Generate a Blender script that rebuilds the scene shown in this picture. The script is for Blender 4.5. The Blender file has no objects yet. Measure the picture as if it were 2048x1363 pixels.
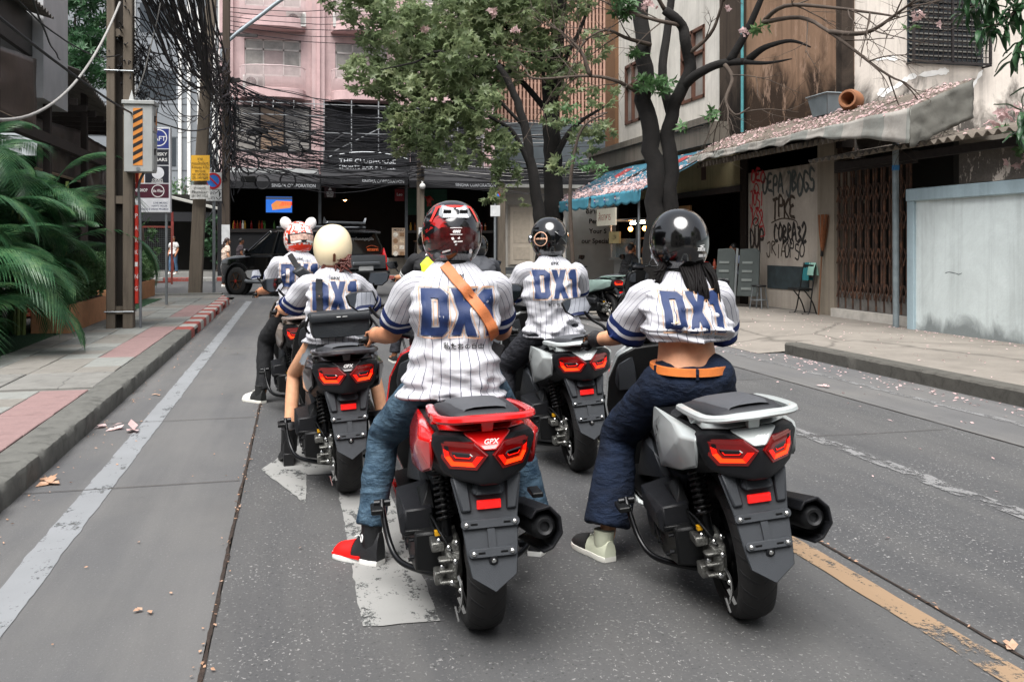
import bpy,bmesh,math,random
from mathutils import Vector,Matrix,noise
from mathutils.bvhtree import BVHTree
R=math.radians
V=Vector
rnd=random.Random(11)
S=bpy.context.scene
COL=S.collection
# ---- camera
F,HY,H,TH=1850.0,488.0,1.46,R(13.2)
cd=bpy.data.cameras.new('camera');cam=bpy.data.objects.new('camera',cd);COL.objects.link(cam)
cd.sensor_width=36;cd.lens=F/2048*36;cd.shift_y=-(681.5-HY)/2048
cd.clip_start=0.05;cd.clip_end=2000
cam.location=(0,0,H);cam.rotation_euler=(R(90),0,-TH)
S.camera=cam
# ---- sky, sun, exposure
W=bpy.data.worlds.new('World');S.world=W;W.use_nodes=True
wn=W.node_tree.nodes;wl=W.node_tree.links;wn.clear()
sky=wn.new('ShaderNodeTexSky');sky.sky_type='NISHITA';sky.sun_disc=False
SUN_EL,SUN_AZ=R(64),R(-150)
sky.sun_elevation=SUN_EL;sky.sun_rotation=SUN_AZ;sky.dust_density=4.0;sky.air_density=1.0
hs=wn.new('ShaderNodeHueSaturation');hs.inputs['Saturation'].default_value=0.3
bg=wn.new('ShaderNodeBackground');bg.inputs[1].default_value=0.085
wo=wn.new('ShaderNodeOutputWorld')
wl.new(sky.outputs[0],hs.inputs['Color']);wl.new(hs.outputs[0],bg.inputs[0]);wl.new(bg.outputs[0],wo.inputs[0])
sl=bpy.data.lights.new('sun','SUN');sl.energy=2.3;sl.angle=R(50);sl.color=(1,0.98,0.955)
sun=bpy.data.objects.new('sun',sl);COL.objects.link(sun)
sd=V((math.sin(SUN_AZ)*math.cos(SUN_EL),math.cos(SUN_AZ)*math.cos(SUN_EL),math.sin(SUN_EL)))
sun.rotation_euler=sd.to_track_quat('Z','Y').to_euler();sun.location=(0,-10,30)
S.view_settings.view_transform='Standard';S.view_settings.look='None'
S.view_settings.exposure=1.38;S.view_settings.gamma=1
S.render.engine='CYCLES'
S.cycles.max_bounces=6;S.cycles.diffuse_bounces=3;S.cycles.glossy_bounces=3
S.cycles.transmission_bounces=4;S.cycles.transparent_max_bounces=6
S.cycles.caustics_reflective=False;S.cycles.caustics_refractive=False
try:
 S.cycles.use_denoising=True;S.cycles.denoiser='OPENIMAGEDENOISE'
except Exception:pass
# ---- pixel -> place
def ray(px,py):
 u,v=(px-1024)/F,(HY-py)/F
 return V((math.cos(TH)*u+math.sin(TH),-math.sin(TH)*u+math.cos(TH),v))
EYE=V((0,0,H))
def G(px,py,z=0.0):d=ray(px,py);return EYE+d*((z-H)/d.z)
def AX(px,py,X):d=ray(px,py);return EYE+d*(X/d.x)
def AY(px,py,Y):d=ray(px,py);return EYE+d*(Y/d.y)
def AD(px,py,t):return EYE+ray(px,py)*t
# ---- mesh builder
def frames(pts):
 n=len(pts);T=[]
 for i in range(n):
  a=pts[max(i-1,0)];b=pts[min(i+1,n-1)]
  t=(b-a);T.append(t.normalized()if t.length>1e-9 else V((0,0,1)))
 up=V((0,0,1))if abs(T[0].z)<0.9 else V((0,1,0))
 U=T[0].cross(up).normalized();out=[]
 for i in range(n):
  U=(U-T[i]*U.dot(T[i]))
  U=U.normalized()if U.length>1e-6 else T[i].orthogonal().normalized()
  out.append((U,T[i].cross(U)))
 return out
def spline(pts,n=6):
 P=[V(p)for p in pts];out=[]
 for i in range(len(P)-1):
  p0=P[max(i-1,0)];p1=P[i];p2=P[i+1];p3=P[min(i+2,len(P)-1)]
  for k in range(n):
   t=k/n
   out.append(0.5*((2*p1)+(p2-p0)*t+(2*p0-5*p1+4*p2-p3)*t*t+(3*p1-p0-3*p2+p3)*t**3))
 out.append(P[-1]);return out
def lerpl(vals,n):
 out=[]
 for i in range(len(vals)-1):
  for k in range(n):out.append(vals[i]+(vals[i+1]-vals[i])*k/n)
 out.append(vals[-1]);return out
class MB:
 def __init__(s):s.v=[];s.f=[];s.uv={}
 def add(s,vs,fs):
  o=len(s.v);s.v+=[tuple(x)for x in vs];s.f+=[tuple(i+o for i in f)for f in fs];return s
 def box(s,c,d,rot=None):
  c=V(c);x,y,z=d[0]/2,d[1]/2,d[2]/2
  vs=[V((a*x,b*y,e*z))for a in(-1,1)for b in(-1,1)for e in(-1,1)]
  if rot is not None:
   m=rot if isinstance(rot,Matrix)else Matrix.Rotation(rot,3,'Z')
   vs=[m@q for q in vs]
  return s.add([c+q for q in vs],[(0,1,3,2),(4,6,7,5),(0,4,5,1),(2,3,7,6),(0,2,6,4),(1,5,7,3)])
 def bx(s,x0,x1,y0,y1,z0,z1):
  return s.box(((x0+x1)/2,(y0+y1)/2,(z0+z1)/2),(x1-x0,y1-y0,z1-z0))
 def bar(s,a,b,w,h=None):
  a=V(a);b=V(b);t=(b-a).normalized();up=V((0,0,1))if abs(t.z)<0.95 else V((0,1,0))
  u=t.cross(up).normalized();k=u.cross(t);h=h or w
  vs=[p+u*(i*w/2)+k*(j*h/2)for p in(a,b)for i,j in((-1,-1),(1,-1),(1,1),(-1,1))]
  return s.add(vs,[(3,2,1,0),(4,5,6,7),(0,1,5,4),(1,2,6,5),(2,3,7,6),(3,0,4,7)])
 def loft(s,rings,caps=True,closed=False):
  n=len(rings[0]);o=len(s.v)
  for r in rings:s.v+=[tuple(p)for p in r]
  m=len(rings)
  for i in range(m if closed else m-1):
   a=o+i*n;b=o+((i+1)%m)*n
   for j in range(n):s.f.append((a+j,a+(j+1)%n,b+(j+1)%n,b+j))
  if caps and not closed:
   s.f.append(tuple(o+j for j in reversed(range(n))));s.f.append(tuple(o+(m-1)*n+j for j in range(n)))
  return s
 def tube(s,pts,r,seg=8,caps=True):
  pts=[V(p)for p in pts];r=r if isinstance(r,(list,tuple))else[r]*len(pts)
  rings=[]
  for p,(a,b),q in zip(pts,frames(pts),r):
   rings.append([p+(a*math.cos(2*math.pi*j/seg)+b*math.sin(2*math.pi*j/seg))*q for j in range(seg)])
  return s.loft(rings,caps)
 def limb(s,pts,r,n=5,seg=16):
  P=spline(pts,n);rr=lerpl(list(r),n)
  a=(P[0]-P[1]).normalized();b=(P[-1]-P[-2]).normalized()
  P=[P[0]+a*rr[0]*.9,P[0]+a*rr[0]*.6]+P+[P[-1]+b*rr[-1]*.6,P[-1]+b*rr[-1]*.9]
  rr=[rr[0]*.4,rr[0]*.8]+rr+[rr[-1]*.8,rr[-1]*.4]
  return s.tube(P,rr,seg)
 def hull(s,pts):
  bm=bmesh.new();vs=[bm.verts.new(p)for p in pts]
  r=bmesh.ops.convex_hull(bm,input=vs)
  bad=[g for g in r['geom_interior']+r['geom_unused']if isinstance(g,bmesh.types.BMVert)]
  if bad:bmesh.ops.delete(bm,geom=list(set(bad)),context='VERTS')
  bmesh.ops.dissolve_limit(bm,angle_limit=R(3),verts=bm.verts,edges=bm.edges)
  bm.verts.index_update()
  s.add([q.co for q in bm.verts],[[q.index for q in f.verts]for f in bm.faces]);bm.free();return s
 def mir(s,pts):return s.hull([p for p in pts]+[(-p[0],p[1],p[2])for p in pts])
 def lathe(s,prof,o=(0,0,0),ax=(0,0,1),seg=24,caps=True):
  o=V(o);ax=V(ax).normalized();u=ax.orthogonal().normalized();w=ax.cross(u)
  rings=[[o+ax*h+(u*math.cos(2*math.pi*j/seg)+w*math.sin(2*math.pi*j/seg))*r for j in range(seg)]for r,h in prof]
  return s.loft(rings,caps)
 def cyl(s,a,b,r,seg=16):
  a=V(a);b=V(b);return s.lathe([(r,0),(r,(b-a).length)],a,b-a,seg)
 def sph(s,c,r,seg=16,rg=10,m=None):
  c=V(c);r=r if isinstance(r,(tuple,list))else(r,r,r);rings=[]
  for i in range(rg+1):
   t=math.pi*min(max(i/rg,.02),.98)
   ring=[V((math.sin(t)*math.cos(2*math.pi*j/seg)*r[0],math.sin(t)*math.sin(2*math.pi*j/seg)*r[1],-math.cos(t)*r[2]))for j in range(seg)]
   rings.append([c+(m@q if m else q)for q in ring])
  return s.loft(rings)
 def ext(s,poly,d):
  poly=[V(p)for p in poly];d=V(d);n=len(poly)
  vs=poly+[p+d for p in poly]
  return s.add(vs,[tuple(range(n)),tuple(reversed(range(n,2*n)))]+[(i,i+n,(i+1)%n+n,(i+1)%n)for i in range(n)])
 def quad(s,a,b,c,d):return s.add([a,b,c,d],[(0,1,2,3)])
 def grid(s,fn,nu,nv):
  o=len(s.v)
  for j in range(nv+1):
   for i in range(nu+1):s.v.append(tuple(fn(i/nu,j/nv)))
  for j in range(nv):
   for i in range(nu):
    a=o+j*(nu+1)+i;s.f.append((a,a+1,a+nu+2,a+nu+1))
  return s
 def mesh(s,name='mesh',fix=True):
  me=bpy.data.meshes.new(name);me.from_pydata(s.v,[],s.f)
  if fix:
   bm=bmesh.new();bm.from_mesh(me);bmesh.ops.recalc_face_normals(bm,faces=bm.faces);bm.to_mesh(me);bm.free()
  return me
 def obj(s,name,mat,parent=None,smooth=None,bevel=0,world=False,fix=True,seg=1):
  me=s.mesh(name,fix)
  return mkobj(name,me,mat,parent,smooth,bevel,world,seg)
def islands(mb):
 par=list(range(len(mb.v)))
 def fd(i):
  while par[i]!=i:par[i]=par[par[i]];i=par[i]
  return i
 for f in mb.f:
  a=fd(f[0])
  for i in f[1:]:par[fd(i)]=a
 out={}
 for f in mb.f:out.setdefault(fd(f[0]),[]).append(f)
 res=[]
 for fs in out.values():
  ids=sorted({i for f in fs for i in f});mp={i:k for k,i in enumerate(ids)}
  m=MB();m.v=[mb.v[i]for i in ids];m.f=[tuple(mp[i]for i in f)for f in fs];res.append(m)
 return res
def objs(mb,name,mat,*a,**k):return[m.obj(name,mat,*a,**k)for m in islands(mb)]
def mkobj(name,me,mat,parent=None,smooth=None,bevel=0,world=False,seg=1):
 if mat:me.materials.append(mat)
 if smooth is not None:
  me.polygons.foreach_set('use_smooth',[True]*len(me.polygons))
  if smooth<179:me.set_sharp_from_angle(angle=R(smooth))
 o=bpy.data.objects.new(name,me);COL.objects.link(o)
 if parent is not None:
  o.parent=parent
  if world:o.matrix_parent_inverse=wmat(parent).inverted()
 if bevel:
  m=o.modifiers.new('bevel','BEVEL');m.width=bevel;m.segments=seg;m.limit_method='ANGLE';m.angle_limit=R(25)
 return o
def wmat(o):
 m=Matrix.Translation(o.location)@o.rotation_euler.to_matrix().to_4x4()
 return(wmat(o.parent)@o.matrix_parent_inverse@m)if o.parent else m
def tag(o,label,cat,group=None):
 o['label']=label;o['category']=cat
 if group:o['group']=group
 return o
def thing(name,label,cat,loc=(0,0,0),rz=0,group=None):
 o=bpy.data.objects.new(name,None);COL.objects.link(o);o.location=loc;o.rotation_euler=(0,0,rz)
 o.empty_display_size=0.1
 return tag(o,label,cat,group)
def struct(o):o['kind']='structure';return o
def dup(o,parent=None):
 c=o.copy();COL.objects.link(c);c.parent=parent
 for k in list(o.children):dup(k,c)
 return c
 # ---- materials
MATS={}
def srgb(h):
 h=h.lstrip('#');c=[int(h[i:i+2],16)/255 for i in(0,2,4)]
 return tuple(x/12.92 if x<.04045 else((x+.055)/1.055)**2.4 for x in c)
class NT:
 def __init__(s,name):
  s.m=bpy.data.materials.new(name);s.m.use_nodes=True;s.t=s.m.node_tree;s.n=s.t.nodes
  s.b=s.n['Principled BSDF']
 def N(s,typ,props=None,**inp):
  n=s.n.new('ShaderNode'+typ)
  for k,v in(props or{}).items():setattr(n,k,v)
  for k,v in inp.items():s.set(n,k.replace('_',' ')if k.replace('_',' ')in n.inputs else k,v)
  return n
 def set(s,n,k,v):
  i=n.inputs[int(k[1:])]if k[0]=='i' and k[1:].isdigit()else n.inputs[k]
  if isinstance(v,bpy.types.NodeSocket):s.t.links.new(v,i)
  elif isinstance(v,tuple)and len(v)==3 and i.type=='RGBA':i.default_value=(*v,1)
  else:i.default_value=v
 def co(s,kind='Object'):return s.N('TexCoord').outputs[kind]
 def map(s,vec,scale=(1,1,1),rot=(0,0,0),loc=(0,0,0)):
  n=s.N('Mapping',None,Vector=vec);n.inputs['Scale'].default_value=scale;n.inputs['Rotation'].default_value=rot;n.inputs['Location'].default_value=loc
  return n.outputs[0]
 def noise(s,vec,scale=5,detail=4,rough=.55,dist=0):
  return s.N('TexNoise',None,Vector=vec,Scale=scale,Detail=detail,Roughness=rough,Distortion=dist).outputs[0]
 def vor(s,vec,scale=5,feature='F1'):
  return s.N('TexVoronoi',{'feature':feature},Vector=vec,Scale=scale)
 def ramp(s,fac,stops,interp='LINEAR'):
  n=s.N('ValToRGB',None,Fac=fac);r=n.color_ramp;r.interpolation=interp
  while len(r.elements)<len(stops):r.elements.new(0.5)
  for e,(p,c)in zip(r.elements,stops):
   e.position=p;e.color=(*c,1)if isinstance(c,tuple)else(c,c,c,1)
  return n.outputs[0]
 def mix(s,fac,a,b,mode='MIX'):
  n=s.N('Mix',{'data_type':'RGBA','blend_type':mode})
  s.set(n,'i0',fac)
  for k,v in(('i6',a),('i7',b)):s.set(n,k,v)
  return n.outputs[2]
 def math(s,op,a,b=0.0,c=None):
  n=s.N('Math',{'operation':op});s.set(n,'i0',a);s.set(n,'i1',b)
  if c is not None:s.set(n,'i2',c)
  return n.outputs[0]
 def bump(s,h,strength=.3,dist=.01):
  n=s.N('Bump',None,Height=h,Strength=strength,Distance=dist);s.set(s.b,'Normal',n.outputs[0]);return n
 def xyz(s,vec):return s.N('SeparateXYZ',None,Vector=vec).outputs
def M(name,col,rough=.6,metal=0.0,var=.12,vs=6,bump=0.0,bs=60,coat=0.0,spec=.5,emit=None,es=0.0,rv=0.0,alpha=1.0):
 if name in MATS:return MATS[name]
 if isinstance(col,str):col=srgb(col)
 t=NT(name);b=t.b
 b.inputs['Roughness'].default_value=rough;b.inputs['Metallic'].default_value=metal
 b.inputs['Specular IOR Level'].default_value=spec
 if coat:b.inputs['Coat Weight'].default_value=coat;b.inputs['Coat Roughness'].default_value=.05
 co=t.co()if(var or bump or rv)else None
 if var:
  n=t.noise(co,vs,5,.6)
  c=t.mix(t.ramp(n,[(.3,0.0),(.7,1.0)]),tuple(x*(1-var)for x in col),tuple(min(1,x*(1+var))for x in col))
  t.set(b,'Base Color',c)
 else:b.inputs['Base Color'].default_value=(*col,1)
 if rv:
  n2=t.noise(co,vs*2.3,4,.6);t.set(b,'Roughness',t.math('MULTIPLY_ADD',n2,rv,rough-rv/2))
 if bump:t.bump(t.noise(co,bs,4,.6),bump,.01)
 if emit is not None:
  b.inputs['Emission Color'].default_value=(*(srgb(emit)if isinstance(emit,str)else emit),1);b.inputs['Emission Strength'].default_value=es
 if alpha<1:b.inputs['Alpha'].default_value=alpha
 MATS[name]=t.m;return t.m
 # ---- flat lettering
def text_polys(body,size=1.0,align='CENTER',space=1.0,bold=0.0,shear=0.0):
 cu=bpy.data.curves.new('t','FONT');cu.body=body;cu.size=size;cu.align_x=align;cu.align_y='CENTER'
 cu.space_character=space;cu.offset=bold;cu.shear=shear;cu.resolution_u=2;cu.fill_mode='FRONT'
 o=bpy.data.objects.new('t',cu);me=bpy.data.meshes.new_from_object(o)
 vs=[v.co.copy()for v in me.vertices];fs=[tuple(p.vertices)for p in me.polygons]
 bpy.data.objects.remove(o);bpy.data.curves.remove(cu);bpy.data.meshes.remove(me)
 return vs,fs
def text(name,body,size,mat,o,x=(1,0,0),y=(0,0,1),parent=None,world=False,width=None,thick=.002,**k):
 """flat letters on a surface: origin o, reading direction x, up y"""
 vs,fs=text_polys(body,size,**k)
 if not vs:return None
 if width:
  w=max(v.x for v in vs)-min(v.x for v in vs);q=width/max(w,1e-6)
 else:q=1
 x=V(x).normalized();y=V(y).normalized();o=V(o);n=x.cross(y)
 mb=MB();mb.add([o+x*v.x*q+y*v.y+n*thick for v in vs],fs)
 return mb.obj(name,mat,parent,world=world,fix=False)
def project(vs,fs,bvh,fn,lift=.003,maxlen=.03):
 """drape flat polygons (2D) on a surface: fn(v)->(origin,dir)"""
 bm=bmesh.new();bv=[bm.verts.new((v[0],v[1],0))for v in vs]
 for f in fs:
  try:bm.faces.new([bv[i]for i in f])
  except ValueError:pass
 bmesh.ops.triangulate(bm,faces=bm.faces)
 for _ in range(5):
  e=[e for e in bm.edges if e.calc_length()>maxlen]
  if not e:break
  bmesh.ops.subdivide_edges(bm,edges=e,cuts=1)
  bmesh.ops.triangulate(bm,faces=bm.faces)
 out=MB();ok={}
 for v in bm.verts:
  o,d=fn(v.co);h=bvh.ray_cast(o,d)
  if h[0]is not None:
   n=h[1]if h[1].dot(d)<0 else-h[1]
   ok[v.index if v.index>=0 else id(v)]=1;v.co=h[0]+n*lift;v.tag=True
  else:v.tag=False
 bm.verts.index_update()
 out.v=[tuple(v.co)for v in bm.verts]
 out.f=[tuple(v.index for v in f.verts)for f in bm.faces if all(v.tag for v in f.verts)]
 bm.free();return out
def bvh_of(mb):return BVHTree.FromPolygons([V(p)for p in mb.v],mb.f)
def offset_poly(p,d):
 n=len(p);out=[];A=sum(p[i][0]*p[(i+1)%n][1]-p[(i+1)%n][0]*p[i][1]for i in range(n));sg=1 if A>0 else-1
 for i in range(n):
  a=V(p[i-1]);b=V(p[i]);c=V(p[(i+1)%n])
  e1=(b-a).normalized();e2=(c-b).normalized()
  n1=V((e1.y,-e1.x))*sg;n2=V((e2.y,-e2.x))*sg;m=n1+n2
  q=m.normalized()*min(d/max(m.normalized().dot(n1),.35),abs(d)*2.5)if m.length>1e-6 else n1*d
  out.append((b.x+q.x,b.y+q.y))
 return out
 # ---- shared materials
def plastic(name,col,rough=.45):return M(name,col,rough,0,.10,14,.18,350,spec=.3,rv=.15)
mBlk=plastic('black_plastic','#0b0c0d',.45);mGry=plastic('grey_plastic','#34373b',.5);mDk=plastic('dark_grey_plastic','#17181b',.45)
mSeat=M('seat_vinyl','#25262a',.55,0,.08,20,.25,500);mSeatTop=M('seat_vinyl_grey','#494b4f',.6,0,.08,20,.25,500)
mMirror=M('mirror_glass','#c8ccd0',.02,1,0);mWhiteP=M('white_print','#e8e8e6',.5,0,.04);mBlackP=M('black_print','#111114',.6,0,.04);mScreen=M('smoked_screen','#101418',.1,0,0,spec=.6)
def remesh(o,vox=.009,it=3,disp=0,dscale=.08,seed=0):
 m=o.modifiers.new('remesh','REMESH');m.mode='VOXEL';m.voxel_size=vox;m.use_smooth_shade=True
 m=o.modifiers.new('smooth','SMOOTH');m.factor=.5;m.iterations=it
 if disp:
  tx=bpy.data.textures.new('folds','CLOUDS');tx.noise_scale=dscale;tx.noise_depth=2
  d=o.modifiers.new('folds','DISPLACE');d.texture=tx;d.strength=disp;d.mid_level=.5;d.texture_coords='LOCAL'
  # ==== ground, road, pavements
def asphalt(name,base,speck=.5,warm=0.0,sc=1.0,dust=.0):
 t=NT(name);co=t.co();big=t.noise(co,.35,5,.6);mid=t.noise(t.map(co,(1,.35,1)),3.0,5,.65);fine=t.noise(co,90,3,.7)
 b=base;c=t.mix(t.ramp(big,[(.3,0.0),(.7,1.0)]),(b*.78,b*.80,b*.85),(b*1.12+warm*.02,b*1.13+warm*.012,b*1.13))
 c=t.mix(t.math('MULTIPLY',t.ramp(mid,[(.45,0.0),(.75,1.0)]),.35),c,(b*.55,b*.55,b*.57))
 c=t.mix(t.math('MULTIPLY',fine,.45),c,(b*.55,b*.55,b*.57))
 fl=t.noise(t.map(co,(1,.8,1)),75*sc,2,.5,.6);fl2=t.noise(co,34*sc,2,.6);d=t.ramp(fl,[(.60,0.0),(.68,1.0)])
 pk=t.math('MULTIPLY',t.math('MULTIPLY',d,t.ramp(fl2,[(.42,0.0),(.58,1.0)])),t.ramp(t.noise(co,1.1,4,.65),[(.34,.15),(.62,1.0)]))
 c=t.mix(t.math('MULTIPLY',pk,.75*speck),c,(.44,.43,.42));c=t.mix(t.math('MULTIPLY',t.ramp(fl,[(.30,1.0),(.38,0.0)]),.5*speck),c,(b*.3,b*.3,b*.31))
 v2=t.vor(co,33*sc);d2=t.ramp(v2.outputs['Distance'],[(.0,1.0),(.12,1.0),(.2,0.0)]);pk2=t.math('MULTIPLY',d2,t.math('GREATER_THAN',t.xyz(v2.outputs['Color'])[1],.8));c=t.mix(t.math('MULTIPLY',pk2,.7*speck),c,(.02,.02,.02))
 v3=t.vor(t.N('Mix',{'data_type':'VECTOR'},i0=.12,i4=co,i5=t.N('TexNoise',None,Vector=co,Scale=5.0).outputs[1]).outputs[1],1.1);dk=t.math('MULTIPLY',t.ramp(v3.outputs['Distance'],[(.05,1.0),(.16,0.0)]),t.math('GREATER_THAN',t.xyz(v3.outputs['Color'])[2],.45));c=t.mix(t.math('MULTIPLY',dk,.7),c,(.03,.03,.031))
 pt=t.ramp(t.noise(t.map(co,(1.3,.10,1)),2.2,4,.6),[(.42,0.0),(.62,1.0)]);c=t.mix(t.math('MULTIPLY',pt,.30),c,(b*1.45,b*1.42,b*1.36))
 st=t.ramp(t.noise(t.map(co,(1.0,1.0,1)),1.7,4,.7,.6),[(.66,0.0),(.74,1.0)]);c=t.mix(t.math('MULTIPLY',st,.35),c,(.035,.035,.037))
 t.set(t.b,'Base Color',c);t.b.inputs['Roughness'].default_value=.82;t.b.inputs['Specular IOR Level'].default_value=.35
 t.bump(t.math('ADD',t.math('MULTIPLY',fine,.5),t.math('ADD',t.math('MULTIPLY',d,.35),mid)),.35,.01);return t.m
def concrete(name,col,rough=.85,stain=.35,sc=1.0,streak=False,crack=0.0):
 if name in MATS:return MATS[name]
 c0=srgb(col)if isinstance(col,str)else col;t=NT(name);co=t.co()
 n=t.noise(t.map(co,(1,1,.25 if streak else 1)),1.6*sc,7,.68,.3);f=t.noise(co,40,4,.7);s=t.noise(t.map(co,(2.2,2.2,.16)if streak else(1,1,1)),1.9*sc,6,.7,.4)
 c=t.mix(t.ramp(n,[(.3,0.0),(.7,1.0)]),tuple(x*.8 for x in c0),tuple(min(1,x*1.12)for x in c0))
 c=t.mix(t.math('MULTIPLY',t.ramp(s,[(.5,0.0),(.72,1.0)]),stain),c,tuple(x*.25 for x in c0))
 c=t.mix(t.math('MULTIPLY',f,.3),c,tuple(x*.7 for x in c0));h=t.math('ADD',t.math('MULTIPLY',f,.6),n)
 if crack:
  v=t.N('TexVoronoi',{'feature':'DISTANCE_TO_EDGE'},Vector=t.N('Mix',{'data_type':'VECTOR'},i0=.18,i4=co,i5=t.N('TexNoise',None,Vector=co,Scale=2.5).outputs[1]).outputs[1],Scale=crack)
  k=t.ramp(v.outputs[0],[(.0,1.0),(.012,0.0)]);c=t.mix(t.math('MULTIPLY',k,.6),c,tuple(x*.2 for x in c0))
 t.set(t.b,'Base Color',c);t.b.inputs['Roughness'].default_value=rough;t.b.inputs['Specular IOR Level'].default_value=.3;t.bump(h,.3,.012);MATS[name]=t.m;return t.m
def worn_paint(name,col,under,cover=.5,sc=7.0):
 t=NT(name);co=t.co();n=t.noise(t.map(co,(1,.45,1)),sc,7,.75);f=t.noise(co,60,3,.7)
 k=t.ramp(t.math('ADD',n,t.math('MULTIPLY',t.math('SUBTRACT',f,.5),.35)),[(cover-.04,0.0),(cover+.05,1.0)])
 g=t.noise(co,2.2,4);c1=t.mix(g,tuple(x*.75 for x in col),tuple(min(1,x*1.1)for x in col));t.set(t.b,'Base Color',t.mix(k,c1,under));t.b.inputs['Roughness'].default_value=.8
 tp_=t.N('BsdfTransparent');mx=t.N('MixShader',None);t.t.links.new(k,mx.inputs[0]);t.t.links.new(t.b.outputs[0],mx.inputs[1]);t.t.links.new(tp_.outputs[0],mx.inputs[2]);t.t.links.new(mx.outputs[0],t.n['Material Output'].inputs[0])
 t.bump(f,.2,.006);return t.m
mAsph=asphalt('asphalt_worn',.077,1.0,.1,1.0);mAsph2=asphalt('asphalt_cross',.075,.3);mConcL=asphalt('concrete_lane',.108,.22,.5,1.6);mGut=asphalt('concrete_gutter',.12,.25,.9,1.6)
def sheet(name,pts,z,mat,n=1):
 mb=MB();mb.add([(x,y,z)for x,y in pts],[tuple(range(len(pts)))]);return struct(mb.obj(name,mat))
sheet('ground',[(-300,-200),(300,-200),(300,400),(-300,400)],-.06,concrete('dusty_ground','#77746f'))
sheet('road',[(-.3,-8),(5.1,-8),(5.1,26.4),(-.3,26.4)],0,mAsph)
sheet('concrete_lane',[(-1.6,-8),(-.318,-8),(-.318,26.4),(-1.6,26.4)],.001,mConcL)
sheet('gutter',[(5.112,-8),(7.4,-8),(7.4,26.4),(5.112,26.4)],.001,mGut)
sheet('cross_street',[(-90,26.4),(90,26.4),(90,38.2),(-90,38.2)],.002,mAsph2)
mCrack=M('joint_dirt','#2a201a',.95,0,.5,30,.6,80)
def strip(name,x0,y0,y1,w,z,mat,wob=.006,step=.06,seed=1,ww=.5):
 q=random.Random(seed);mb=MB();n=int((y1-y0)/step);A=[];B=[]
 for i in range(n+1):
  y=y0+(y1-y0)*i/n;c=x0+wob*noise.noise(V((seed,y*2.2,0)))+wob*.5*noise.noise(V((seed,y*9,0)));h=w/2*(1+ww*noise.noise(V((seed+9,y*5,0)))+ww*.5*noise.noise(V((seed+9,y*17,0))))
  A.append((c-h,y,z));B.append((c+h,y,z))
 mb.add(A+B,[(i,i+1,n+2+i,n+1+i)for i in range(n)][::1]);return struct(mb.obj(name,mat))
strip('road_joint',-.31,2,25,.015,.0062,mCrack,.008,.04,3,.9);strip('road_joint',2.50,1.5,22,.014,.0062,mCrack,.006,.05,4,.7);strip('road_joint',5.1,2,25,.009,.0063,mCrack,.008,.05,5,.7)
for i,y in enumerate((5.9,8.05,13.4,19)):
 mb=MB();mb.add([(-1.58,y,.0066),(-.33,y+.03,.0066),(-.33,y+.038,.0066),(-1.58,y+.008,.0066)],[(0,1,2,3)]);struct(mb.obj('road_joint',mCrack))
for i,(x0,x1,y)in enumerate(((2.6,5.0,9.1),(1.0,5.0,6.3),(-.2,5,15))):
 mb=MB();P=[(x0+(x1-x0)*k/30,y+.06*noise.noise(V((k*.3,i,0))))for k in range(31)];mb.add([(a,b,.0054)for a,b in P]+[(a,b+.006+.006*abs(noise.noise(V((k*.9,i,4)))),.0054)for k,(a,b)in enumerate(P)],[(k,k+1,32+k,31+k)for k in range(30)]);struct(mb.obj('road_crack',mCrack))
pW=worn_paint('road_paint_white',(.21,.22,.23),(.105,.12,.12),.62);pW2=worn_paint('road_paint_arrow',(.26,.26,.25),(.095,.11,.11),.59,9);pY=worn_paint('road_paint_yellow',(.26,.175,.105),(.13,.125,.12),.57,5);pF=worn_paint('road_paint_faint',(.19,.19,.19),(.095,.095,.098),.505,11)
def mark(name,mat,x0,y0,y1,w,z=.0045,seed=1,wob=.004):return strip(name,x0,y0,y1,w,z,mat,wob,.05,seed,.06)
mark('edge_line',pW,-1.14,1,24.5,.155,seed=11,wob=.012);mark('edge_line',pF,5.72,3,13,.10,seed=12);mark('centre_line',pY,2.36,1.4,5.8,.125,seed=13);mark('faint_line',pF,3.82,2.8,11,.14,seed=14,wob=.03)
mb=MB()
arrow=[(.25,3.56),(.545,3.55),(.545,6.55),(.07,6.55),(.075,7.05),(-.215,6.19),(.06,5.32),(.07,5.98),(.25,5.98)]
ar=[]
for i in range(len(arrow)):
 a,b=V(arrow[i]),V(arrow[(i+1)%len(arrow)]);n=max(2,int((b-a).length/.06))
 for k in range(n):p=a.lerp(b,k/n);ar.append((p.x+.012*noise.noise(V((p.x*15,p.y*15,1))),p.y+.012*noise.noise(V((p.x*15,p.y*15,5)))))
mb.add([(a,b,.0048)for a,b in ar],[tuple(range(len(ar)))]);struct(mb.obj('lane_arrow',pW2))
mb=MB();mb.bx(-1.0,9,26.1,26.35,.0,.006);struct(mb.obj('stop_line',pW))
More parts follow.
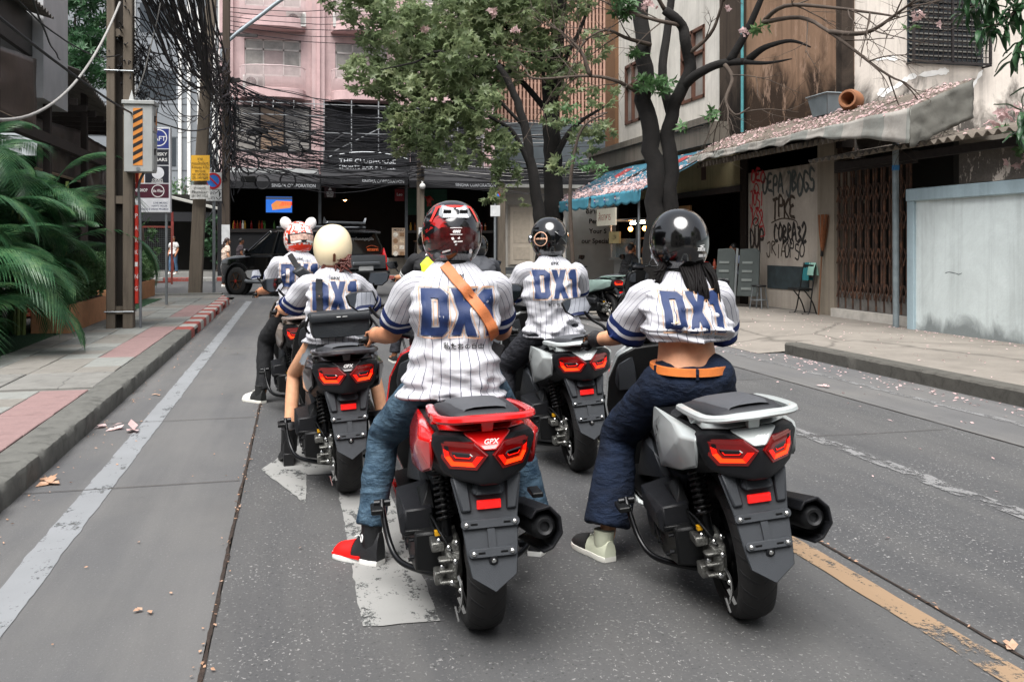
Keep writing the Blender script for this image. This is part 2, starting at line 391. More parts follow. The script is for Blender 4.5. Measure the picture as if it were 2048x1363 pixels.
# -------- left pavement
mKerb=concrete('kerb_concrete','#62625e',.9,.75,4);mKerbDk=concrete('kerb_face_dirty','#56544f',.9,.7,4);mPave=concrete('pavement_bed','#6b6a66',.9,.4,1.5)
mTiles=[concrete('tile_grey','#787a77',.85,.55,2),concrete('tile_pale','#868884',.85,.5,2),concrete('tile_warm','#7d7a74',.85,.55,2)];mPink=concrete('tile_pink','#8a7270',.85,.5,2)
mb=MB();mb.bx(-30,-1.80,-8,25.6,-.05,.128);pv=struct(mb.obj('pavement',mPave))
def kerbseg(name,x0,x1,y0,y1,z,mat,parent,bev=.02,hole=False,wear=.0):
 """kerb block with worn, uneven edge"""
 sgn=1;n=max(2,int((y1-y0)/.05));rings=[]
 for i in range(n+1):
  y=y0+(y1-y0)*i/n;e=wear*noise.noise(V((y*6,x0,0)))+wear*.7*noise.noise(V((y*19,x0,3)))
  zz=z+e*.5;zb=(.10 if hole else-.05);rings.append([(x0,y,zb),(x1,y,zb),(x1+e*.4,y,zz-bev*1.3+e),(x1-bev*.4+e,y,zz-bev*.35),(x1-bev*1.4,y,zz),(x0,y,z)])
 mb=MB();mb.loft(rings);return mb.obj(name,mat,parent,40)
yy=-6.0;ks=random.Random(4)
while yy<15.0:
 L=min(2.4,15.0-yy)
 if abs(yy-10.8)<2.3 and yy<10.0:L=10.0-yy
 hole=9.95<yy<10.2
 if hole:L=.42
 if L<.05:yy+=.05;continue
 kerbseg('kerb_stone',-1.80,-1.555,yy,yy+L-.006,.15,mKerb,pv,.03,hole,.032);yy+=L
def kerb_paint(name,col):
 t=NT(name);co=t.co();n=t.noise(co,7,6,.7);f=t.noise(co,45,3);z=t.xyz(co)[2]
 k=t.ramp(t.math('ADD',n,t.math('MULTIPLY',t.math('SUBTRACT',f,.5),.3)),[(.56,0.0),(.66,1.0)]);t.set(t.b,'Base Color',t.mix(k,t.mix(n,tuple(x*.8 for x in col),col),(.16,.155,.15)));t.b.inputs['Roughness'].default_value=.75;t.bump(f,.25,.01);return t.m
mKR=kerb_paint('kerb_red',srgb('#8f3f36'));mKW=kerb_paint('kerb_white',srgb('#a2a19c'))
for k in range(20):
 y0=15.0+k*.5;kerbseg('kerb_stone',-1.80,-1.555+(0 if k<17 else-.12*(k-16)*.6),y0,y0+.497,.153,mKR if k%2==0 else mKW,pv,.03,k in(1,9,13),.008)
mb=MB();mb.bx(-1.62,-1.57,9.9,10.5,-.04,.1);mb.bx(-1.62,-1.575,15.5,16,-.04,.1);[o for o in objs(mb,'drain_inlet',M('drain_dark','#0b0b0b',.9),pv)]
tq=random.Random(8);tmesh={}
for r in range(50):
 for c in range(6):
  x=-1.815-.405*(c+.5);y=4.3+.41*r
  if 9.2<y<10.3 and c<5:continue
  hs_=tq.choice([0,1,2]);col=mPink if c==0 and not(10.3<y<11.5 or 15.5<y<17.5 or 21<y)else mTiles[hs_]
  key=(col.name,r%3)
  if key not in tmesh:
   mb=MB();mb.hull([(sx*(.199-e),sy*(.202-e),z)for sx in(-1,1)for sy in(-1,1)for e,z in((0,-.03),(0,.012),(.005,.016))]);me=mb.mesh('tile');me.materials.append(col);tmesh[key]=me
  o=bpy.data.objects.new('paving_tile',tmesh[key]);COL.objects.link(o);o.parent=pv;o.location=(x,y,.1335+tq.uniform(-.003,.004));o.rotation_euler=(tq.uniform(-.008,.008),tq.uniform(-.008,.008),tq.uniform(-.006,.006))
mb=MB();mb.bx(-3.8,-2.65,9.2,10.35,.10,.148);mb.bx(-2.63,-1.815,9.2,10.35,.10,.146);mb.bx(-3.9,-1.82,3.0,4.05,.1,.147);objs(mb,'slab',concrete('slab','#7b7a76',.9,.45,2,crack=1.3),pv,None,.006)
mTurf=M('artificial_turf','#173d22',.95,0,.3,30,.9,160);mb=MB();mb.bx(-4.2,-3.35,11.0,18.5,.12,.158);mb.bx(-4.2,-3.1,18.5,23.5,.12,.156);tf=mb.obj('turf',mTurf);struct(tf)
# -------- right pavement
mPR=concrete('pavement_right','#857f77',.9,.35,.7,crack=.35);mb=MB();mb.bx(6.56,30,-8,11.25,-.05,.15);pr=struct(mb.obj('pavement',mPR))
kr_=random.Random(3);yy=-6
for L in(2.9,2.9,2.9,2.9,2.8,2.75):
 kerbseg_=MB();n=int(L/.07);rings=[]
 for i in range(n+1):
  y=yy+(L-.008)*i/n;e=.007*noise.noise(V((y*7,3,0)))+.005*noise.noise(V((y*21,8,0)));rings.append([(6.56,y,-.05),(6.34+e,y,-.05),(6.335+e,y,.13+e),(6.355+e,y,.152),(6.56,y,.152)])
 kerbseg_.loft(rings);kerbseg_.obj('kerb_stone',mKerbDk,pr,40);yy+=L
mb=MB()
mb.grid(lambda u,v:(6.0+u*24,11.25+v*15.2,min(.15,max(.006,(6.0+u*24-6.2)*.11))*1.0+.004*noise.noise(V((u*40,v*20,0)))),60,20);struct(mb.obj('forecourt',mPR,None,60))
# -------- far pavement across the street
mb=MB();mb.bx(-90,90,38.45,60,-.05,.15);pf=struct(mb.obj('pavement',mPave))
for k in range(24):
 mb=MB();mb.bx(-6+k*1.0,-6+k+.985,38.2,38.45,-.05,.152);mb.obj('kerb_stone',mKR if k%2 else mKW,pf,None,.02)
mb=MB();mb.bx(-30,-3.4,26.2,26.4,-.05,.15);mb.bx(-30,-1.9,25.6,26.2,-.05,.149);objs(mb,'kerb_stone',mKerb,pv)
# ==== buildings
def stained(name,base,dark,streak=.5,low=None,top=None,peel=None,sc=1.0):
 """plaster with vertical runs; dark = mould colour"""
 t=NT(name);co=t.co();z=t.xyz(co)[2];n=t.noise(co,.9*sc,7,.7,.5);s=t.noise(t.map(co,(3.0,3.0,.12)),1.6*sc,6,.7);f=t.noise(co,26,5,.7)
 b=srgb(base);d=srgb(dark);c=t.mix(t.ramp(n,[(.3,0.0),(.72,1.0)]),tuple(x*.78 for x in b),tuple(min(1,x*1.15)for x in b))
 c=t.mix(t.math('MULTIPLY',t.ramp(s,[(.48,0.0),(.75,1.0)]),streak),c,d)
 m2=t.noise(t.map(co,(1,1,.7)),1.4,6,.65,.8)
 if low:
  g=t.math('DIVIDE',t.math('SUBTRACT',z,low[0]),low[1]);k=t.ramp(t.math('ADD',g,t.math('MULTIPLY',t.math('SUBTRACT',m2,.5),2.2)),[(.3,1.0),(.8,0.0)]);c=t.mix(t.math('MULTIPLY',k,.95),c,d)
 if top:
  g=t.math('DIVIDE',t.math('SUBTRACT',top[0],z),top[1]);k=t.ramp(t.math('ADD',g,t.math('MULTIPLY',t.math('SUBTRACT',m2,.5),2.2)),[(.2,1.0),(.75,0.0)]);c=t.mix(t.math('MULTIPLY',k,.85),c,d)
 if peel:
  k=t.ramp(t.noise(t.map(co,(1,1,.35)),3.5,6,.75),[(.56,0.0),(.6,1.0)]);c=t.mix(t.math('MULTIPLY',k,.7),c,srgb(peel))
 c=t.mix(t.math('MULTIPLY',f,.25),c,tuple(x*.6 for x in b));t.set(t.b,'Base Color',c);t.b.inputs['Roughness'].default_value=.9;t.b.inputs['Specular IOR Level'].default_value=.2;t.bump(t.math('ADD',f,n),.25,.015);return t.m
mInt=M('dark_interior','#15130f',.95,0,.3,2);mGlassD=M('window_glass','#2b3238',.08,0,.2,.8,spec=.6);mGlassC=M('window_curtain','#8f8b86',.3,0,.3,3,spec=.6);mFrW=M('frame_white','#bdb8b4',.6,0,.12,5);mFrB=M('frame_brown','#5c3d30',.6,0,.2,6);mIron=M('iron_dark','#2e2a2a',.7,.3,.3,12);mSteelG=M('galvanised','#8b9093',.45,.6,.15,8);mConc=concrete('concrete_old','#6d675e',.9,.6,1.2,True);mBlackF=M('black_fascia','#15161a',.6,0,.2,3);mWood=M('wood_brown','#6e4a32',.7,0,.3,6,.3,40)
# ---- right: old two-storey shop-house
XR=9.6
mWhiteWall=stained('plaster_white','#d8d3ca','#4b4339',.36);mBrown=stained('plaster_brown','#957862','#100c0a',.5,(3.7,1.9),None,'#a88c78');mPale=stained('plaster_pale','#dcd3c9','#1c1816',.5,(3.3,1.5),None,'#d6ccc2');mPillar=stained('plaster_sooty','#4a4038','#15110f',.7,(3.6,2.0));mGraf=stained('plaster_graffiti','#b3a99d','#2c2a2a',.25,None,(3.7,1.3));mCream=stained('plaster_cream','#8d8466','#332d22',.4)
sh=thing('old_shophouse','stained two-storey shophouse with brown plaster corner and open eatery below','building',(XR,21,0))
def w(name,mat,x0,x1,y0,y1,z0,z1,par=sh,bev=0):mb=MB();mb.bx(x0,x1,y0,y1,z0,z1);return mb.obj(name,mat,par,None,bev,world=True)
yA,yB,yC,yD=27.6,18.55,14.9,19.7
def wall_open(name,mat,X,y0,y1,z0,z1,opens,par,th=.25):
 ys=sorted({y0,y1,*[o[0]for o in opens],*[o[1]for o in opens]});mb=MB()
 for a,b in zip(ys,ys[1:]):
  zz=[(z0,z1)]
  for o in opens:
   if o[0]<=a and b<=o[1]:zz=[(p,q)for p,q in((z0,o[2]),(o[3],z1))if q>p]
  for p,q in zz:mb.bx(X,X+th,a,b,p,q)
 return mb.obj(name,mat,par,world=True)
win=[(20.6,22.0,5.0,6.75),(24.9,26.1,5.0,6.75)]
wall_open('upper_wall',mWhiteWall,XR,yD,yA,4.0,11,win,sh)
w('corner_pillar',mPillar,XR-.06,XR+.3,yB,yD,3.6,11);w('end_pillar',stained('plaster_brown_end','#7a5c45','#231c17',.4),XR-.12,XR+.3,yA-.9,yA,4.0,11)
w('brown_wall',mBrown,XR+.02,XR+.27,yC,yB,3.0,11);w('side_wall',mPale,XR+.27,26,yC-.001,yC+.25,0,11)
w('corner_strip',mPillar,XR-.03,XR+.22,yC-.06,yC+.12,3.2,11);w('side_ledge',mConc,XR+.3,20,yC-.55,yC,3.35,3.5)
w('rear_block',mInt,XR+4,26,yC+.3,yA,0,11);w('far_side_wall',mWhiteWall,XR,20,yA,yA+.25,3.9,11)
for y0,y1,z0,z1 in win:
 for n_,(a,b,c,d)in(('window',(y0,y1,z0,z1)),):
  mb=MB();[mb.bx(XR-.03,XR+.1,p,q,r_,s_)for p,q,r_,s_ in((y0,y0+.07,z0,z1),(y1-.07,y1,z0,z1),(y0,y1,z0,z0+.08),(y0,y1,z1-.08,z1),(y0,y1,z0+1.1,z0+1.17),((y0+y1)/2-.04,(y0+y1)/2+.04,z0,z1))]
  wf=mb.obj('window',mFrB,sh,world=True)
  for p,q in((y0+.08,(y0+y1)/2-.05),((y0+y1)/2+.05,y1-.08)):
   for r_,s_ in((z0+.09,z0+1.09),(z0+1.18,z1-.09)):mb=MB();mb.bx(XR+.05,XR+.06,p,q,r_,s_);mb.obj('pane',mGlassC,wf,world=True)
w('canopy_beam',mConc,XR-.55,XR+.1,yB+.6,yA+.3,3.72,4.22);w('canopy_cap',mConc,XR-.62,XR-.5,yB+.6,yA+.35,4.18,4.34)
mb=MB();mb.tube([(XR-.10,yB-.05,11),(XR-.10,yB-.05,3.9)],.035,10);mb.obj('drainpipe',M('pipe_teal','#4b8a8f',.5,0,.2,4),sh,60,world=True)
w('graffiti_wall',mGraf,XR+.02,XR+.25,15.55,18.45,.1,3.62);w('wall_pier',stained('pier_plaster','#8f8577','#3a342e',.5),XR-.05,XR+.3,15.05,15.6,.1,3.5);w('wall_pier',mPillar,XR-.03,XR+.3,18.45,18.75,.1,3.7)
w('plinth_patch',M('plinth_teal','#2b3639',.85,0,.4,4),XR+.005,XR+.05,16.0,17.6,.55,1.02)
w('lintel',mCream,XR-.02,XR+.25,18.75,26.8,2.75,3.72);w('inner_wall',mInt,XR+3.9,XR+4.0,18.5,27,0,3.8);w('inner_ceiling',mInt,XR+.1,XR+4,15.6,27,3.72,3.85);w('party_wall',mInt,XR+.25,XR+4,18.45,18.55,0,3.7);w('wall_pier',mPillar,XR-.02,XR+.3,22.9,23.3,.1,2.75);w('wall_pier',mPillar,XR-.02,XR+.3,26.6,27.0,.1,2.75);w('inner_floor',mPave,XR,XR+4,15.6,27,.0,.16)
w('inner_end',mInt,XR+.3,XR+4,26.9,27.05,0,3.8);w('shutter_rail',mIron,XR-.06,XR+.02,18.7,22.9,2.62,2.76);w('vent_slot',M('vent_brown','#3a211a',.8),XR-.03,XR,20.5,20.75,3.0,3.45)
def graf(pts_list,wd,mat,name='graffiti'):
 mb=MB()
 for pts in pts_list:
  SP=spline([(0,-a,b)for a,b in pts],6);X=XR+.02
  for i in range(len(SP)-1):
   a,b=SP[i],SP[i+1];t=(b-a);
   if t.length<1e-5:continue
   t.normalize();nrm=V((0,-t.z,t.y))*wd/2
   k=.0015*(1+i%3)
   mb.add([(X-.002-k,*(a+nrm)[1:]),(X-.002-k,*(b+nrm)[1:]),(X-.002-k,*(b-nrm)[1:]),(X-.002-k,*(a-nrm)[1:])],[(0,1,2,3)])
 o=mb.obj(name,mat,sh,world=True,fix=False);o['kind']='stuff';return o
gq=random.Random(21)
def glyphs(y0,z0,n,wch,hch,jit=.25):
 """invented tag letters running along the wall (towards the camera)"""
 out=[]
 for k in range(n):
  y=y0-k*wch;st=[]
  m=gq.choice([4,5,6]);P=[(-(y-wch*gq.uniform(.0,.85)),z0+hch*gq.uniform(0,1))for _ in range(m)];P[0]=(-(y),z0+hch*gq.choice([0,1]));out.append(P)
  out.append([(-(y-wch*.2),z0+hch),(-(y-wch*.25),z0)])
 return out
mGR=M('spray_red','#b3202c',.6,0,.1);mGB=M('spray_black','#1b1c1c',.6,0,.2);mGG=M('spray_grey','#4c5352',.6,0,.15);mGD=M('spray_brown','#3b3026',.6,0,.2)
STR={'O':[[(.5,1),(.05,.6),(.2,.05),(.75,.1),(.95,.6),(.45,1.05)]],'E':[[(.9,.95),(.2,1),(.05,.55),(.7,.55)],[(.15,.6),(.05,.1),(.95,0)]],'P':[[(.1,-.1),(.15,1),(.8,.95),(.8,.55),(.15,.5)]],'A':[[(.0,-.05),(.45,1.05),(.95,-.1)],[(.15,.35),(.85,.4)]],'C':[[(.9,.85),(.4,1),(.05,.5),(.4,0),(.95,.15)]],'B':[[(.1,0),(.1,1),(.75,.85),(.2,.52),(.9,.3),(.1,0)]],'R':[[(.1,0),(.15,1),(.85,.8),(.2,.5),(1,-.1)]],'T':[[(.0,.95),(1,1.05)],[(.5,1),(.45,-.15)]],'K':[[(.1,1),(.1,0)],[(.9,1.05),(.15,.5),(1,-.05)]],'1':[[(.2,.8),(.5,1.05),(.5,0)]],'3':[[(.1,.95),(.85,.9),(.4,.55),(.95,.3),(.1,.0)]],'2':[[(.1,.8),(.6,1.05),(.85,.65),(.1,0),(1,.05)]],'D':[[(.15,0),(.1,1),(.9,.6),(.8,.1),(.1,0)]],'I':[[(.5,1),(.45,0)]],'J':[[(.2,1),(.8,1.05),(.7,.1),(.3,-.1),(.05,.2)]],'G':[[(.9,.9),(.3,1),(.05,.4),(.5,0),(.95,.3),(.5,.4)]],'S':[[(.9,.9),(.3,1),(.2,.6),(.85,.4),(.7,0),(.05,.1)]],'U':[[(.1,1),(.1,.2),(.5,0),(.9,.2),(.9,1.05)]]}
def tagged(word,y,z,h,wd,mat,dbl=False):
 cw=wd/len(word);L=[]
 for i,c in enumerate(word):
  for st in STR.get(c,[]):
   L.append([(-(y-cw*(i+.92*a+gq.uniform(-.04,.04))),z+h*(b+gq.uniform(-.06,.06))+.04*math.sin(i*2.1))for a,b in st])
   if dbl:L.append([(p+.025,q_-.03)for p,q_ in L[-1]])
 return graf(L,h*.085+.008,mat)
tagged('OEO',18.32,2.80,.26,.62,mGR,True);tagged('JOSI',18.38,2.25,.34,.62,mGR);tagged('132',18.34,1.86,.36,.55,mGR);graf([[(-18.36,1.75),(-18.05,2.22),(-17.72,1.7),(-17.9,1.62)],[(-18.22,2.62),(-18.1,2.76),(-17.98,2.62),(-18.12,2.54),(-18.22,2.62)]],.032,mGR)
tagged('OEPA',17.82,2.55,.34,.85,mGG,True);tagged('JBOGS',16.85,2.48,.40,1.05,mGG,True);tagged('TPKE',17.4,2.02,.38,.9,mGD,True);graf([[(-17.45,1.9),(-17.0,1.98),(-16.5,1.92),(-16.4,1.78)]],.026,mGD);tagged('COBRA32',17.35,1.52,.34,1.25,mGB,True);tagged('DUP',18.38,1.40,.40,.62,mGB,True);tagged('JRIA',17.65,1.22,.26,.8,mGD);tagged('OPSO',16.9,1.2,.30,.75,mGB);graf([[(-18.25,1.95),(-18.1,2.02),(-18.0,1.9),(-18.15,1.85),(-18.25,1.95)]],.03,mGB)
# ---- gate bay and low shed beside it
shd=thing('gate_shed','low corrugated-roofed shed with rusty folding iron gate','shed',(XR,13.8,0))
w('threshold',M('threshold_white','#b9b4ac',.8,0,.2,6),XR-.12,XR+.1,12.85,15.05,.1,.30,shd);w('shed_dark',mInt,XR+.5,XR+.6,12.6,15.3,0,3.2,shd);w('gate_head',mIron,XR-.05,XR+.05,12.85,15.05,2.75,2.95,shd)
def rust():
 t=NT('rusty_iron');co=t.co();n=t.noise(t.map(co,(3,3,1)),6,6,.7);t.set(t.b,'Base Color',t.ramp(n,[(.3,(.02,.015,.012)),(.5,(.055,.03,.02)),(.65,(.17,.075,.04)),(.8,(.10,.085,.075))]));t.b.inputs['Roughness'].default_value=.85;t.bump(n,.3,.01);return t.m
mRust=rust();ny=19
for k in range(ny):
 y=12.95+2.0*k/(ny-1);mb=MB();mb.bx(XR-.03+.03*(k%2),XR+.0+.03*(k%2),y-.022,y+.022,.32,2.75);mb.obj('gate_bar',mRust,shd,world=True)
for z in(.65,1.25,1.85,2.35):
 for k in range(ny-1):
  y=12.95+2.0*k/(ny-1);d=2.0/(ny-1)
  mb=MB();mb.bar((XR-.05,y,z-.14),(XR-.05,y+d,z+.14),.012,.02);mb.obj('gate_lattice',mRust,shd,world=True);mb=MB();mb.bar((XR-.062,y,z+.14),(XR-.062,y+d,z-.14),.012,.02);mb.obj('gate_lattice',mRust,shd,world=True)
mKick=M('kick_plate','#6d6a66',.7,.3,.3,6);w('kick_plate',mKick,XR-.02,XR+.05,12.95,15.0,.30,.62,shd)
def corrugated(name,par,a,b,c,d,mat,pitch=.17,amp=.032,sag=0.0,wob=.012):
 """sheet a-b (top edge), d-c (eave); ribs run from the top edge to the eave"""
 a,b,c,d=V(a),V(b),V(c),V(d);L=((b-a).length+(c-d).length)/2;n=int(L/pitch*8);nrm=(b-a).cross(d-a).normalized();nrm=nrm if nrm.z>0 else-nrm
 def fn(u,v):
  p=a.lerp(b,u).lerp(d.lerp(c,u),v);return p+nrm*(amp*math.sin(u*L/pitch*2*math.pi)+wob*noise.noise(V((p.x*1.2,p.y*1.2,p.z))))-V((0,0,sag*math.sin(math.pi*u)))
 mb=MB();mb.grid(fn,n,10);o=mb.obj(name,mat,par,60,world=True,fix=False);s=o.modifiers.new('solid','SOLIDIFY');s.thickness=.012;return o,fn,nrm
mRoof=concrete('fibre_cement_roof','#6d655c',.9,.65,2.5)
rf,rfn,rn=corrugated('shed_roof',shd,(12.2,7.5,3.55),(12.2,14.75,3.55),(XR-.75,14.75,2.92),(XR-.75,7.5,2.92),mRoof,.19,.035)
w('roof_beam',mIron,XR-.2,XR-.1,7.6,14.7,2.78,2.9,shd)
# ---- canvas-edged awning over the graffiti wall
aw=thing('petal_awning','corrugated awning with striped canvas skirt covered in pink petals','awning',(XR-.6,15,3.4))
x_o,x_i=8.55,9.62
ao,afn,an_=corrugated('awning_sheet',aw,(x_i,11.55,3.86),(x_i,19.0,3.92),(x_o,19.0,3.40),(x_o,11.55,3.36),mRoof,.15,.022,0,.03)
def canvas():
 t=NT('striped_canvas');co=t.co();y=t.xyz(co)[1];fr=t.math('FRACT',t.math('MULTIPLY',y,.95));n=t.noise(co,3,6,.7);k=t.math('GREATER_THAN',fr,.5)
 c=t.mix(k,(.33,.31,.28),(.22,.225,.205));c=t.mix(t.ramp(n,[(.45,0.0),(.75,.7)]),c,(.16,.14,.12));t.set(t.b,'Base Color',c);t.b.inputs['Roughness'].default_value=.9;t.bump(t.noise(co,12,4),.3,.02);return t.m
mCanvas=canvas();mb=MB()
mb.grid(lambda u,v:(x_o-.03-.04*v+.025*noise.noise(V((u*22,v*3,1))),11.5+7.6*u,3.40+.03*noise.noise(V((u*12,2,0)))-v*(.15+.36*max(0,1-u*2.6)**1.5+.05*noise.noise(V((u*18,7,0))))),90,6);o=mb.obj('canvas_skirt',mCanvas,aw,60,world=True,fix=False);s=o.modifiers.new('solid','SOLIDIFY');s.thickness=.006
mb=MB();mb.grid(lambda u,v:(x_o-.05+1.05*u+.03*noise.noise(V((u*6,v*4,9))),11.5+.05*noise.noise(V((u*7,v*5,3))),3.40+.44*u-v*(.56+.05*noise.noise(V((u*9,1,0))))),20,8);o=mb.obj('canvas_end',M('canvas_grey','#605f59',.9,0,.25,3,.3,30),aw,60,world=True,fix=False);s=o.modifiers.new('solid','SOLIDIFY');s.thickness=.006
mb=MB();mb.grid(lambda u,v:(x_o+.06+.5*v,12.5+6.4*u,3.18+.055*math.sin(u*6.4/.16*2*math.pi)+.12*v),340,1);mb.obj('lower_sheet',mRoof,aw,60,world=True,fix=False)
mb=MB();[mb.bar((x_o+.1,y,3.30),(XR,y,3.72),.05,.05)for y in(11.7,13.5,15.3,17.1,18.8)];mb.bar((x_o+.12,11.6,3.3),(x_o+.12,19,3.32),.05,.05);objs(mb,'rafter',mIron,aw,world=True)
pp=G(1792,654,.15);mb=MB();mb.tube([(pp.x,pp.y,.12),(pp.x-.03,pp.y-.03,3.42)],.05,14);po=mb.obj('awning_post',M('post_grey_blue','#7c868a',.5,.3,.25,5),aw,60,world=True);mb=MB();mb.tube([(pp.x-.02,pp.y-.02,2.62),(pp.x-.02,pp.y-.02,2.70)],.056,14);mb.obj('cord_wrap',M('blue_cord','#2a6fa5',.7),po,60,world=True)
tb=thing('plastic_tub','grey plastic tub standing on the awning against the brown wall','tub',(9.55,15.0,3.83));mb=MB();mb.loft([[(a*sx,b*sy,z)for sx,sy in((-1,-1),(1,-1),(1,1),(-1,1))]for a,b,z in((.16,.24,0),(.22,.33,.36),(.245,.355,.36),(.245,.355,.385),(.21,.32,.385),(.15,.23,.03))]);mb.obj('tub_shell',M('tub_grey','#7a8488',.5,0,.15,4),tb,30,.01);tb.location=(9.42,15.05,3.78)
jr=thing('clay_jar','tipped brown clay jar beside the plastic tub','jar',(9.45,14.35,3.95));mb=MB();mb.lathe([(.02,-.2),(.14,-.19),(.20,-.05),(.19,.1),(.14,.18),(.155,.21),(.12,.21),(.10,.1),(.05,-.1)],(0,0,0),(-.75,-.55,.1),24);mb.obj('jar_shell',M('clay','#8a5b3c',.7,0,.2,6),jr,60)
gw=thing('barred_window','louvred window behind a welded iron grille on the pale wall','window',(13,yC,5));a=AY(1815,120,yC-.02);b=AY(1967,132,yC-.02);z0=a.z-.05;z1=z0+2.2;x0,x1=a.x,b.x
mb=MB();mb.bx(x0,x1,yC-.015,yC-.005,z0,z1);mb.obj('window_recess',mGlassD,gw,world=True)
nl=22
for k in range(nl):z=z0+.05+(z1-z0)*k/nl;mb=MB();mb.box(((x0+x1)/2,yC-.04,z),(x1-x0-.06,.07,.008),Matrix.Rotation(R(35),3,'X'));mb.obj('louvre',M('louvre_grey','#7b7a74',.5,0,.2,3),gw,world=True)
fr_=[(x0,z0,x0,z1),(x1,z0,x1,z1),((x0+x1)/2,z0,(x0+x1)/2,z1),(x0,z0,x1,z0)]
for p in fr_:mb=MB();mb.bar((p[0],yC-.20,p[1]),(p[2],yC-.20,p[3]),.04,.04);mb.obj('grille_frame',mIron,gw,world=True)
for k in range(1,16):x=x0+(x1-x0)*k/16;mb=MB();mb.bar((x,yC-.205,z0),(x,yC-.205,z1),.014,.014);mb.obj('grille_bar',mIron,gw,world=True)
for k in range(1,18):z=z0+(z1-z0)*k/18;mb=MB();mb.bar((x0,yC-.215,z),(x1,yC-.215,z),.012,.012);mb.obj('grille_bar',mIron,gw,world=True)
for x in(x0,x1):mb=MB();mb.bar((x,yC,z0-.02),(x,yC-.22,z0-.02),.03,.03);mb.obj('grille_bracket',mIron,gw,world=True)
mPaintW=M('white_wash','#f6f5f2',.85,0,.08,6);mb=MB()
def smear(P,wd):
 SP=spline([(a.x,a.y,a.z)for a in[AY(px,py,yC-.008)for px,py in P]],8);n=len(SP);A=[];B=[]
 for i,p in enumerate(SP):
  t=(SP[min(i+1,n-1)]-SP[max(i-1,0)]).normalized();q=V((-t.z,0,t.x));h=wd*(.5+.6*noise.noise(p*5)+.4*noise.noise(p*17))*(1 if 1<i<n-2 else .4);A.append(p+q*h);B.append(p-q*h*.8)
 m=MB();m.add([tuple(v)for v in A+B],[(i,i+1,n+i+1,n+i)for i in range(n-1)]);return m.obj('whitewash_smear',mPaintW,sh,world=True)
smear([(1755,190),(1790,175),(1820,155),(1860,148),(1898,142)],.10);smear([(1965,140),(1940,180),(1915,210),(1880,222),(1850,226)],.09);smear([(1745,120),(1780,117),(1812,120)],.06)
# ---- pale blue boundary wall
bw=thing('boundary_wall','pale blue rendered boundary wall with coping','wall',(9.3,9,.15));mBlue=stained('render_pale_blue','#d3dcdb','#767c7c',.42,(.1,.4));mBlueB=stained('render_pale_blue_band','#a3b6bd','#4d555a',.3)
yW=12.55;mb=MB();mb.bx(9.28,9.5,-4,yW,.1,2.12);mb.obj('wall_panel',mBlue,bw,world=True);mb=MB();mb.bx(9.22,9.56,-4,yW+.03,2.12,2.31);mb.obj('coping',mBlueB,bw,None,.012,world=True);mb=MB();mb.bx(9.235,9.53,yW-.14,yW+.02,.1,2.12);mb.obj('end_pier',mBlueB,bw,None,.01,world=True)
mb=MB();mb.grid(lambda u,v:(9.24+.3*v,-3.9+u*16.4,2.318+.012*noise.noise(V((u*90,v*2,0)))),160,2);mb.obj('broken_mortar',concrete('mortar','#9a8c7c',.95,.4,5),bw,60,world=True)
mCk=M('render_crack','#4d5558',.9,0,.2)
for i,(px,py,L)in enumerate(((1905,545,6),)):
 mb=MB();p=AX(px,py,9.279);pts=[V((9.2775,p.y+.07*k-.2,p.z+.05*noise.noise(V((k*1.3,i,0)))))for k in range(L)];n=len(pts);mb.add([tuple(q+V((0,0,.003)))for q in pts]+[tuple(q-V((0,0,.004+.003*(k%2))))for k,q in enumerate(pts)],[(k,k+1,n+k+1,n+k)for k in range(n-1)]);mb.obj('crack',mCk,bw,world=True,fix=False)
 # ---- far side: pink apartment block above a bar
YF=42.0
def zf(py,Y=YF,px=640):return AY(px,py,Y).z
def xf(px,Y=YF):return AY(px,400,Y).x
mPinkW=stained('plaster_pink','#c6adac','#8a6d6c',.22);mPinkL=stained('plaster_pink_slab','#d0b2b1','#8f7474',.2)
pk=thing('pink_apartment_block','pink apartment block with curved balconies above the street bar','building',(3,YF,0))
x0,x1=-2.9,8.7
def pw(name,mat,a,b,c,d,e,f,par=pk,bev=0):mb=MB();mb.bx(a,b,c,d,e,f);return mb.obj(name,mat,par,None,bev,world=True)
bays=[(-2.9,1.0),(1.0,4.8),(4.8,8.7)]
lev=[(8.0,11.05),(11.05,14.1)]
for(a,b)in bays:
 for z0,z1 in lev:
  wx0,wx1,wz0,wz1=a+.75,b-.75,z0+.85,z0+2.45
  mb=MB();[mb.bx(*q)for q in((a,wx0,YF,YF+.3,z0,z1),(wx1,b,YF,YF+.3,z0,z1),(wx0,wx1,YF,YF+.3,z0,wz0),(wx0,wx1,YF,YF+.3,wz1,z1))];mb.obj('wall',mPinkW,pk,world=True)
  mb=MB();mid=wz0+1.12
  for q in((wx0,wx0+.07,wz0,wz1),(wx1-.07,wx1,wz0,wz1),(wx0,wx1,wz0,wz0+.07),(wx0,wx1,wz1-.07,wz1),(wx0,wx1,mid,mid+.08),(wx0+(wx1-wx0)*.32,wx0+(wx1-wx0)*.32+.06,wz0,wz1),(wx0+(wx1-wx0)*.68,wx0+(wx1-wx0)*.68+.06,wz0,wz1)):mb.bx(q[0],q[1],YF+.08,YF+.16,q[2],q[3])
  wf=mb.obj('window',mFrW,pk,world=True)
  cs=[wx0+.07,wx0+(wx1-wx0)*.32,wx0+(wx1-wx0)*.68,wx1-.07]
  for i in range(3):
   for(p,q,mt)in((wz0+.07,mid,mGlassC if i!=1 else M('screen_pink_grey','#a99a98',.6,0,.1,5)),(mid+.08,wz1-.07,mGlassC)):m2=MB();m2.bx(cs[i]+(.06 if i else 0),cs[i+1],YF+.11,YF+.125,p,q);m2.obj('pane',mt,wf,world=True)
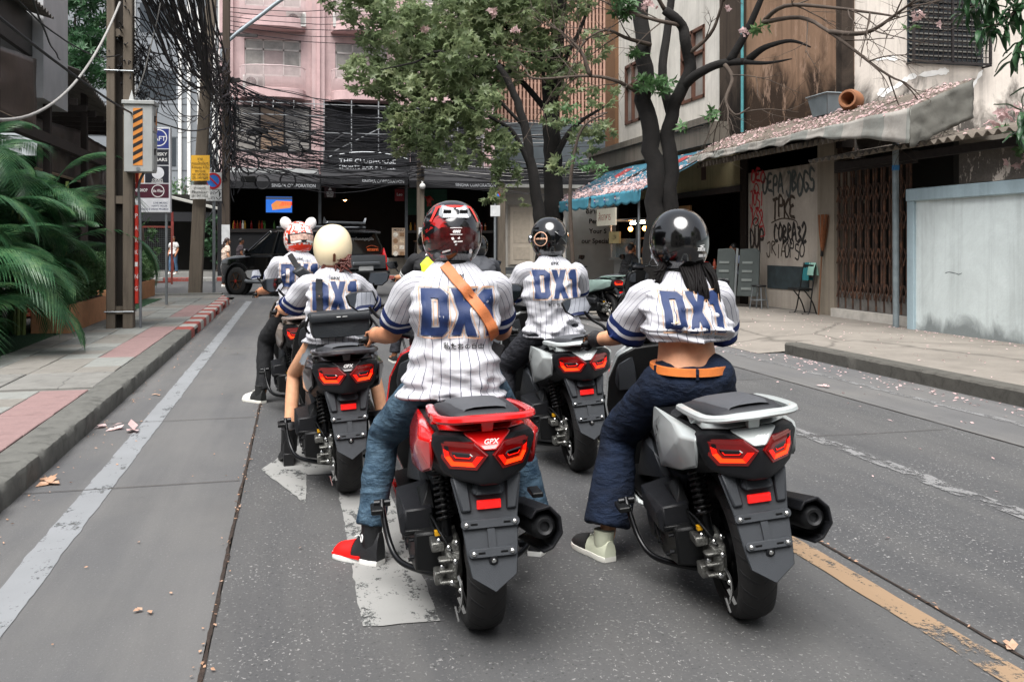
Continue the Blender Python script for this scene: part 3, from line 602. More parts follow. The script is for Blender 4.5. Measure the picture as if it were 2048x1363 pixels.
for i,x in enumerate((-2.9,1.0,4.8,8.7)):
 pw('pilaster',mPinkW,x-.28,x+.28,YF-.22,YF+.05,4.0,14.1);pw('drainpipe',M('pipe_pink','#c3a3a2',.6,0,.1,3),x-.07,x+.07,YF-.34,YF-.22,4.0,14.1)
pw('block_body',mInt,x0,x1,YF+.5,YF+9,0,14);pw('slab_edge',mPinkL,x0,x1,YF-.05,YF+.5,7.82,8.0)
def balcony(a,b,z):
 cx=(a+b)/2;hw=(b-a)/2-.55;P=[]
 for k in range(25):u=-1+2*k/24;P.append((cx+u*hw,YF-.25-.75*math.sqrt(max(0,1-abs(u)**3))))
 mb=MB();top=[(x,y,z)for x,y in P]+[(cx+hw,YF,z),(cx-hw,YF,z)];bot=[(x,y,z-.42)for x,y in P]+[(cx+hw,YF,z-.42),(cx-hw,YF,z-.42)];n=len(top)
 mb.add(top+bot,[tuple(range(n)),tuple(range(2*n-1,n-1,-1))]+[(i,n+i,n+(i+1)%n,(i+1)%n)for i in range(n)]);bo=mb.obj('balcony',mPinkL,pk,None,.02,world=True)
 mb=MB()
 for k in range(60):
  u=-1+2*k/59;x=cx+u*hw*.985;y=YF-.25-.70*math.sqrt(max(0,1-abs(u)**3))
  mb.tube([(x,y-.02,z),(x,y-.14,z+.25),(x,y-.06,z+.6),(x,y,z+.95)],.011,4)
 mb.tube([(cx+(-1+2*k/24)*hw*.985,YF-.25-.70*math.sqrt(max(0,1-abs(-1+2*k/24)**3)),z+.95)for k in range(25)],.022,6);ro=mb.obj('railing',M('rail_pale','#cbb9b8',.5,.2,.1,4),bo,60,world=True);ro['kind']='stuff'
for(a,b)in bays:
 for z in(8.2,11.25):balcony(a,b,z)
def aircon(px,py,Y,label,wd=.85):
 p=AY(px,py,Y);t=thing('air_conditioner',label,'air conditioner',(p.x,Y,p.z),0,'air conditioner units on the balconies');mb=MB();mb.box((0,0,0),(wd,.32,.62));mb.obj('casing',M('ac_white','#c4c2be',.5,0,.12,4),t,None,.015);mb=MB();mb.lathe([(.23,0),(.23,.012),(.0,.012)],(-.12,-.162,0),(0,-1,0),24);f=mb.obj('fan_grille',M('ac_fan','#3d3a38',.6),t)
 mb=MB();[mb.bar((-.12+.22*math.cos(R(k*30)),-.178,.22*math.sin(R(k*30))),(-.12-.22*math.cos(R(k*30)),-.178,-.22*math.sin(R(k*30))),.008,.008)for k in range(6)];g=mb.obj('guard',mFrW,f);g['kind']='stuff'
 mb=MB();[mb.box((.28,-.165,-.2+.05*k),(.18,.01,.02))for k in range(9)];g=mb.obj('louvres',M('ac_slot','#8d8a86',.6),t);g['kind']='stuff'
aircon(592,40,YF-.55,'white air conditioner on the upper balcony nearest the street pole');aircon(688,42,YF-.55,'white air conditioner on the upper balcony behind the tree',.95);aircon(508,166,YF-.6,'white air conditioner on the lower curved balcony',.9)
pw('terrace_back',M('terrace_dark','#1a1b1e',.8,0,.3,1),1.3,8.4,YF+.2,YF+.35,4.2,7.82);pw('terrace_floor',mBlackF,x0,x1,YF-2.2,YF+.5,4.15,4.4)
mb=MB();[mb.bx(*q)for q in((-2.6,-2.5,YF,YF+.1,5.6,7.5),(.6,.7,YF,YF+.1,5.6,7.5),(-1.55,-1.47,YF,YF+.1,5.6,7.5),(-.5,-.42,YF,YF+.1,5.6,7.5),(-2.6,.7,YF,YF+.1,5.5,5.6),(-2.6,.7,YF,YF+.1,7.45,7.55))];wf=mb.obj('window',mIron,pk,world=True)
for a,b,mt in((-2.5,-1.55,mGlassC),(-1.47,-.5,M('curtain_tan','#a08873',.3,0,.2,3)),(-.42,.6,mGlassC)):mb=MB();mb.bx(a,b,YF+.04,YF+.06,5.6,7.45);mb.obj('pane',mt,wf,world=True)
pw('wall',mPinkW,-2.9,1.0,YF+.02,YF+.3,4.4,5.5);pw('wall',mPinkW,-2.9,-2.6,YF,YF+.3,5.5,7.82);pw('wall',mPinkW,.7,1.0,YF,YF+.3,5.5,7.82);pw('wall',mPinkW,-2.6,.7,YF+.01,YF+.3,7.55,7.82)
mb=MB();q=random.Random(2)
for k in range(7):x=1.2+k*1.15;mb.bar((x,YF-1.9,4.4),(x,YF-1.9,7.6),.045,.045)
for z in(5.4,6.2,6.9,7.4):mb.bar((-2.8,YF-1.9,z),(8.5,YF-1.9,z-.02),.035,.035)
for k in range(5):mb.bar((-2.6+k*.85,YF-1.9,7.2),(-2.6+k*.85,YF-.4,7.85),.04,.04)
mb.bar((1.4,YF-1.9,5.3),(4.6,YF-1.9,7.0),.04,.04);objs(mb,'terrace_pipe',M('pipe_grey','#8e9092',.5,.4,.2,3),pk,world=True)
mb=MB();[mb.bar((-2.9+k*.14,YF-2.1,4.4),(-2.9+k*.14,YF-2.1,5.35),.014,.014)for k in range(84)];mb.bar((-2.9,YF-2.1,5.35),(8.7,YF-2.1,5.35),.05,.05);o=mb.obj('terrace_railing',mIron,pk,world=True);o['kind']='stuff'
# ---- the bar at street level
bar=thing('sports_bar','black-fronted open sports bar below the pink apartments','bar',(3,40,0))
YB=39.9
def bwf(name,mat,a,b,c,d,e,f,bev=0):return pw(name,mat,a,b,c,d,e,f,bar,bev)
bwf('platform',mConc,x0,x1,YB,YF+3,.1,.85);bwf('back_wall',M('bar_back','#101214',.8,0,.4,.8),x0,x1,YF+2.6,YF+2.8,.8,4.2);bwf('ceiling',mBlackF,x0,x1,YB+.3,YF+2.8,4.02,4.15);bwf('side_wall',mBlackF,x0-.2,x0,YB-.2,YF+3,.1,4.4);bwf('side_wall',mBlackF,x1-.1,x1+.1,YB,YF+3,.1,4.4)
fas=[(-2.85,1.0,3.72,4.08),(1.05,4.65,3.95,4.35),(4.7,8.6,3.85,4.35)]
for a,b,z0,z1 in fas:
 mb=MB();mb.hull([(x,y,z)for x in(a,b)for y,z in((YB-.9,z0),(YB-.9,z0+.30),(YB+.2,z1+.5),(YB+.2,z1+.4))]);f_=mb.obj('awning',mBlackF,bar,world=True)
 text('awning_lettering','SINGHA CORPORATION',.19,M('letter_grey','#b9bcc0',.6),(b-1.05,YB-.905,z0+.13),(1,0,0),(0,0,1),f_,True,1.75,bold=.002)
bwf('fascia_board',M('board_white','#aeb0b0',.7,0,.2,3),-2.85,.95,YB-.1,YB,4.35,4.62)
for x in(-2.85,1.02,4.68):bwf('bar_post',M('post_steel','#5c6064',.5,.5,.2,5),x-.06,x+.06,YB,YB+.12,.8,4.1)
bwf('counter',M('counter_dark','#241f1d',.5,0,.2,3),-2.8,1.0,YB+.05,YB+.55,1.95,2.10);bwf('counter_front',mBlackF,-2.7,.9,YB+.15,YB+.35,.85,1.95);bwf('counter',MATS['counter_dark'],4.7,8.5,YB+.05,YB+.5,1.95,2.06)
q=random.Random(31)
for k in range(9):x=1.2+q.uniform(0,7);bwf('bar_shelf',MATS['counter_dark'],x,x+.8,YF+1.5,YF+1.9,1.4+.5*(k%4),1.46+.5*(k%4))
g_=bwf('green_board',M('board_green','#1f4a37',.7,0,.2,2),4.75,6.6,YB+.9,YB+.98,2.75,3.9)
for k in range(5):mb=MB();mb.bx(4.75,6.6,YB+.895,YB+.9,2.9+k*.2,2.91+k*.2);mb.obj('board_groove',mBlackF,g_,world=True)
tv=thing('television','wall television showing a blue and orange basketball court','television',(-.75,YB+.7,3.2));a=AY(532,393,YB+.6);b=AY(584,425,YB+.6);mb=MB();mb.bx(a.x-.05,b.x+.05,YB+.6,YB+.68,b.z-.05,a.z+.05);mb.obj('tv_case',mBlk,tv,None,.01,world=True)
mb=MB();mb.bx(a.x,b.x,YB+.592,YB+.6,b.z,a.z);sc_=mb.obj('screen',M('tv_blue','#2c62b8',.3,0,.3,4,emit='#2f6fd0',es=.45),tv,world=True)
def tvp(P,m_):mb=MB();mb.add([(a.x+(b.x-a.x)*u,YB+.588,b.z+(a.z-b.z)*v)for u,v in P],[tuple(range(len(P)))]);mb.obj('court_image',m_,sc_,world=True)
mTO=M('tv_orange','#d08a52',.3,0,.1,emit='#d8884e',es=.45);mTR=M('tv_red','#c0303a',.3,0,.1,emit='#c8323a',es=.45);tvp([(.25,.15),(.95,.3),(.98,.7),(.4,.75),(.2,.5)],mTO);tvp([(.5,.4),(1,.45),(1,.68),(.6,.66)],mTR);tvp([(0,.82),(1,.82),(1,.98),(0,.98)],M('tv_crowd','#45506e',.3,0,.6,60,emit='#4a5470',es=.35))
def sign(name,label,px,py,wpx,hpx,Y,mat,lines,lm=mWhiteP,cat='sign'):
 p=AY(px,py,Y);k=(p-EYE).dot(ray(1024,488).normalized())/F;t=thing(name,label,cat,(p.x,Y,p.z));mb=MB();mb.box((0,0,0),(wpx*k,.05,hpx*k));bd=mb.obj('board',mat,t,None,.006)
 for s,sz,dx,dz,wd in lines:text('lettering',s,sz*k,lm,(dx*k,-.026,dz*k),(1,0,0),(0,0,1),bd,width=wd*k if wd else None,bold=.01*sz*k)
 return t
sign('pub_sign','dark maroon pub sign reading SILVER WOLF',660,384,22,22,YB-.2,M('sign_maroon','#2b1016',.6),[('SILVER',7,0,-2,14),('WOLF',7,0,-8,13),('▲',8,0,6,None)]);sign('pub_sign','red pub sign with white lettering hanging in the bar',799,390,19,24,YB+.2,M('sign_red','#7c1a20',.6),[('Leo',8,0,1,11)])
m_=M('board_tan','#b09a84',.7,0,.15,8)
mn=sign('menu_board','tall menu board with four dish pictures beside the road',797,483,26,54,YB-.35,m_,[('MENU',6,0,23,20)],mBlackP)
hd_=[c for c in mn.children][0];k=41/F
for r_ in range(4):
 for c_ in range(2):mb=MB();(mb.lathe([(.105,0),(.105,.01)],(-.13+.0,-.026,.30-.27*r_),(0,-1,0),16)if c_==0 else mb.box((.14,-.028,.30-.27*r_),(.2,.01,.16)));mb.obj('dish_picture',M('dish_%d'%((r_+c_)%3),['#d8d2c6','#8b6a4c','#c9b59a'][(r_+c_)%3],.6,0,.4,20),hd_)
cb=sign('clubhouse_sign','dark board reading THE CLUBHOUSE under a white arch',735,325,170,44,YF-2.25,M('sign_black','#17191d',.6,0,.2,2),[('THE CLUBHOUSE',12,0,2,112),('SPORTS BAR & GRILL',10,0,-10,112)],M('sign_silver','#c9ccd0',.5))
mb=MB();k=39/F;A=[((u*82)*k,-.03,(8+13*(1-u*u))*k)for u in[-1+2*i/24 for i in range(25)]];mb.tube(A,.022,6);mb.obj('arch_trim',MATS['sign_silver'],cb,60)
for i,(px,py,ln)in enumerate(((690,400,2),(868,402,1))):
 p=AY(px,py,YB+1.2);t=thing('pendant_lamp','warm pendant lamp glowing %s inside the bar'%('behind the maroon sign' if i==0 else 'by the green board'),'lamp',p);mb=MB();mb.lathe([(.05,.25),(.16,.05),(.22,0),(.2,0),(.05,.2)],(0,0,0),(0,0,1),16);mb.obj('lamp_shade',mIron,t,60);mb=MB();mb.sph((0,0,.03),.08,12,8);mb.obj('bulb',M('bulb_warm','#ffd9a0',.4,0,0,emit='#ffb060',es=9),t,180);mb=MB();mb.tube([(0,0,.25),(0,0,4.02-p.z)],.008,6);mb.obj('cord',mBlk,t)
pc=thing('red_ornament','small red ornament hanging in front of the green board','ornament',AY(858,398,YB+.5))
mb=MB();mb.sph((0,0,0),(.13,.1,.16),12,8);mb.limb([(-.1,0,.05),(-.2,0,.12)],[.04,.03],2,8);mb.limb([(.1,0,.05),(.2,0,-.05)],[.04,.03],2,8);mb.limb([(-.05,0,-.12),(-.06,0,-.3)],[.04,.04],2,8);mb.limb([(.05,0,-.12),(.07,0,-.3)],[.04,.04],2,8);o=mb.obj('ornament_body',M('orn_red','#a8281e',.4),pc);remesh(o,.02,2)
q=random.Random(12);bt=MB();bt.lathe([(.045,0),(.045,.2),(.018,.26),(.018,.34),(0,.34)],(0,0,0),(0,0,1),8);bms=[]
for c_ in('#3a5a2c','#6b3a1c','#b8b8b0','#7a1f1f','#b08a3a'):me=bt.mesh('bottle');me.materials.append(M('bottle_'+c_[1:],c_,.15,0,.05));bms.append(me)
for k_ in range(34):
 o=bpy.data.objects.new('bottle',q.choice(bms));COL.objects.link(o);f0=k_%2;o.location=((-2.6+q.uniform(0,3.4))if f0 else(4.9+q.uniform(0,3.4)),YB+q.uniform(.15,.45),2.105 if f0 else 2.065);tag(o,'small bottle standing on the bar counter '+('below the television' if f0 else 'by the green board'),'bottle','bottles on the counter '+('below the television' if f0 else 'by the green board'))
for k_ in range(6):
 x_=(1.5,2.2,2.9,5.2,6.2,7.2)[k_];t=thing('bar_stool','tall dark stool on the bar platform '+('in the open middle bay' if k_<3 else 'at the counter by the green board'),'stool',(x_,YB+(1.2 if k_<3 else-.25+.6),.85),0,'bar stools');mb=MB();mb.lathe([(.17,.72),(.18,.76),(0,.77)],(0,0,0),(0,0,1),14);mb.obj('seat',mWood,t);[(lambda m2:(m2.tube([(.2*math.cos(a),.2*math.sin(a),0),(.1*math.cos(a),.1*math.sin(a),.74)],.018,6),m2.obj('leg',mIron,t)))(MB())for a in(.8,2.4,3.9,5.5)]
for k_,x_ in enumerate((-1.6,2.6,3.6,6.8)):p=V((x_,YF+1.0,3.2));t=thing('pendant_lamp',('added small amber lamp over the counter below the television','added small amber lamp in the middle bay near the steel post','added small amber lamp deep in the middle bay','added small amber lamp over the counter by the green board')[k_],'lamp',p);mb=MB();mb.lathe([(.03,.2),(.13,.02),(.12,.02),(.03,.16)],(0,0,0),(0,0,1),12);mb.obj('lamp_shade',mIron,t,60);mb=MB();mb.sph((0,0,.02),.055,10,6);mb.obj('bulb',MATS['bulb_warm']if 'bulb_warm' in MATS else M('bulb_warm','#ffd9a0',.4,0,0,emit='#ffb060',es=9),t,180);mb=MB();mb.tube([(0,0,.2),(0,0,.82)],.008,5);mb.obj('cord',mBlk,t)  # extra warm lamps, added to relieve the dark bar interior
# ---- white house with panelled door, lattice building
wh=thing('white_house','white house front with a cream panelled door on a dark step','house',(10.5,41,0))
YD_=40.6;xa,xb=AY(996,450,YD_).x,AY(1140,450,YD_).x
pw('wall',M('house_white','#c9c4bb',.8,0,.1,2),xa,xb+3,YD_,YD_+.3,.1,4.1,wh);pw('porch_roof',M('roof_grey','#8a8a86',.7,.2,.2,3),xa-.1,xb+3,YD_-1.1,YD_+.4,3.95,4.1,wh);a,b=AY(1020,530,YD_-.02),AY(1066,414,YD_-.02)
mb=MB();mb.bx(a.x-.1,b.x+.1,YD_-.04,YD_,.5,b.z+.1);mb.obj('door_frame',M('frame_cream','#a99f92',.7),wh,world=True);mb=MB();mb.bx(a.x,b.x,YD_-.07,YD_-.04,.55,b.z);dr=mb.obj('door',M('door_cream','#c5b9a8',.6,0,.06,3),wh,world=True)
for z0,z1 in((.75,1.35),(1.5,b.z-.2)):mb=MB();mb.bx(a.x+.15,b.x-.15,YD_-.085,YD_-.07,z0,z1);mb.obj('door_panel',M('door_panel','#b9ad9c',.6),dr,None,.012,world=True)
mb=MB();mb.bx(b.x-.12,b.x-.07,YD_-.11,YD_-.07,1.5,1.8);mb.obj('door_handle',mIron,dr,world=True);pw('step',M('step_dark','#3c3f41',.8),xa-.2,xb+2,YD_-.6,YD_,.15,.42,wh);pw('step',M('step_mid','#55585a',.8),xa-.2,xb+2,YD_-.9,YD_-.6,.15,.28,wh)
lt=thing('lattice_building','building screened by close orange vertical slats above a grey band','building',(14,45,0));YL=44.5;xa,xb=AY(985,200,YL).x,AY(1300,200,YL).x;zb=AY(1100,247,YL).z
pw('lattice_back',M('lattice_back','#6b4a3c',.8,0,.2,2),xa,xb,YL+.4,YL+.6,zb,16,lt);pw('grey_band',M('cladding_grey','#4b5256',.6,.2,.15,1.5),xa,xb,YL,YL+.5,zb-2.2,zb,lt);pw('ground_wall',mBlackF,xa,xb,YL+.3,YL+.5,0,zb-2.2,lt)
mSlat=M('slat_orange','#a88472',.6,0,.15,3);n=int((xb-xa)/.19)
sm=MB();sm.bx(-.05,.05,-.05,.05,0,16-zb);sme=sm.mesh('slat');sme.materials.append(mSlat)
for k in range(n):
 o=bpy.data.objects.new('slat',sme);COL.objects.link(o);o.parent=lt;o.matrix_parent_inverse=wmat(lt).inverted();o.location=(xa+.1+k*.19,YL+.1,zb)
for z in[zb+.4*j for j in range(1,22)]:pw('lattice_rail',mSlat,xa,xb,YL+.16,YL+.2,z,z+.05,lt)
# ---- far left: grey clad tower, white block, dark shed
gt=thing('grey_tower','tall grey clad building with thin white vertical strips','building',(-12,62,0));YG=62;xa,xb=AY(100,200,YG).x,AY(455,200,YG).x;mClad=M('clad_grey','#7d8287',.5,.1,.12,.5);pw('clad_wall',mClad,xa,xb,YG,YG+1,0,30,gt)
for px in(268,360,378,398,428):x=AY(px,200,YG).x;pw('white_strip',M('strip_white','#d8d8d6',.6),x-.10,x+.10,YG-.15,YG,3,30,gt)
for k in range(12):pw('clad_joint',M('joint_grey','#4e5256',.7),xa,xb,YG-.02,YG,4+k*2.1,4.06+k*2.1,gt)
for i,(a,b)in enumerate(((280,352),(402,424))):
 for k in range(5):xa_,xb_=AY(a,200,YG).x,AY(b,200,YG).x;pw('glazing',mGlassD,xa_,xb_,YG-.03,YG-.01,6.4+4.2*k,8.2+4.2*k,gt)
wb=thing('white_block','narrow white building with small windows beside the grey tower','building',(-4,56,0));xa,xb=AY(436,200,56).x,AY(470,200,56).x;pw('wall',M('block_white','#d3cfc9',.8,0,.08,1),xa,xb,56,62,0,20,wb);[pw('window',mGlassC,xa+.25,xb-.35,55.97,56.01,z,z+1.6,wb)for z in(6,9.5,13)]
ds=thing('dark_shed','dark open shed with sloping pale roof edge across the street','shed',(-7,47,0));YS=47;a,b=AY(335,385,YS),AY(475,425,YS)
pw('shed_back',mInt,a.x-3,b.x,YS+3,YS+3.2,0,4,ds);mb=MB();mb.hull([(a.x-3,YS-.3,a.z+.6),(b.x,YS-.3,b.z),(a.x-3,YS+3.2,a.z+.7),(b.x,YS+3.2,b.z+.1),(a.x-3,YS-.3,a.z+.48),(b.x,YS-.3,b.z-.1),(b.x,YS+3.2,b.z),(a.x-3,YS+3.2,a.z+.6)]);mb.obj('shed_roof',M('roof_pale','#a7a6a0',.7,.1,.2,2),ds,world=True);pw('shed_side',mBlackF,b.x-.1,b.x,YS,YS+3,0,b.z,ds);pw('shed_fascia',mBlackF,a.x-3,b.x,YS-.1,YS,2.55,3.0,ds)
for px in(345,400):x=AY(px,500,YS).x;pw('shed_post',M('post_red','#7a2a24',.7),x-.06,x+.06,YS-.1,YS+.02,.1,3.0,ds)
# ---- left: restaurant terrace with roll-down tarps
le=thing('terrace_building','roadside terrace with brown roll-down tarps and sloping tin roofs','building',(-5,18,0));XL=-5.0
mTarp=M('tarp_brown','#4a3f35',.45,0,.25,2,.3,8,spec=.5);mTarp2=M('tarp_grey_brown','#3f3a36',.5,0,.2,2,.3,8);mTimber=M('timber_dark','#2b2420',.8,0,.3,5)
def tarp(px0,py0,px1,py1,X,mat,hb,seed):
 a,b=AX(px0,py0,X),AX(px1,py1,X);mb=MB();mb.grid(lambda u,v:(X+.05*noise.noise(V((u*4,v*3,seed)))+.03*noise.noise(V((u*11,v*2,seed))),a.y+(b.y-a.y)*u,(a.z+(b.z-a.z)*u)*(1-v)+v*hb),24,12);o=mb.obj('tarp',mat,le,180,world=True,fix=False);s=o.modifiers.new('s','SOLIDIFY');s.thickness=.01
 mb=MB();mb.tube([(X,a.y,hb),(X,b.y,hb-.0)],.035,8);mb.obj('tarp_roller',M('roller_tan','#8a7a66',.7),le,60,world=True)
def lw(name,mat,*q,bev=0):return pw(name,mat,*q,le,bev)
tarp(-200,20,72,118,XL,mTarp,3.75,1);tarp(72,236,162,262,XL-.3,mTarp2,3.05,2);tarp(165,268,222,300,XL-.3,mTarp,2.75,3)
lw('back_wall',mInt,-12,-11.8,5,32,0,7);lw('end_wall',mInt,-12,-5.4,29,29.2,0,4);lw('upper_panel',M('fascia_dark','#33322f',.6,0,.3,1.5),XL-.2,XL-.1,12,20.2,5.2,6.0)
p=AX(75,195,XL);pz=p.z;lw('white_duct',M('duct_white','#a6a7a8',.5,0,.12,1.5),XL-.9,XL+.1,20.15,22.2,pz,11)
mTin=M('tin_roof','#6f6b66',.6,.3,.3,3)
corrugated('tin_roof',le,(-10.5,22.2,7.4),(-10.5,30,7.4),(XL+.35,30,4.25),(XL+.35,22.2,5.3),mTin,.2,.03);corrugated('tin_roof',le,(-10.5,10,7.6),(-10.5,20.1,7.6),(XL+.3,20.1,5.95),(XL+.3,10,6.2),mTin,.2,.03)
for y in(13,17.5,21,24.5,28):lw('post',mTimber,XL-.12,XL+.02,y,y+.16,.1,5.2)
lw('beam',mTimber,XL-.14,XL+.04,12,29,3.55,3.75);lw('floor',mPave,-12,XL+.3,5,29,.1,.25)
for k in range(7):lw('rafter',mTimber,-10,XL+.2,22.6+k,22.7+k,4.6,4.75)
br=thing('brick_pillar','low red brick pillar among the planters','pillar',(-4.3,17.5,.15));mBr=M('brick_red','#9a4a34',.85,0,.25,6,.3,60);bq=random.Random(3);p0=G(188,600,.5)
for r_ in range(11):
 for c_ in range(3):
  for d_ in range(2):mb=MB();mb.box((-4.75+(d_)*.42+(.1 if r_%2 else 0),18.2+c_*.235,.2+r_*.082),(.40 if d_<1 else .38,.225,.072));mb.obj('brick',mBr,br,None,.004,world=True)
  # ---- the street behind the camera (seen in helmets and mirrors)
for nm,lab,x0_,x1_,y0_,y1_,h_,col in(('shophouse_row','plain cream shophouse row behind the camera on the terrace side',-16,-7,-34,-2,9,'#9a948a'),('shophouse_row','plain grey shophouse row behind the camera on the wall side',11,22,-34,-3,11,'#8c8a86'),('tall_block','tall grey block closing the street behind the camera',-10,14,-52,-44,16,'#8a8f96')):
 t=thing(nm,lab,'building',((x0_+x1_)/2,(y0_+y1_)/2,0));mb=MB();mb.bx(x0_,x1_,y0_,y1_,0,h_);mb.obj('wall',M('back_'+col[1:],col,.85,0,.12,.6),t,world=True)
 for f_ in range(int(h_//3)):
  for k_ in range(7):
   y=y0_+2+k_*(y1_-y0_-4)/6;z=.9+3*f_;mb=MB();xx=x1_ if x0_<-8 else x0_
   if nm=='tall_block':xw=x0_+2+k_*3.2;mb.bx(xw,xw+1.8,y1_-.02,y1_+.05,z,z+1.6)
   else:mb.bx(xx-.05,xx+.05,y-1.1,y+1.1,z,z+1.6)
   mb.obj('window',mGlassD,t,world=True)
   # ==== scooters
mTyre=None
def tyre_mat():
 t=NT('tyre_rubber');uv=t.co('UV');x=t.xyz(uv)
 a=t.math('ABSOLUTE',t.math('SUBTRACT',x[1],.5))
 w=t.math('FRACT',t.math('ADD',t.math('MULTIPLY',x[0],26),t.math('MULTIPLY',a,3.2)))
 g=t.ramp(w,[(0.0,0.0),(.06,0.0),(.1,1.0),(.9,1.0),(.95,0.0)])
 n=t.noise(t.co(),9,5)
 edge=t.ramp(a,[(.03,1.0),(.05,0.0),(.29,0.0),(.31,1.0)])
 gm=t.math('MAXIMUM',g,edge)
 t.set(t.b,'Base Color',t.mix(gm,(.006,.006,.007),t.mix(n,(.006,.006,.0065),(.017,.016,.0155))))
 t.b.inputs['Roughness'].default_value=.75
 t.bump(gm,.7,.006);return t.m
mTyre=tyre_mat()
mRim=M('rim_black','#141416',.4,.3);mAlu=M('cast_aluminium','#767672',.45,.85,.4,30,.5,120,rv=.2);mChrome=M('bolt_chrome','#d8d8d6',.2,1,0)
mSpring=M('spring_black','#0d0d0e',.35,.2);mPipe=M('black_steel_tube','#101113',.3,.4)
mExh=M('exhaust_black','#17181a',.5,.2,.15,30);mReflR=M('reflector_red','#f01818',.25,0,.05,200,.5,400,emit='#ff1408',es=.2)
mLens=M('tail_lens_dark','#5a0406',.1,0,.1,30,coat=.6,emit='#a00504',es=.10);mLensIn=M('tail_lens_core','#120203',.15,0,.1,30,coat=.5)
mLed=M('tail_led','#d81408',.3,0,0,emit='#ff1404',es=.6);mLedO=M('tail_led_orange','#f02a10',.3,0,0,emit='#ff3408',es=1.1)
mYel=M('yellow_clip','#d8a018',.5);
def wheel(parent,y,r,w,rear=True):
 N=56;hw=w/2
 prof=[(-hw*.78,r*.70),(-hw*.97,r*.80),(-hw,r*.88),(-hw*.86,r*.95),(-hw*.55,r*.985),(-hw*.2,r),(hw*.2,r),(hw*.55,r*.985),(hw*.86,r*.95),(hw,r*.88),(hw*.97,r*.80),(hw*.78,r*.70)]
 me=bpy.data.meshes.new('tyre');vs=[];fs=[];K=len(prof)
 for i in range(N):
  a=2*math.pi*i/N
  for x,q in prof:vs.append((x,y+q*math.cos(a),r+q*math.sin(a)))
 for i in range(N):
  for k in range(K-1):
   fs.append((i*K+k,i*K+k+1,((i+1)%N)*K+k+1,((i+1)%N)*K+k))
 me.from_pydata(vs,[],fs);uv=me.uv_layers.new()
 for p in me.polygons:
  i,k=divmod(p.index,K-1)
  for li in p.loop_indices:
   vi=me.loops[li].vertex_index;ii,kk=divmod(vi,K)
   if ii<i:ii+=N
   uv.data[li].uv=(ii/N,kk/(K-1))
 tw=mkobj('wheel',me,mTyre,parent,60)
 mb=MB();mb.lathe([(r*.60,-hw*.7),(r*.71,-hw*.74),(r*.70,-hw*.5),(r*.64,0),(r*.70,hw*.5),(r*.71,hw*.74),(r*.60,hw*.7)],(0,y,r),(1,0,0),40,False)
 for k in range(5):
  a=2*math.pi*k/5+.3;d=V((0,math.cos(a),math.sin(a)));c=V((0,y,r))
  for e in(-.22,.22):
   q=V((0,math.cos(a+e),math.sin(a+e)));mb.bar(c+d*r*.15,c+q*r*.66,.03,.018)
 mb.cyl((-hw*.6,y,r),(hw*.6,y,r),r*.22,20);mb.obj('rim',mRim,tw,40)
 return tw
def lightpoly(sx):
 return[(sx*a,b)for a,b in((.160,.784),(.052,.786),(.014,.750),(.046,.700),(.128,.694),(.152,.728))]
def tail_y(x,z):return-.445+.150*min(max((abs(x)-.02)/.155,0),1)-.12*(z-.72)
def on_tail(poly,lift):return[V((x,tail_y(x,z)-lift,z))for x,z in poly]
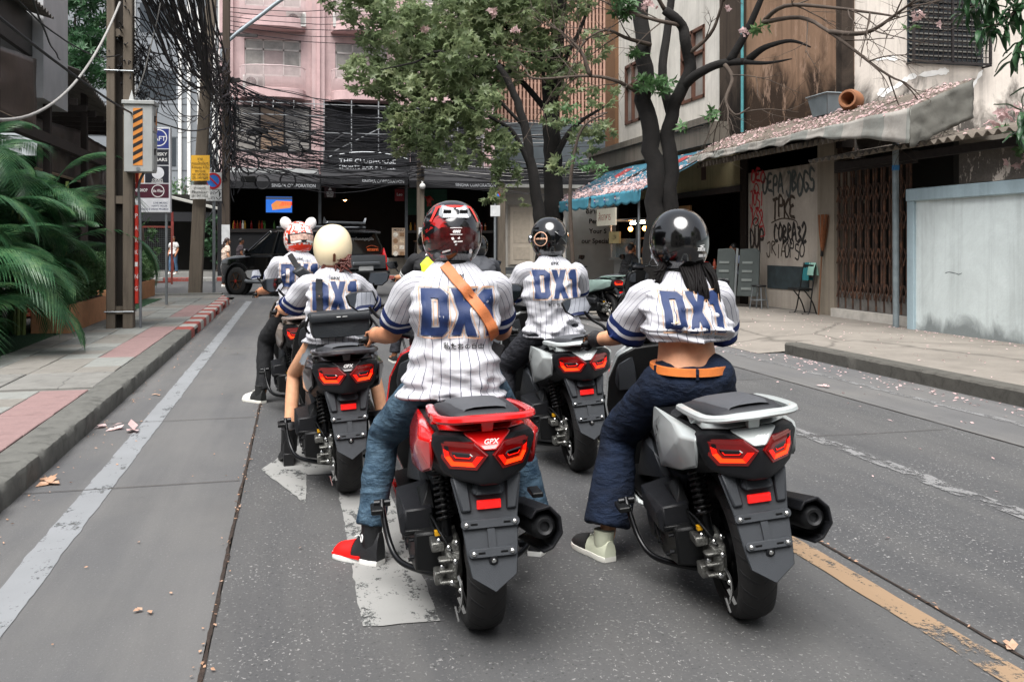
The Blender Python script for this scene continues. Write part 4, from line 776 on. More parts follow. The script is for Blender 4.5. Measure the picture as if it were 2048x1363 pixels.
def scooter(name,label,loc,rz,body,accent=None,steer=0,lean=0.0):
 """body: painted panel material"""
 accent=accent or body
 t=thing(name,label,'scooter',loc,rz,'scooters waiting in the lane');t.rotation_euler.y=-lean
 o={}
 rw=wheel(t,0,.275,.145);fw=wheel(t,1.38,.265,.115,False)
 mb=MB();mb.hull([(x,y,z)for x,y,z in((-.235,.02,.22),(-.235,.02,.36),(-.10,.0,.20),(-.10,0,.37),(-.25,.45,.24),(-.25,.45,.40),(-.10,.5,.22),(-.10,.5,.42),(-.24,.25,.19),(-.24,.2,.41))])
 eng=mb.obj('engine_case',mBlk,t,30,.008)
 mb=MB()
 for k,(yy,zz)in enumerate(((.06,.33),(.14,.36),(.24,.37),(.33,.36),(.40,.30),(.30,.23),(.16,.22),(.07,.26))):mb.cyl((-.236,yy,zz),(-.254,yy,zz),.008,8)
 for k in range(5):mb.bar((-.256,.2+.02*k,.25+.015*k),(-.256,.3+.02*k,.29+.015*k),.006,.006)
 mb.lathe([(.075,0),(.07,.018),(.03,.022)],(-.244,.36,.31),(-1,0,0),20);objs(mb,'cover_bolt',mDk,eng,40)
 mb=MB();mb.hull([(-.13,-.10,.20),(-.13,-.11,.32),(-.08,-.11,.18),(-.08,-.13,.33),(-.07,.1,.17),(-.07,.1,.36),(-.14,.08,.19),(-.14,.08,.36),(-.10,-.14,.25)])
 mb.lathe([(.088,0),(.10,.012),(.10,.03),(.085,.04)],(-.108,0,.265),(1,0,0),28)
 mb.box((-.155,-.03,.335),(.05,.10,.035));mb.box((-.15,-.05,.22),(.045,.07,.05))
 for zz in(.30,.26,.22):mb.box((-.125,-.11,zz),(.07,.05,.012))
 gear=mb.obj('gear_case',mAlu,t,30,.004)
 mb=MB()
 for p in((-.10,-.145,.30),(-.115,-.135,.22),(-.085,-.14,.19),(-.145,-.10,.27),(-.12,-.12,.345),(-.15,-.06,.355),(-.09,-.12,.36)):mb.lathe([(.010,0),(.010,.014),(.005,.018)],p,(0,-1,.2),8)
 mb.tube(spline([(-.09,-.13,.24),(-.082,-.16,.20),(-.085,-.155,.15),(-.10,-.15,.115)]),.006,6);mb.bar((-.095,-.15,.17),(-.075,-.155,.11),.007,.012);mb.bar((-.11,-.15,.14),(-.10,-.155,.085),.006,.02)
 objs(mb,'brake_arm',mChrome,gear,40)
 mb=MB();mb.box((-.155,-.06,.385),(.02,.025,.016));mb.obj('cable_clip',mYel,gear)
 mb=MB();mb.tube(spline([(-.14,-.07,.37),(-.17,-.02,.40),(-.16,.10,.44),(-.1,.25,.5)]),.007,6);mb.tube(spline([(-.11,-.13,.33),(-.15,-.09,.40),(-.17,.05,.42),(-.2,.3,.36)]),.005,6);objs(mb,'cable',mBlk,t,60)
 mb=MB();mb.hull([(-.285,.07,.355),(-.29,.08,.415),(-.265,.06,.445),(-.16,.05,.45),(-.155,.05,.355),(-.27,.06,.34),(-.28,.40,.36),(-.28,.40,.45),(-.15,.42,.47),(-.15,.42,.36)])
 ab=mb.obj('air_box',mDk,t,25,.006);mb=MB();mb.box((-.22,.05,.365),(.10,.02,.014));mb.hull([(-.20,.07,.44),(-.15,.07,.44),(-.20,.2,.49),(-.15,.2,.52),(-.2,.3,.47),(-.15,.3,.47)]);objs(mb,'air_duct',mBlk,ab,30,.003)
 for sx in(-1,1):
  a=V((sx*.115,-.03,.36));b=V((sx*.125,.03,.64));mb=MB()
  mb.cyl(a,b,.012,10);mb.cyl(a,a.lerp(b,.22),.020,12);mb.cyl(a.lerp(b,.9),b,.024,12);mb.box(a+V((0,0,-.02)),(.035,.045,.05));so=mb.obj('shock_absorber',mPipe,t,40)
  mb=MB();d=(b-a);u=d.orthogonal().normalized();w=d.normalized().cross(u);P=[]
  for k in range(9*14+1):
   q=2*math.pi*k/14;P.append(a+d*(.2+.7*k/(9*14))+(u*math.cos(q)+w*math.sin(q))*.030)
  mb.tube(P,.0062,6);mb.obj('spring',mSpring,so,60)
 mb=MB();mb.mir([(.11,-.30,.655),(.160,-.24,.70),(.155,-.24,.80),(.08,-.33,.815),(.12,.35,.48),(.19,.30,.56),(.18,.35,.78),(.10,.62,.44),(.17,.62,.74),(.13,.75,.60)])
 core=mb.obj('tail_body',mBlk,t,40,.015,seg=2)
 mb=MB();mb.hull([(sx*x,y,z)for sx in(-1,1)for x,y,z in((.11,.1,.40),(.12,.75,.35),(.16,.45,.55),(.10,.2,.62),(.13,.75,.55))]);mb.obj('engine_cradle',mBlk,t,25,.005)
 mb=MB()
 def pan(x,z,d=0):return(x,tail_y(x,z)+d,z)
 top=[(-.188,.775),(-.170,.806),(-.085,.812),(-.028,.768),(.028,.768),(.085,.812),(.170,.806),(.188,.775)]
 bot=[(.150,.668),(.10,.648),(.03,.640),(-.03,.640),(-.10,.648),(-.150,.668)]
 out=top+bot;mb.hull([pan(x,z)for x,z in out]+[pan(x,z,.07)for x,z in out]+[pan(0,.70,-.004)])
 pn=mb.obj('tail_panel',mDk,t,60,.016,seg=3)
 for sx in(-1,1):
  P=lightpoly(sx);mb=MB();mb.loft([on_tail(offset_poly(P,.006),-.004),on_tail(offset_poly(P,.003),.007),on_tail(P,.008)])
  tl=mb.obj('tail_lamp',mLens,t,20)
  lo=offset_poly(P,-.005);li=offset_poly(P,-.013)
  mb=MB();n=6
  mb.loft([on_tail(lo,.0065),on_tail(lo,.0095),on_tail(li,.0105),on_tail(li,.0065)],False);mb.obj('light_ring',mLens,tl)
  def strip(poly2,d):
   m=MB();a=on_tail([p[0]for p in poly2],d);b=on_tail([p[1]for p in poly2],d)
   m.add(a+b,[(i,i+1,len(a)+i+1,len(a)+i)for i in range(len(a)-1)]);return m
  q0=offset_poly(P,-.009);q1=offset_poly(P,-.024)
  idx=[5,4,3,2]
  s0=[(V(q0[0]).lerp(V(q0[5]),.35),V(q1[0]).lerp(V(q1[5]),.35))]+[(V(q0[i]),V(q1[i]))for i in idx]
  strip([s0[0],s0[1]],.0115).obj('light_guide',mLed,tl);strip([s0[1],s0[2],s0[3]],.0117).obj('light_guide',mLedO,tl);strip([s0[3],s0[4]],.0115).obj('light_guide',mLed,tl)
  qq=offset_poly(P,-.031);mb=MB();mb.loft([on_tail(qq,.006),on_tail(offset_poly(P,-.036),.012)]);mb.obj('lens_core',mLensIn,tl,20)
  w0=offset_poly(P,-.037);w1=offset_poly(P,-.040);strip([(V(w0[i]),V(w1[i]))for i in(5,4,3,2)],.0135).obj('light_line',mLed,tl)
 for sx in(-1,1):
  c=[(.188,-.300,.784),(.222,-.20,.778),(.230,-.15,.745),(.184,-.268,.672),(.205,-.10,.622),(.158,-.265,.80),(.232,.10,.70),(.225,.12,.61),(.19,.35,.53),(.215,.30,.72),(.17,.45,.78),(.16,.55,.70),(.15,.50,.58),(.205,-.05,.80)]
  mb=MB();mb.hull([(sx*a,b,e)for a,b,e in c]);sp=mb.obj('side_panel',body,t,35,.014,seg=3)
  mb=MB();mb.hull([(sx*a,b,e)for a,b,e in((.12,.40,.46),(.17,.42,.46),(.20,.9,.36),(.14,.95,.34),(.20,.42,.58),(.15,.75,.62),(.19,.7,.58))]);mb.obj('lower_cover',mGry,t,25,.005)
 mb=MB();mb.mir([(.158,-.275,.812),(.085,-.355,.818),(.16,.1,.835),(.10,-.30,.84),(.13,-.10,.85)])
 mb.hull([pan(-.085,.818,-.002),pan(.085,.818,-.002),pan(-.03,.772,-.004),pan(.03,.772,-.004),pan(-.02,.764,0),pan(.02,.764,0),(-.08,-.36,.82),(.08,-.36,.82),(-.02,-.40,.77),(.02,-.40,.77)])
 mb.obj('top_cover',body,t,35,.008,seg=2)
 text('badge','GPX',.024,mWhiteP,(0,tail_y(0,.80)-.004,.799),(1,0,0),(0,.12,1),t,width=.052,bold=.0004,shear=.3,thick=.004)
 mb=MB();P=[(-.155,.02,.842),(-.165,-.12,.854),(-.168,-.28,.864),(-.158,-.375,.868),(-.115,-.42,.870),(-.06,-.43,.872),(0,-.432,.872)]
 P=P+[(-a,b,c)for a,b,c in reversed(P[:-1])];SP=spline(P,4);rings=[]
 for i,p in enumerate(SP):
  tn=(SP[min(i+1,len(SP)-1)]-SP[max(i-1,0)]).normalized();sd_=V((tn.y,-tn.x,0)).normalized()
  wd=.016+.010*math.exp(-((p.x/.11)**2));hh=.0125
  rings.append([p+sd_*a*wd+V((0,0,b*hh))for a,b in((-1,-.4),(-.6,-1),(.6,-1),(1,-.3),(.85,.6),(.3,1),(-.5,1),(-1,.5))])
 mb.loft(rings)
 gr=mb.obj('grab_rail',body,t,35)
 mb=MB();mb.mir([(.02,-.40,.82),(.02,-.37,.82),(.022,-.42,.87),(.022,-.38,.87)])
 for sx in(-1,1):mb.hull([(sx*a,b,c)for a,b,c in((.135,-.22,.82),(.175,-.20,.82),(.155,-.28,.865),(.18,-.2,.86),(.14,-.14,.83),(.17,-.12,.85))])
 objs(mb,'rail_post',body,gr,25,.003)
 def sring(y,hw,zt,zb):
  return[(hw*a,y,zb+(zt-zb)*b)for a,b in((-.8,0),(-1,.25),(-1,.6),(-.86,.88),(-.5,1),(0,1.02),(.5,1),(.86,.88),(1,.6),(1,.25),(.8,0))]
 mb=MB();mb.loft([sring(y,w,a,b)for y,w,a,b in((.80,.055,.755,.70),(.74,.085,.775,.69),(.60,.125,.775,.69),(.42,.155,.775,.70),(.26,.165,.787,.72),(.18,.165,.81,.74),(.10,.16,.845,.76),(.0,.155,.868,.80),(-.15,.140,.884,.82),(-.28,.132,.893,.84),(-.36,.122,.894,.85),(-.395,.105,.886,.855),(-.41,.08,.873,.86))])
 st=mb.obj('seat',mSeat,t,50)
 mb=MB();mb.loft([[(x*.82,y,z+.004)for x,_,z in sring(y,w,a,a-.04)[2:9]]for y,w,a in((.04,.135,.860),(-.02,.13,.876),(-.15,.125,.886),(-.28,.118,.897),(-.375,.095,.898))],False);mb.obj('seat_pad',mSeatTop,st,50)
 fp=lambda z:-.30-(.66-z)*.36
 def fend(poly,d0,d1):
  m=MB();a=[V((x,fp(z)-d0,z))for x,z in poly];b=[V((x,fp(z)-d1,z))for x,z in poly];m.loft([a,b]);return m
 body_poly=[(-.115,.665),(.115,.665),(.125,.645),(.100,.52),(.088,.40),(.078,.335),(.0,.285),(-.078,.335),(-.088,.40),(-.100,.52),(-.125,.645)]
 fd=fend(body_poly,0,.012).obj('rear_fender',mGry,t,20,.003)
 mb=MB()
 for sx in(-1,1):mb.hull([(sx*x,fp(z)-d,z)for x,z,d in((.125,.655,.0),(.075,.66,.0),(.068,.635,.03),(.112,.63,.03),(.10,.53,.0),(.060,.53,.0),(.062,.545,.028),(.094,.545,.028),(.118,.655,.03),(.075,.66,.02))])
 objs(mb,'fender_rib',mGry,fd,20,.004)
 mb=MB();mb.mir([(.028,fp(.66)-.012,.662),(.045,fp(.65)-.012,.645),(.058,fp(.60)-.012,.60),(.05,fp(.6)-.06,.600),(.032,fp(.65)-.045,.645),(.058,fp(.61)-.04,.615),(.04,fp(.59)-.012,.59)]);mb.obj('plate_lamp',mGry,fd,20,.004)
 mb=MB();mb.box((0,fp(.562)-.026,.562),(.084,.012,.030));mb.obj('reflector',mReflR,t,None,.002)
 tilt=Matrix.Rotation(-math.atan(.36),3,'X')
 for z,w in((.502,.205),(.412,.168)):
  mb=MB();rr=[]
  for zz in(z-.014,z+.014):pass
  mb.hull([(sx*a,fp(z+b)-d,z+b)for sx in(-1,1)for a,b,d in((w/2-.008,.014,.018),(w/2-.008,-.014,.018),(w/2,.006,.018),(w/2,-.006,.018),(w/2-.008,.014,.027),(w/2-.008,-.014,.027),(w/2,.006,.027),(w/2,-.006,.027))])
  br=mb.obj('plate_bracket',mGry,t,25,.002)
  for sx in(-1,1):
   mb=MB();mb.lathe([(.009,0),(.009,.006),(.005,.010)],(sx*(w/2-.018),fp(z)-.026,z),(0,-1,-.1),10);mb.obj('bolt',mChrome,br,40)
   mb=MB();mb.box((sx*(w/2-.045),fp(z)-.0275,z),(.024,.002,.007));mb.obj('slot',mBlk,br)
 mb=MB();mb.hull([(sx*.013,fp(z)-d,z)for sx in(-1,1)for z in(.485,.425)for d in(.01,.022)]);mb.obj('bracket_stem',mGry,t)
 mb=MB();mb.lathe([(.016,0),(.016,.008),(.008,.01)],(0,fp(.385)-.012,.385),(0,-1,-.1),12);cb=mb.obj('bracket_boss',mDk,t,40)
 mb=MB();mb.lathe([(.008,0),(.008,.006),(.004,.009)],(0,fp(.385)-.021,.386),(0,-1,-.1),10);mb.obj('bolt',mChrome,cb,40)
 mb=MB();mb.hull([(sx*.07,y,z)for sx in(-1,1)for y,z in((-.30,.60),(-.2,.60),(.0,.585),(-.30,.52),(-.2,.56),(.1,.585))]);mb.obj('inner_fender',mBlk,t,25)
 mb=MB();mb.lathe([(.016,.02),(.018,.0),(.028,-.004),(.041,.012),(.046,.03),(.049,.06),(.052,.40),(.04,.48),(.03,.5)],(.200,-.335,.455),(0,.98,-.17),24);ex=mb.obj('exhaust',mExh,t,35)
 mb=MB()
 out=[(.146,.495),(.168,.522),(.222,.530),(.258,.49),(.262,.43),(.228,.375),(.19,.36)];inn=[(.152,.488),(.172,.511),(.217,.518),(.247,.485),(.250,.434),(.222,.386),(.19,.372)]
 r0=[V((x,-.36+.25*(abs(z-.45)),z))for x,z in out+inn[::-1]];r1=[V((x*.97,.12,z-.09))for x,z in out+inn[::-1]]
 mb.loft([r0,r1]);mb.obj('exhaust_guard',mDk,ex,25,.004)
 mb=MB();mb.tube(spline([(.2,.13,.375),(.18,.3,.25),(.1,.5,.2),(.05,.65,.22)]),.022,10);mb.obj('exhaust_pipe',mPipe,ex,60)
 mb=MB();mb.tube(spline([(-.335,.50,.37),(-.335,.46,.33),(-.315,.40,.22),(-.28,.32,.165),(-.2,.22,.15),(-.1,.12,.15)]),.013,8);mb.cyl((-.30,.5,.36),(-.37,.5,.36),.016,10);sg=mb.obj('centre_stand',mPipe,t,60)
 mb=MB();mb.box((-.36,.47,.345),(.05,.12,.022));mb.box((.34,.5,.345),(.05,.12,.022));objs(mb,'pillion_peg',mBlk,t,None,.004)
 mb=MB();mb.tube(spline([(.28,.5,.3),(.27,.35,.17),(.12,.2,.15)]),.012,8);mb.box((.28,.36,.17),(.10,.03,.02));objs(mb,'stand_arm',mPipe,t,60)
 mb=MB()
 for sx in(-1,1):mb.hull([(sx*a,b,c)for a,b,c in((.08,.55,.33),(.25,.62,.335),(.255,1.05,.36),(.10,1.15,.36),(.22,.62,.29),(.23,1.08,.30),(.08,1.1,.28),(.08,.6,.28))])
 objs(mb,'footboard',mBlk,t,25,.006)
 mb=MB()
 for sx in(-1,1):mb.hull([(sx*a,b,c)for a,b,c in((.20,.58,.275),(.262,.64,.30),(.268,1.05,.33),(.22,1.12,.29),(.268,1.05,.30),(.258,.66,.325),(.2,.9,.26))])
 objs(mb,'sill_trim',body,t,25,.005)
 mb=MB();mb.mir([(.09,.62,.36),(.085,.62,.66),(.09,1.10,.36),(.075,1.12,.72),(.05,.9,.68),(.06,.7,.70)]);mb.obj('tunnel',mDk,t,25,.01)
 mb=MB();sh=[(.20,1.10,.335),(.262,1.14,.50),(.268,1.17,.66),(.245,1.15,.80),(.19,1.10,.915),(.10,1.08,.955)]
 mb.mir([(a,b,c)for a,b,c in sh]+[(a*.9,b+.07,c)for a,b,c in sh]);ls=mb.obj('leg_shield',mBlk,t,22,.008)
 mb=MB();mb.mir([(a+.004,b+.022,c+.004)for a,b,c in sh]+[(a*.95,b+.10,c+.01)for a,b,c in sh]+[(.09,1.36,.62),(.08,1.34,.86),(.05,1.38,.72),(.1,1.30,.45),(.06,1.27,.98)]);mb.obj('front_fairing',body,t,22,.008)
 mb=MB();mb.mir([(.07,1.385,.80),(.085,1.36,.70),(.02,1.40,.74),(.02,1.37,.84),(.05,1.37,.66)]);mb.obj('headlamp',mScreen,t,25)
 mb=MB()
 for sx in(-1,1):mb.hull([(sx*a,b,c)for a,b,c in((.11,1.065,.74),(.21,1.095,.74),(.20,1.075,.88),(.12,1.05,.92),(.11,1.10,.74),(.20,1.12,.86),(.22,1.12,.78))])
 objs(mb,'glove_box',mGry,ls,22,.006)
 mb=MB();mb.lathe([(.062,0),(.062,.02),(.052,.024),(.046,.010),(.03,.012),(.026,.022),(.0,.024)],(-.145,1.105,.62),(0,-1,.05),24);mb.obj('filler_cap',mDk,ls,40)
 mb=MB();mb.lathe([(.02,0),(.02,.014),(.012,.018)],(.12,1.08,.70),(0,-1,.1),14);mb.obj('key_switch',mChrome,ls,40)
 mb=MB();mb.mir([(.10,1.22,.93),(.11,1.26,.98),(.07,1.20,1.16),(.05,1.30,.95),(.06,1.19,1.165),(.08,1.21,1.14)]);mb.obj('windscreen',mScreen,t,25)
 mb=MB();[mb.tube([(sx*.07,1.38,.265),(sx*.07,1.28,.62)],.017,10)for sx in(-1,1)];objs(mb,'front_fork',mPipe,t,60)
 mb=MB();arc=[]
 for k in range(9):
  a=R(20+150*k/8);c=V((0,1.38+.295*math.cos(a),.265+.295*math.sin(a)));arc.append([c+V((x,0,0))+V((0,math.cos(a),math.sin(a)))*dz for x,dz in((-.07,-.03),(-.055,.008),(.055,.008),(.07,-.03),(.05,-.002),(-.05,-.002))])
 mb.loft(arc);mb.obj('front_fender',body,t,35)
 hb=t;cs,sn=math.cos(steer),math.sin(steer)
 def hz(p):
  y=p[1]-1.14;return V((p[0]*cs-y*sn,1.14+p[0]*sn+y*cs,p[2]))
 mb=MB();mb.tube(spline([hz(p)for p in((-.31,1.035,1.015),(-.2,1.10,1.02),(-.08,1.14,.99),(.08,1.14,.99),(.2,1.10,1.02),(.31,1.035,1.015))]),.013,10);mb.obj('bar',mPipe,hb,60)
 for sx in(-1,1):
  g=MB();a=V(hz((sx*.26,1.065,1.017)));b=V(hz((sx*.375,.995,1.012)))
  g.lathe([(.017,0),(.019,.01),(.017,.02),(.0175,(b-a).length-.02),(.020,(b-a).length-.012),(.013,(b-a).length),(.013,(b-a).length+.018)],a,b-a,14);gp=g.obj('grip',mBlk,hb,50)
  g=MB();g.tube(spline([hz(p)for p in((sx*.22,1.11,1.012),(sx*.27,1.125,1.00),(sx*.36,1.075,.985),(sx*.395,1.05,.985))]),[.008]*6+[.007]*6+[.005]*6+[.007],8);g.obj('lever',mPipe,hb,60)
  g=MB();g.box(hz((sx*.225,1.085,1.02)),(.06,.055,.05),-sx*.5);g.box(hz((sx*.20,1.12,1.04)),(.07,.05,.035),-sx*.4);objs(g,'switch_block',mBlk,hb,None,.006)
  g=MB();g.tube(spline([hz(p)for p in((sx*.235,1.10,1.04),(sx*.25,1.11,1.08),(sx*.30,1.13,1.12),(sx*.335,1.13,1.165))]),.0085,8);ms=g.obj('mirror',mPipe,hb,60)
  mc=V(hz((sx*.365,1.13,1.195)));out=[(-.075,-.012),(-.05,-.048),(.028,-.052),(.07,-.02),(.085,.028),(.06,.046),(-.055,.048)]
  nrm=V((-sx*.12,-1,.075)).normalized();ux=nrm.cross(V((0,0,1))).normalized()*-sx*-1;uz=ux.cross(nrm);uz=uz if uz.z>0 else-uz
  ux=V((sx,-.12,0)).normalized()
  ring=lambda k,d:[mc+ux*(p[0]*k)+uz*(p[1]*k)+nrm*d for p in out]
  g=MB();g.loft([ring(.55,-.035),ring(.92,-.018),ring(1.0,.0),ring(.93,.004)]);g.obj('mirror_shell',mBlk,ms,40)
  g=MB();g.loft([ring(.9,.002),ring(.885,.0055)]);g.obj('mirror_glass',mMirror,ms)
 mb=MB();mb.mir([hz(p)for p in((.14,1.13,.955),(.15,1.10,1.01),(.09,1.09,1.05),(.06,1.2,1.055),(.12,1.2,.96),(.06,1.06,.99))]);mb.obj('handlebar_cover',mDk,hb,25,.008)
 mb=MB();mb.mir([hz(p)for p in((.075,1.085,1.045),(.075,1.15,1.075),(.07,1.085,1.05),(.07,1.15,1.08))]);mb.obj('dashboard',mScreen,hb)
 mb=MB();[mb.tube(spline([hz(p)for p in((sx*.21,1.12,1.0),(sx*.22,1.22,1.03),(sx*.12,1.26,.98),(sx*.05,1.22,.9))]),.005,6)for sx in(-1,1)];objs(mb,'cable',mBlk,hb,60)
 return t
 # ==== people
mSkin=M('skin_tan','#b57c5c',.55,0,.16,22,.1,200,spec=.35);mSkinL=M('skin_light','#cf9a78',.55,0,.14,18,.1,200,spec=.35)
mSkinD=M('skin_brown','#8a5a40',.5,0,.08,12,.1,200)
mNavy=M('navy_knit','#122655',.75,0,.1,20,.35,260);mLetter=M('print_blue','#0a2552',.6,0,.06,30,.2,300);mTan=M('print_tan','#c79a78',.6,0,.05)
mBlackCloth=M('black_cloth','#141417',.85,0,.2,14,.4,200);mGlove=M('glove_black','#17171a',.6,0,.15,30,.4,250)
mLeather=M('tan_leather','#b5693a',.5,0,.15,14,.3,150);mBelt=M('orange_leather','#d07536',.45,0,.12,20,.2,150)
def denim(name,base,light,lo=0.0):
 t=NT(name);co=t.co();n=t.noise(t.map(co,(1,1,1.8),(.3,.2,0)),6,7,.72,.8);f=t.noise(t.map(co,(420,420,60)),1,2,.5);z=t.xyz(co)
 c=t.mix(t.ramp(n,[(.35,0.0),(.7,1.0)]),srgb(base),srgb(light))
 c=t.mix(t.math('MULTIPLY',f,.35),c,tuple(x*.5 for x in srgb(base)))
 t.set(t.b,'Base Color',c);t.b.inputs['Roughness'].default_value=.85;t.b.inputs['Specular IOR Level'].default_value=.25
 t.bump(t.math('ADD',f,t.math('MULTIPLY',t.math('ABSOLUTE',t.math('SUBTRACT',t.noise(t.map(co,(1,1,2.6),(.4,.3,0)),6.5,3,.5),.5)),-7.0)),.5,.016);return t.m
mDen=denim('denim_washed','#1f3548','#5d7688');mDenDk=denim('denim_dark','#0b1424','#1c2a42');mDenGr=denim('denim_charcoal','#23242a','#3b3c42')
def jersey_mat():
 t=NT('pinstripe_jersey');uv=t.co('UV');x=t.xyz(uv);co=t.co()
 fr=t.math('FRACT',t.math('ADD',t.math('DIVIDE',x[0],.031),.5))
 st=t.math('MULTIPLY',t.math('GREATER_THAN',fr,.462),t.math('LESS_THAN',fr,.538))
 n=t.noise(co,5,4);base=t.mix(n,(.44,.44,.47),(.55,.55,.58))
 c=t.mix(st,base,(.035,.04,.085))
 s=t.math('SUBTRACT',x[1],10.0)
 cuff=t.math('MULTIPLY',t.math('GREATER_THAN',s,.77),t.math('GREATER_THAN',t.math('ABSOLUTE',t.math('SUBTRACT',s,.855)),.022))
 c2=t.mix(t.math('GREATER_THAN',s,.77),c,(.52,.52,.55))
 c=t.mix(cuff,c2,srgb('#122455'));t.set(t.b,'Base Color',c)
 t.b.inputs['Roughness'].default_value=.8;t.b.inputs['Specular IOR Level'].default_value=.3
 v=t.vor(co,330);t.bump(t.math('ADD',t.math('MULTIPLY',v.outputs[0],.5),t.math('MULTIPLY',t.noise(t.map(co,(1,1,2)),26,3),1.2)),.28,.008);return t.m
mJer=jersey_mat()
def sellipse(n,e=2.3):
 P=[]
 for k in range(720):
  a=2*math.pi*k/720-math.pi/2;c,s_=math.cos(a),math.sin(a)
  P.append((math.copysign(abs(c)**(2/e),c),math.copysign(abs(s_)**(2/e),s_)))
 L=[0]
 for k in range(720):L.append(L[-1]+math.dist(P[k],P[(k+1)%720]))
 out=[];k=0
 for i in range(n):
  d=L[-1]*i/n
  while L[k+1]<d:k+=1
  out.append(P[k%720])
 return out
SE=sellipse(104)
def interp(keys,s):
 for i in range(len(keys)-1):
  a,b=keys[i],keys[i+1]
  if s<=b[0]or i==len(keys)-2:
   t=min(max((s-a[0])/(b[0]-a[0]),0),1);t=t*t*(3-2*t)if False else t
   return[p+(q-p)*t for p,q in zip(a[1:],b[1:])]
def smooth_keys(keys,s):
 i=0
 while i<len(keys)-2 and s>keys[i+1][0]:i+=1
 k0=keys[max(i-1,0)];k1=keys[i];k2=keys[i+1];k3=keys[min(i+2,len(keys)-1)]
 h=k2[0]-k1[0];t=min(max((s-k1[0])/h,0),1);out=[]
 for a,b,c,d in zip(k0[1:],k1[1:],k2[1:],k3[1:]):
  m1=(c-a)/max(k2[0]-k0[0],1e-6)*h;m2=(d-b)/max(k3[0]-k1[0],1e-6)*h
  out.append((2*t**3-3*t*t+1)*b+(t**3-2*t*t+t)*m1+(-2*t**3+3*t*t)*c+(t**3-t*t)*m2)
 return out
def jersey(parent,keys,sleeves,seed=0,hem_fold=.012,mat=None,name='jersey',wr=1.0):
 """keys: (z, cx, cy, half width, half depth); sleeves: list of (points, radii)"""
 z0,z1=keys[0][0],keys[-1][0];NZ=58;N=len(SE);mb=MB();uvs=[];rings=[]
 off=V((seed*3.1,seed*1.7,0))
 for j in range(NZ+1):
  z=z0+(z1-z0)*j/NZ;cx,cy,a,b=smooth_keys(keys,z);ring=[]
  hh=max(0,1-(z-z0)/.16);up=max(0,min(1,(z1-z)/.08))
  for i,(ex,ey)in enumerate(SE):
   p=V((cx+ex*a,cy+ey*b,z));q=p+off
   d=.022*noise.noise(V((q.x*4,q.y*4,q.z*6)))+.011*noise.noise(V((q.x*9+q.z*9,q.y*9,q.z*13-q.x*7)))+.006*noise.noise(V((q.x*8-q.z*16,5,q.z*24+q.x*9)))
   d+=hem_fold*hh*noise.noise(V((q.x*7,q.y*7,q.z*34+q.x*6)))+.004*hh*noise.noise(V((q.x*24,q.y*24,q.z*20)))
   rg_=1-2.6*abs(noise.noise(V((q.x*6+q.z*5,q.y*5,q.z*7-q.x*5+11))));d+=.014*max(-1,rg_)-.005
   rg_=1-3*abs(noise.noise(V((q.x*5-q.z*4,7,q.z*15+q.x*3))));d+=.009*max(-1,rg_)*(.5+hh)
   d*=up*wr;dr=V((ex*b,ey*a,0)).normalized();ring.append(p+dr*d+V((0,0,hh*.006*noise.noise(V((q.x*8,q.y*8,3))))))
  rings.append(ring)
 circ=2.6*(max(k[3]for k in keys)+max(k[4]for k in keys))
 inner=[[V((p.x*.985+.015*keys[0][1],p.y*.985+.015*keys[0][2],p.z+.012))for p in rings[0]]]
 mb.loft(inner+rings,False)
 torso_faces=len(mb.f)
 vuv=[((i if i<=N//2 else i-N)/N*circ,(j)/NZ)for j in range(NZ+2)for i in range(N)]
 seam=N//2
 MS=32
 for sp,sr in sleeves:
  P=spline(sp,6);rr=lerpl(sr,6);o=len(mb.v);rs=[]
  fr=frames(P);m=len(P)
  for k,(p,(u,w),r)in enumerate(zip(P,fr,rr)):
   ring=[]
   for i in range(MS):
    a=2*math.pi*i/MS;q=p+(u*math.cos(a)+w*math.sin(a))*r
    d=(.014*noise.noise(V((q.x*9+seed,q.y*9,q.z*12)))+.010*noise.noise(V((q.x*17+seed,q.y*17,q.z*17-q.x*14))))*min(1,k/3)
    ring.append(q+(q-p).normalized()*d)
   rs.append(ring)
  last=[P[-1]+(q-P[-1])*.93-(P[-1]-P[-2]).normalized()*.03 for q in rs[-1]]
  mb.loft(rs+[last],False)
  vuv+=[(i/MS*.56,10+min(k/(m-1),1))for k in range(m+1)for i in range(MS)]
 me=mb.mesh(name);uvl=me.uv_layers.new()
 for p in me.polygons:
  us=[vuv[me.loops[li].vertex_index][0]for li in p.loop_indices]
  mx,mn=max(us),min(us)
  for li in p.loop_indices:
   u,v=vuv[me.loops[li].vertex_index]
   if v<9 and mx-mn>circ/2 and u<0:u+=circ
   elif v>=9 and mx-mn>.3 and u<.28:u+=.56
   uvl.data[li].uv=(u,v)
 ob=mkobj(name,me,mat or mJer,parent,180)
 tb=MB();tb.loft(rings,False)
 return ob,bvh_of(tb)
LET={'D':([(0,0),(0,1),(.41,1),(.54,.88),(.54,.12),(.41,0)],[(.185,.19),(.185,.81),(.345,.81),(.345,.19)]),'X':([(0,0),(.165,.5),(0,1),(.205,1),(.275,.73),(.345,1),(.55,1),(.385,.5),(.55,0),(.345,0),(.275,.27),(.205,0)],None),'1':([(0,.68),(0,.86),(.12,1),(.32,1),(.32,0),(.12,0),(.12,.68)],None)}
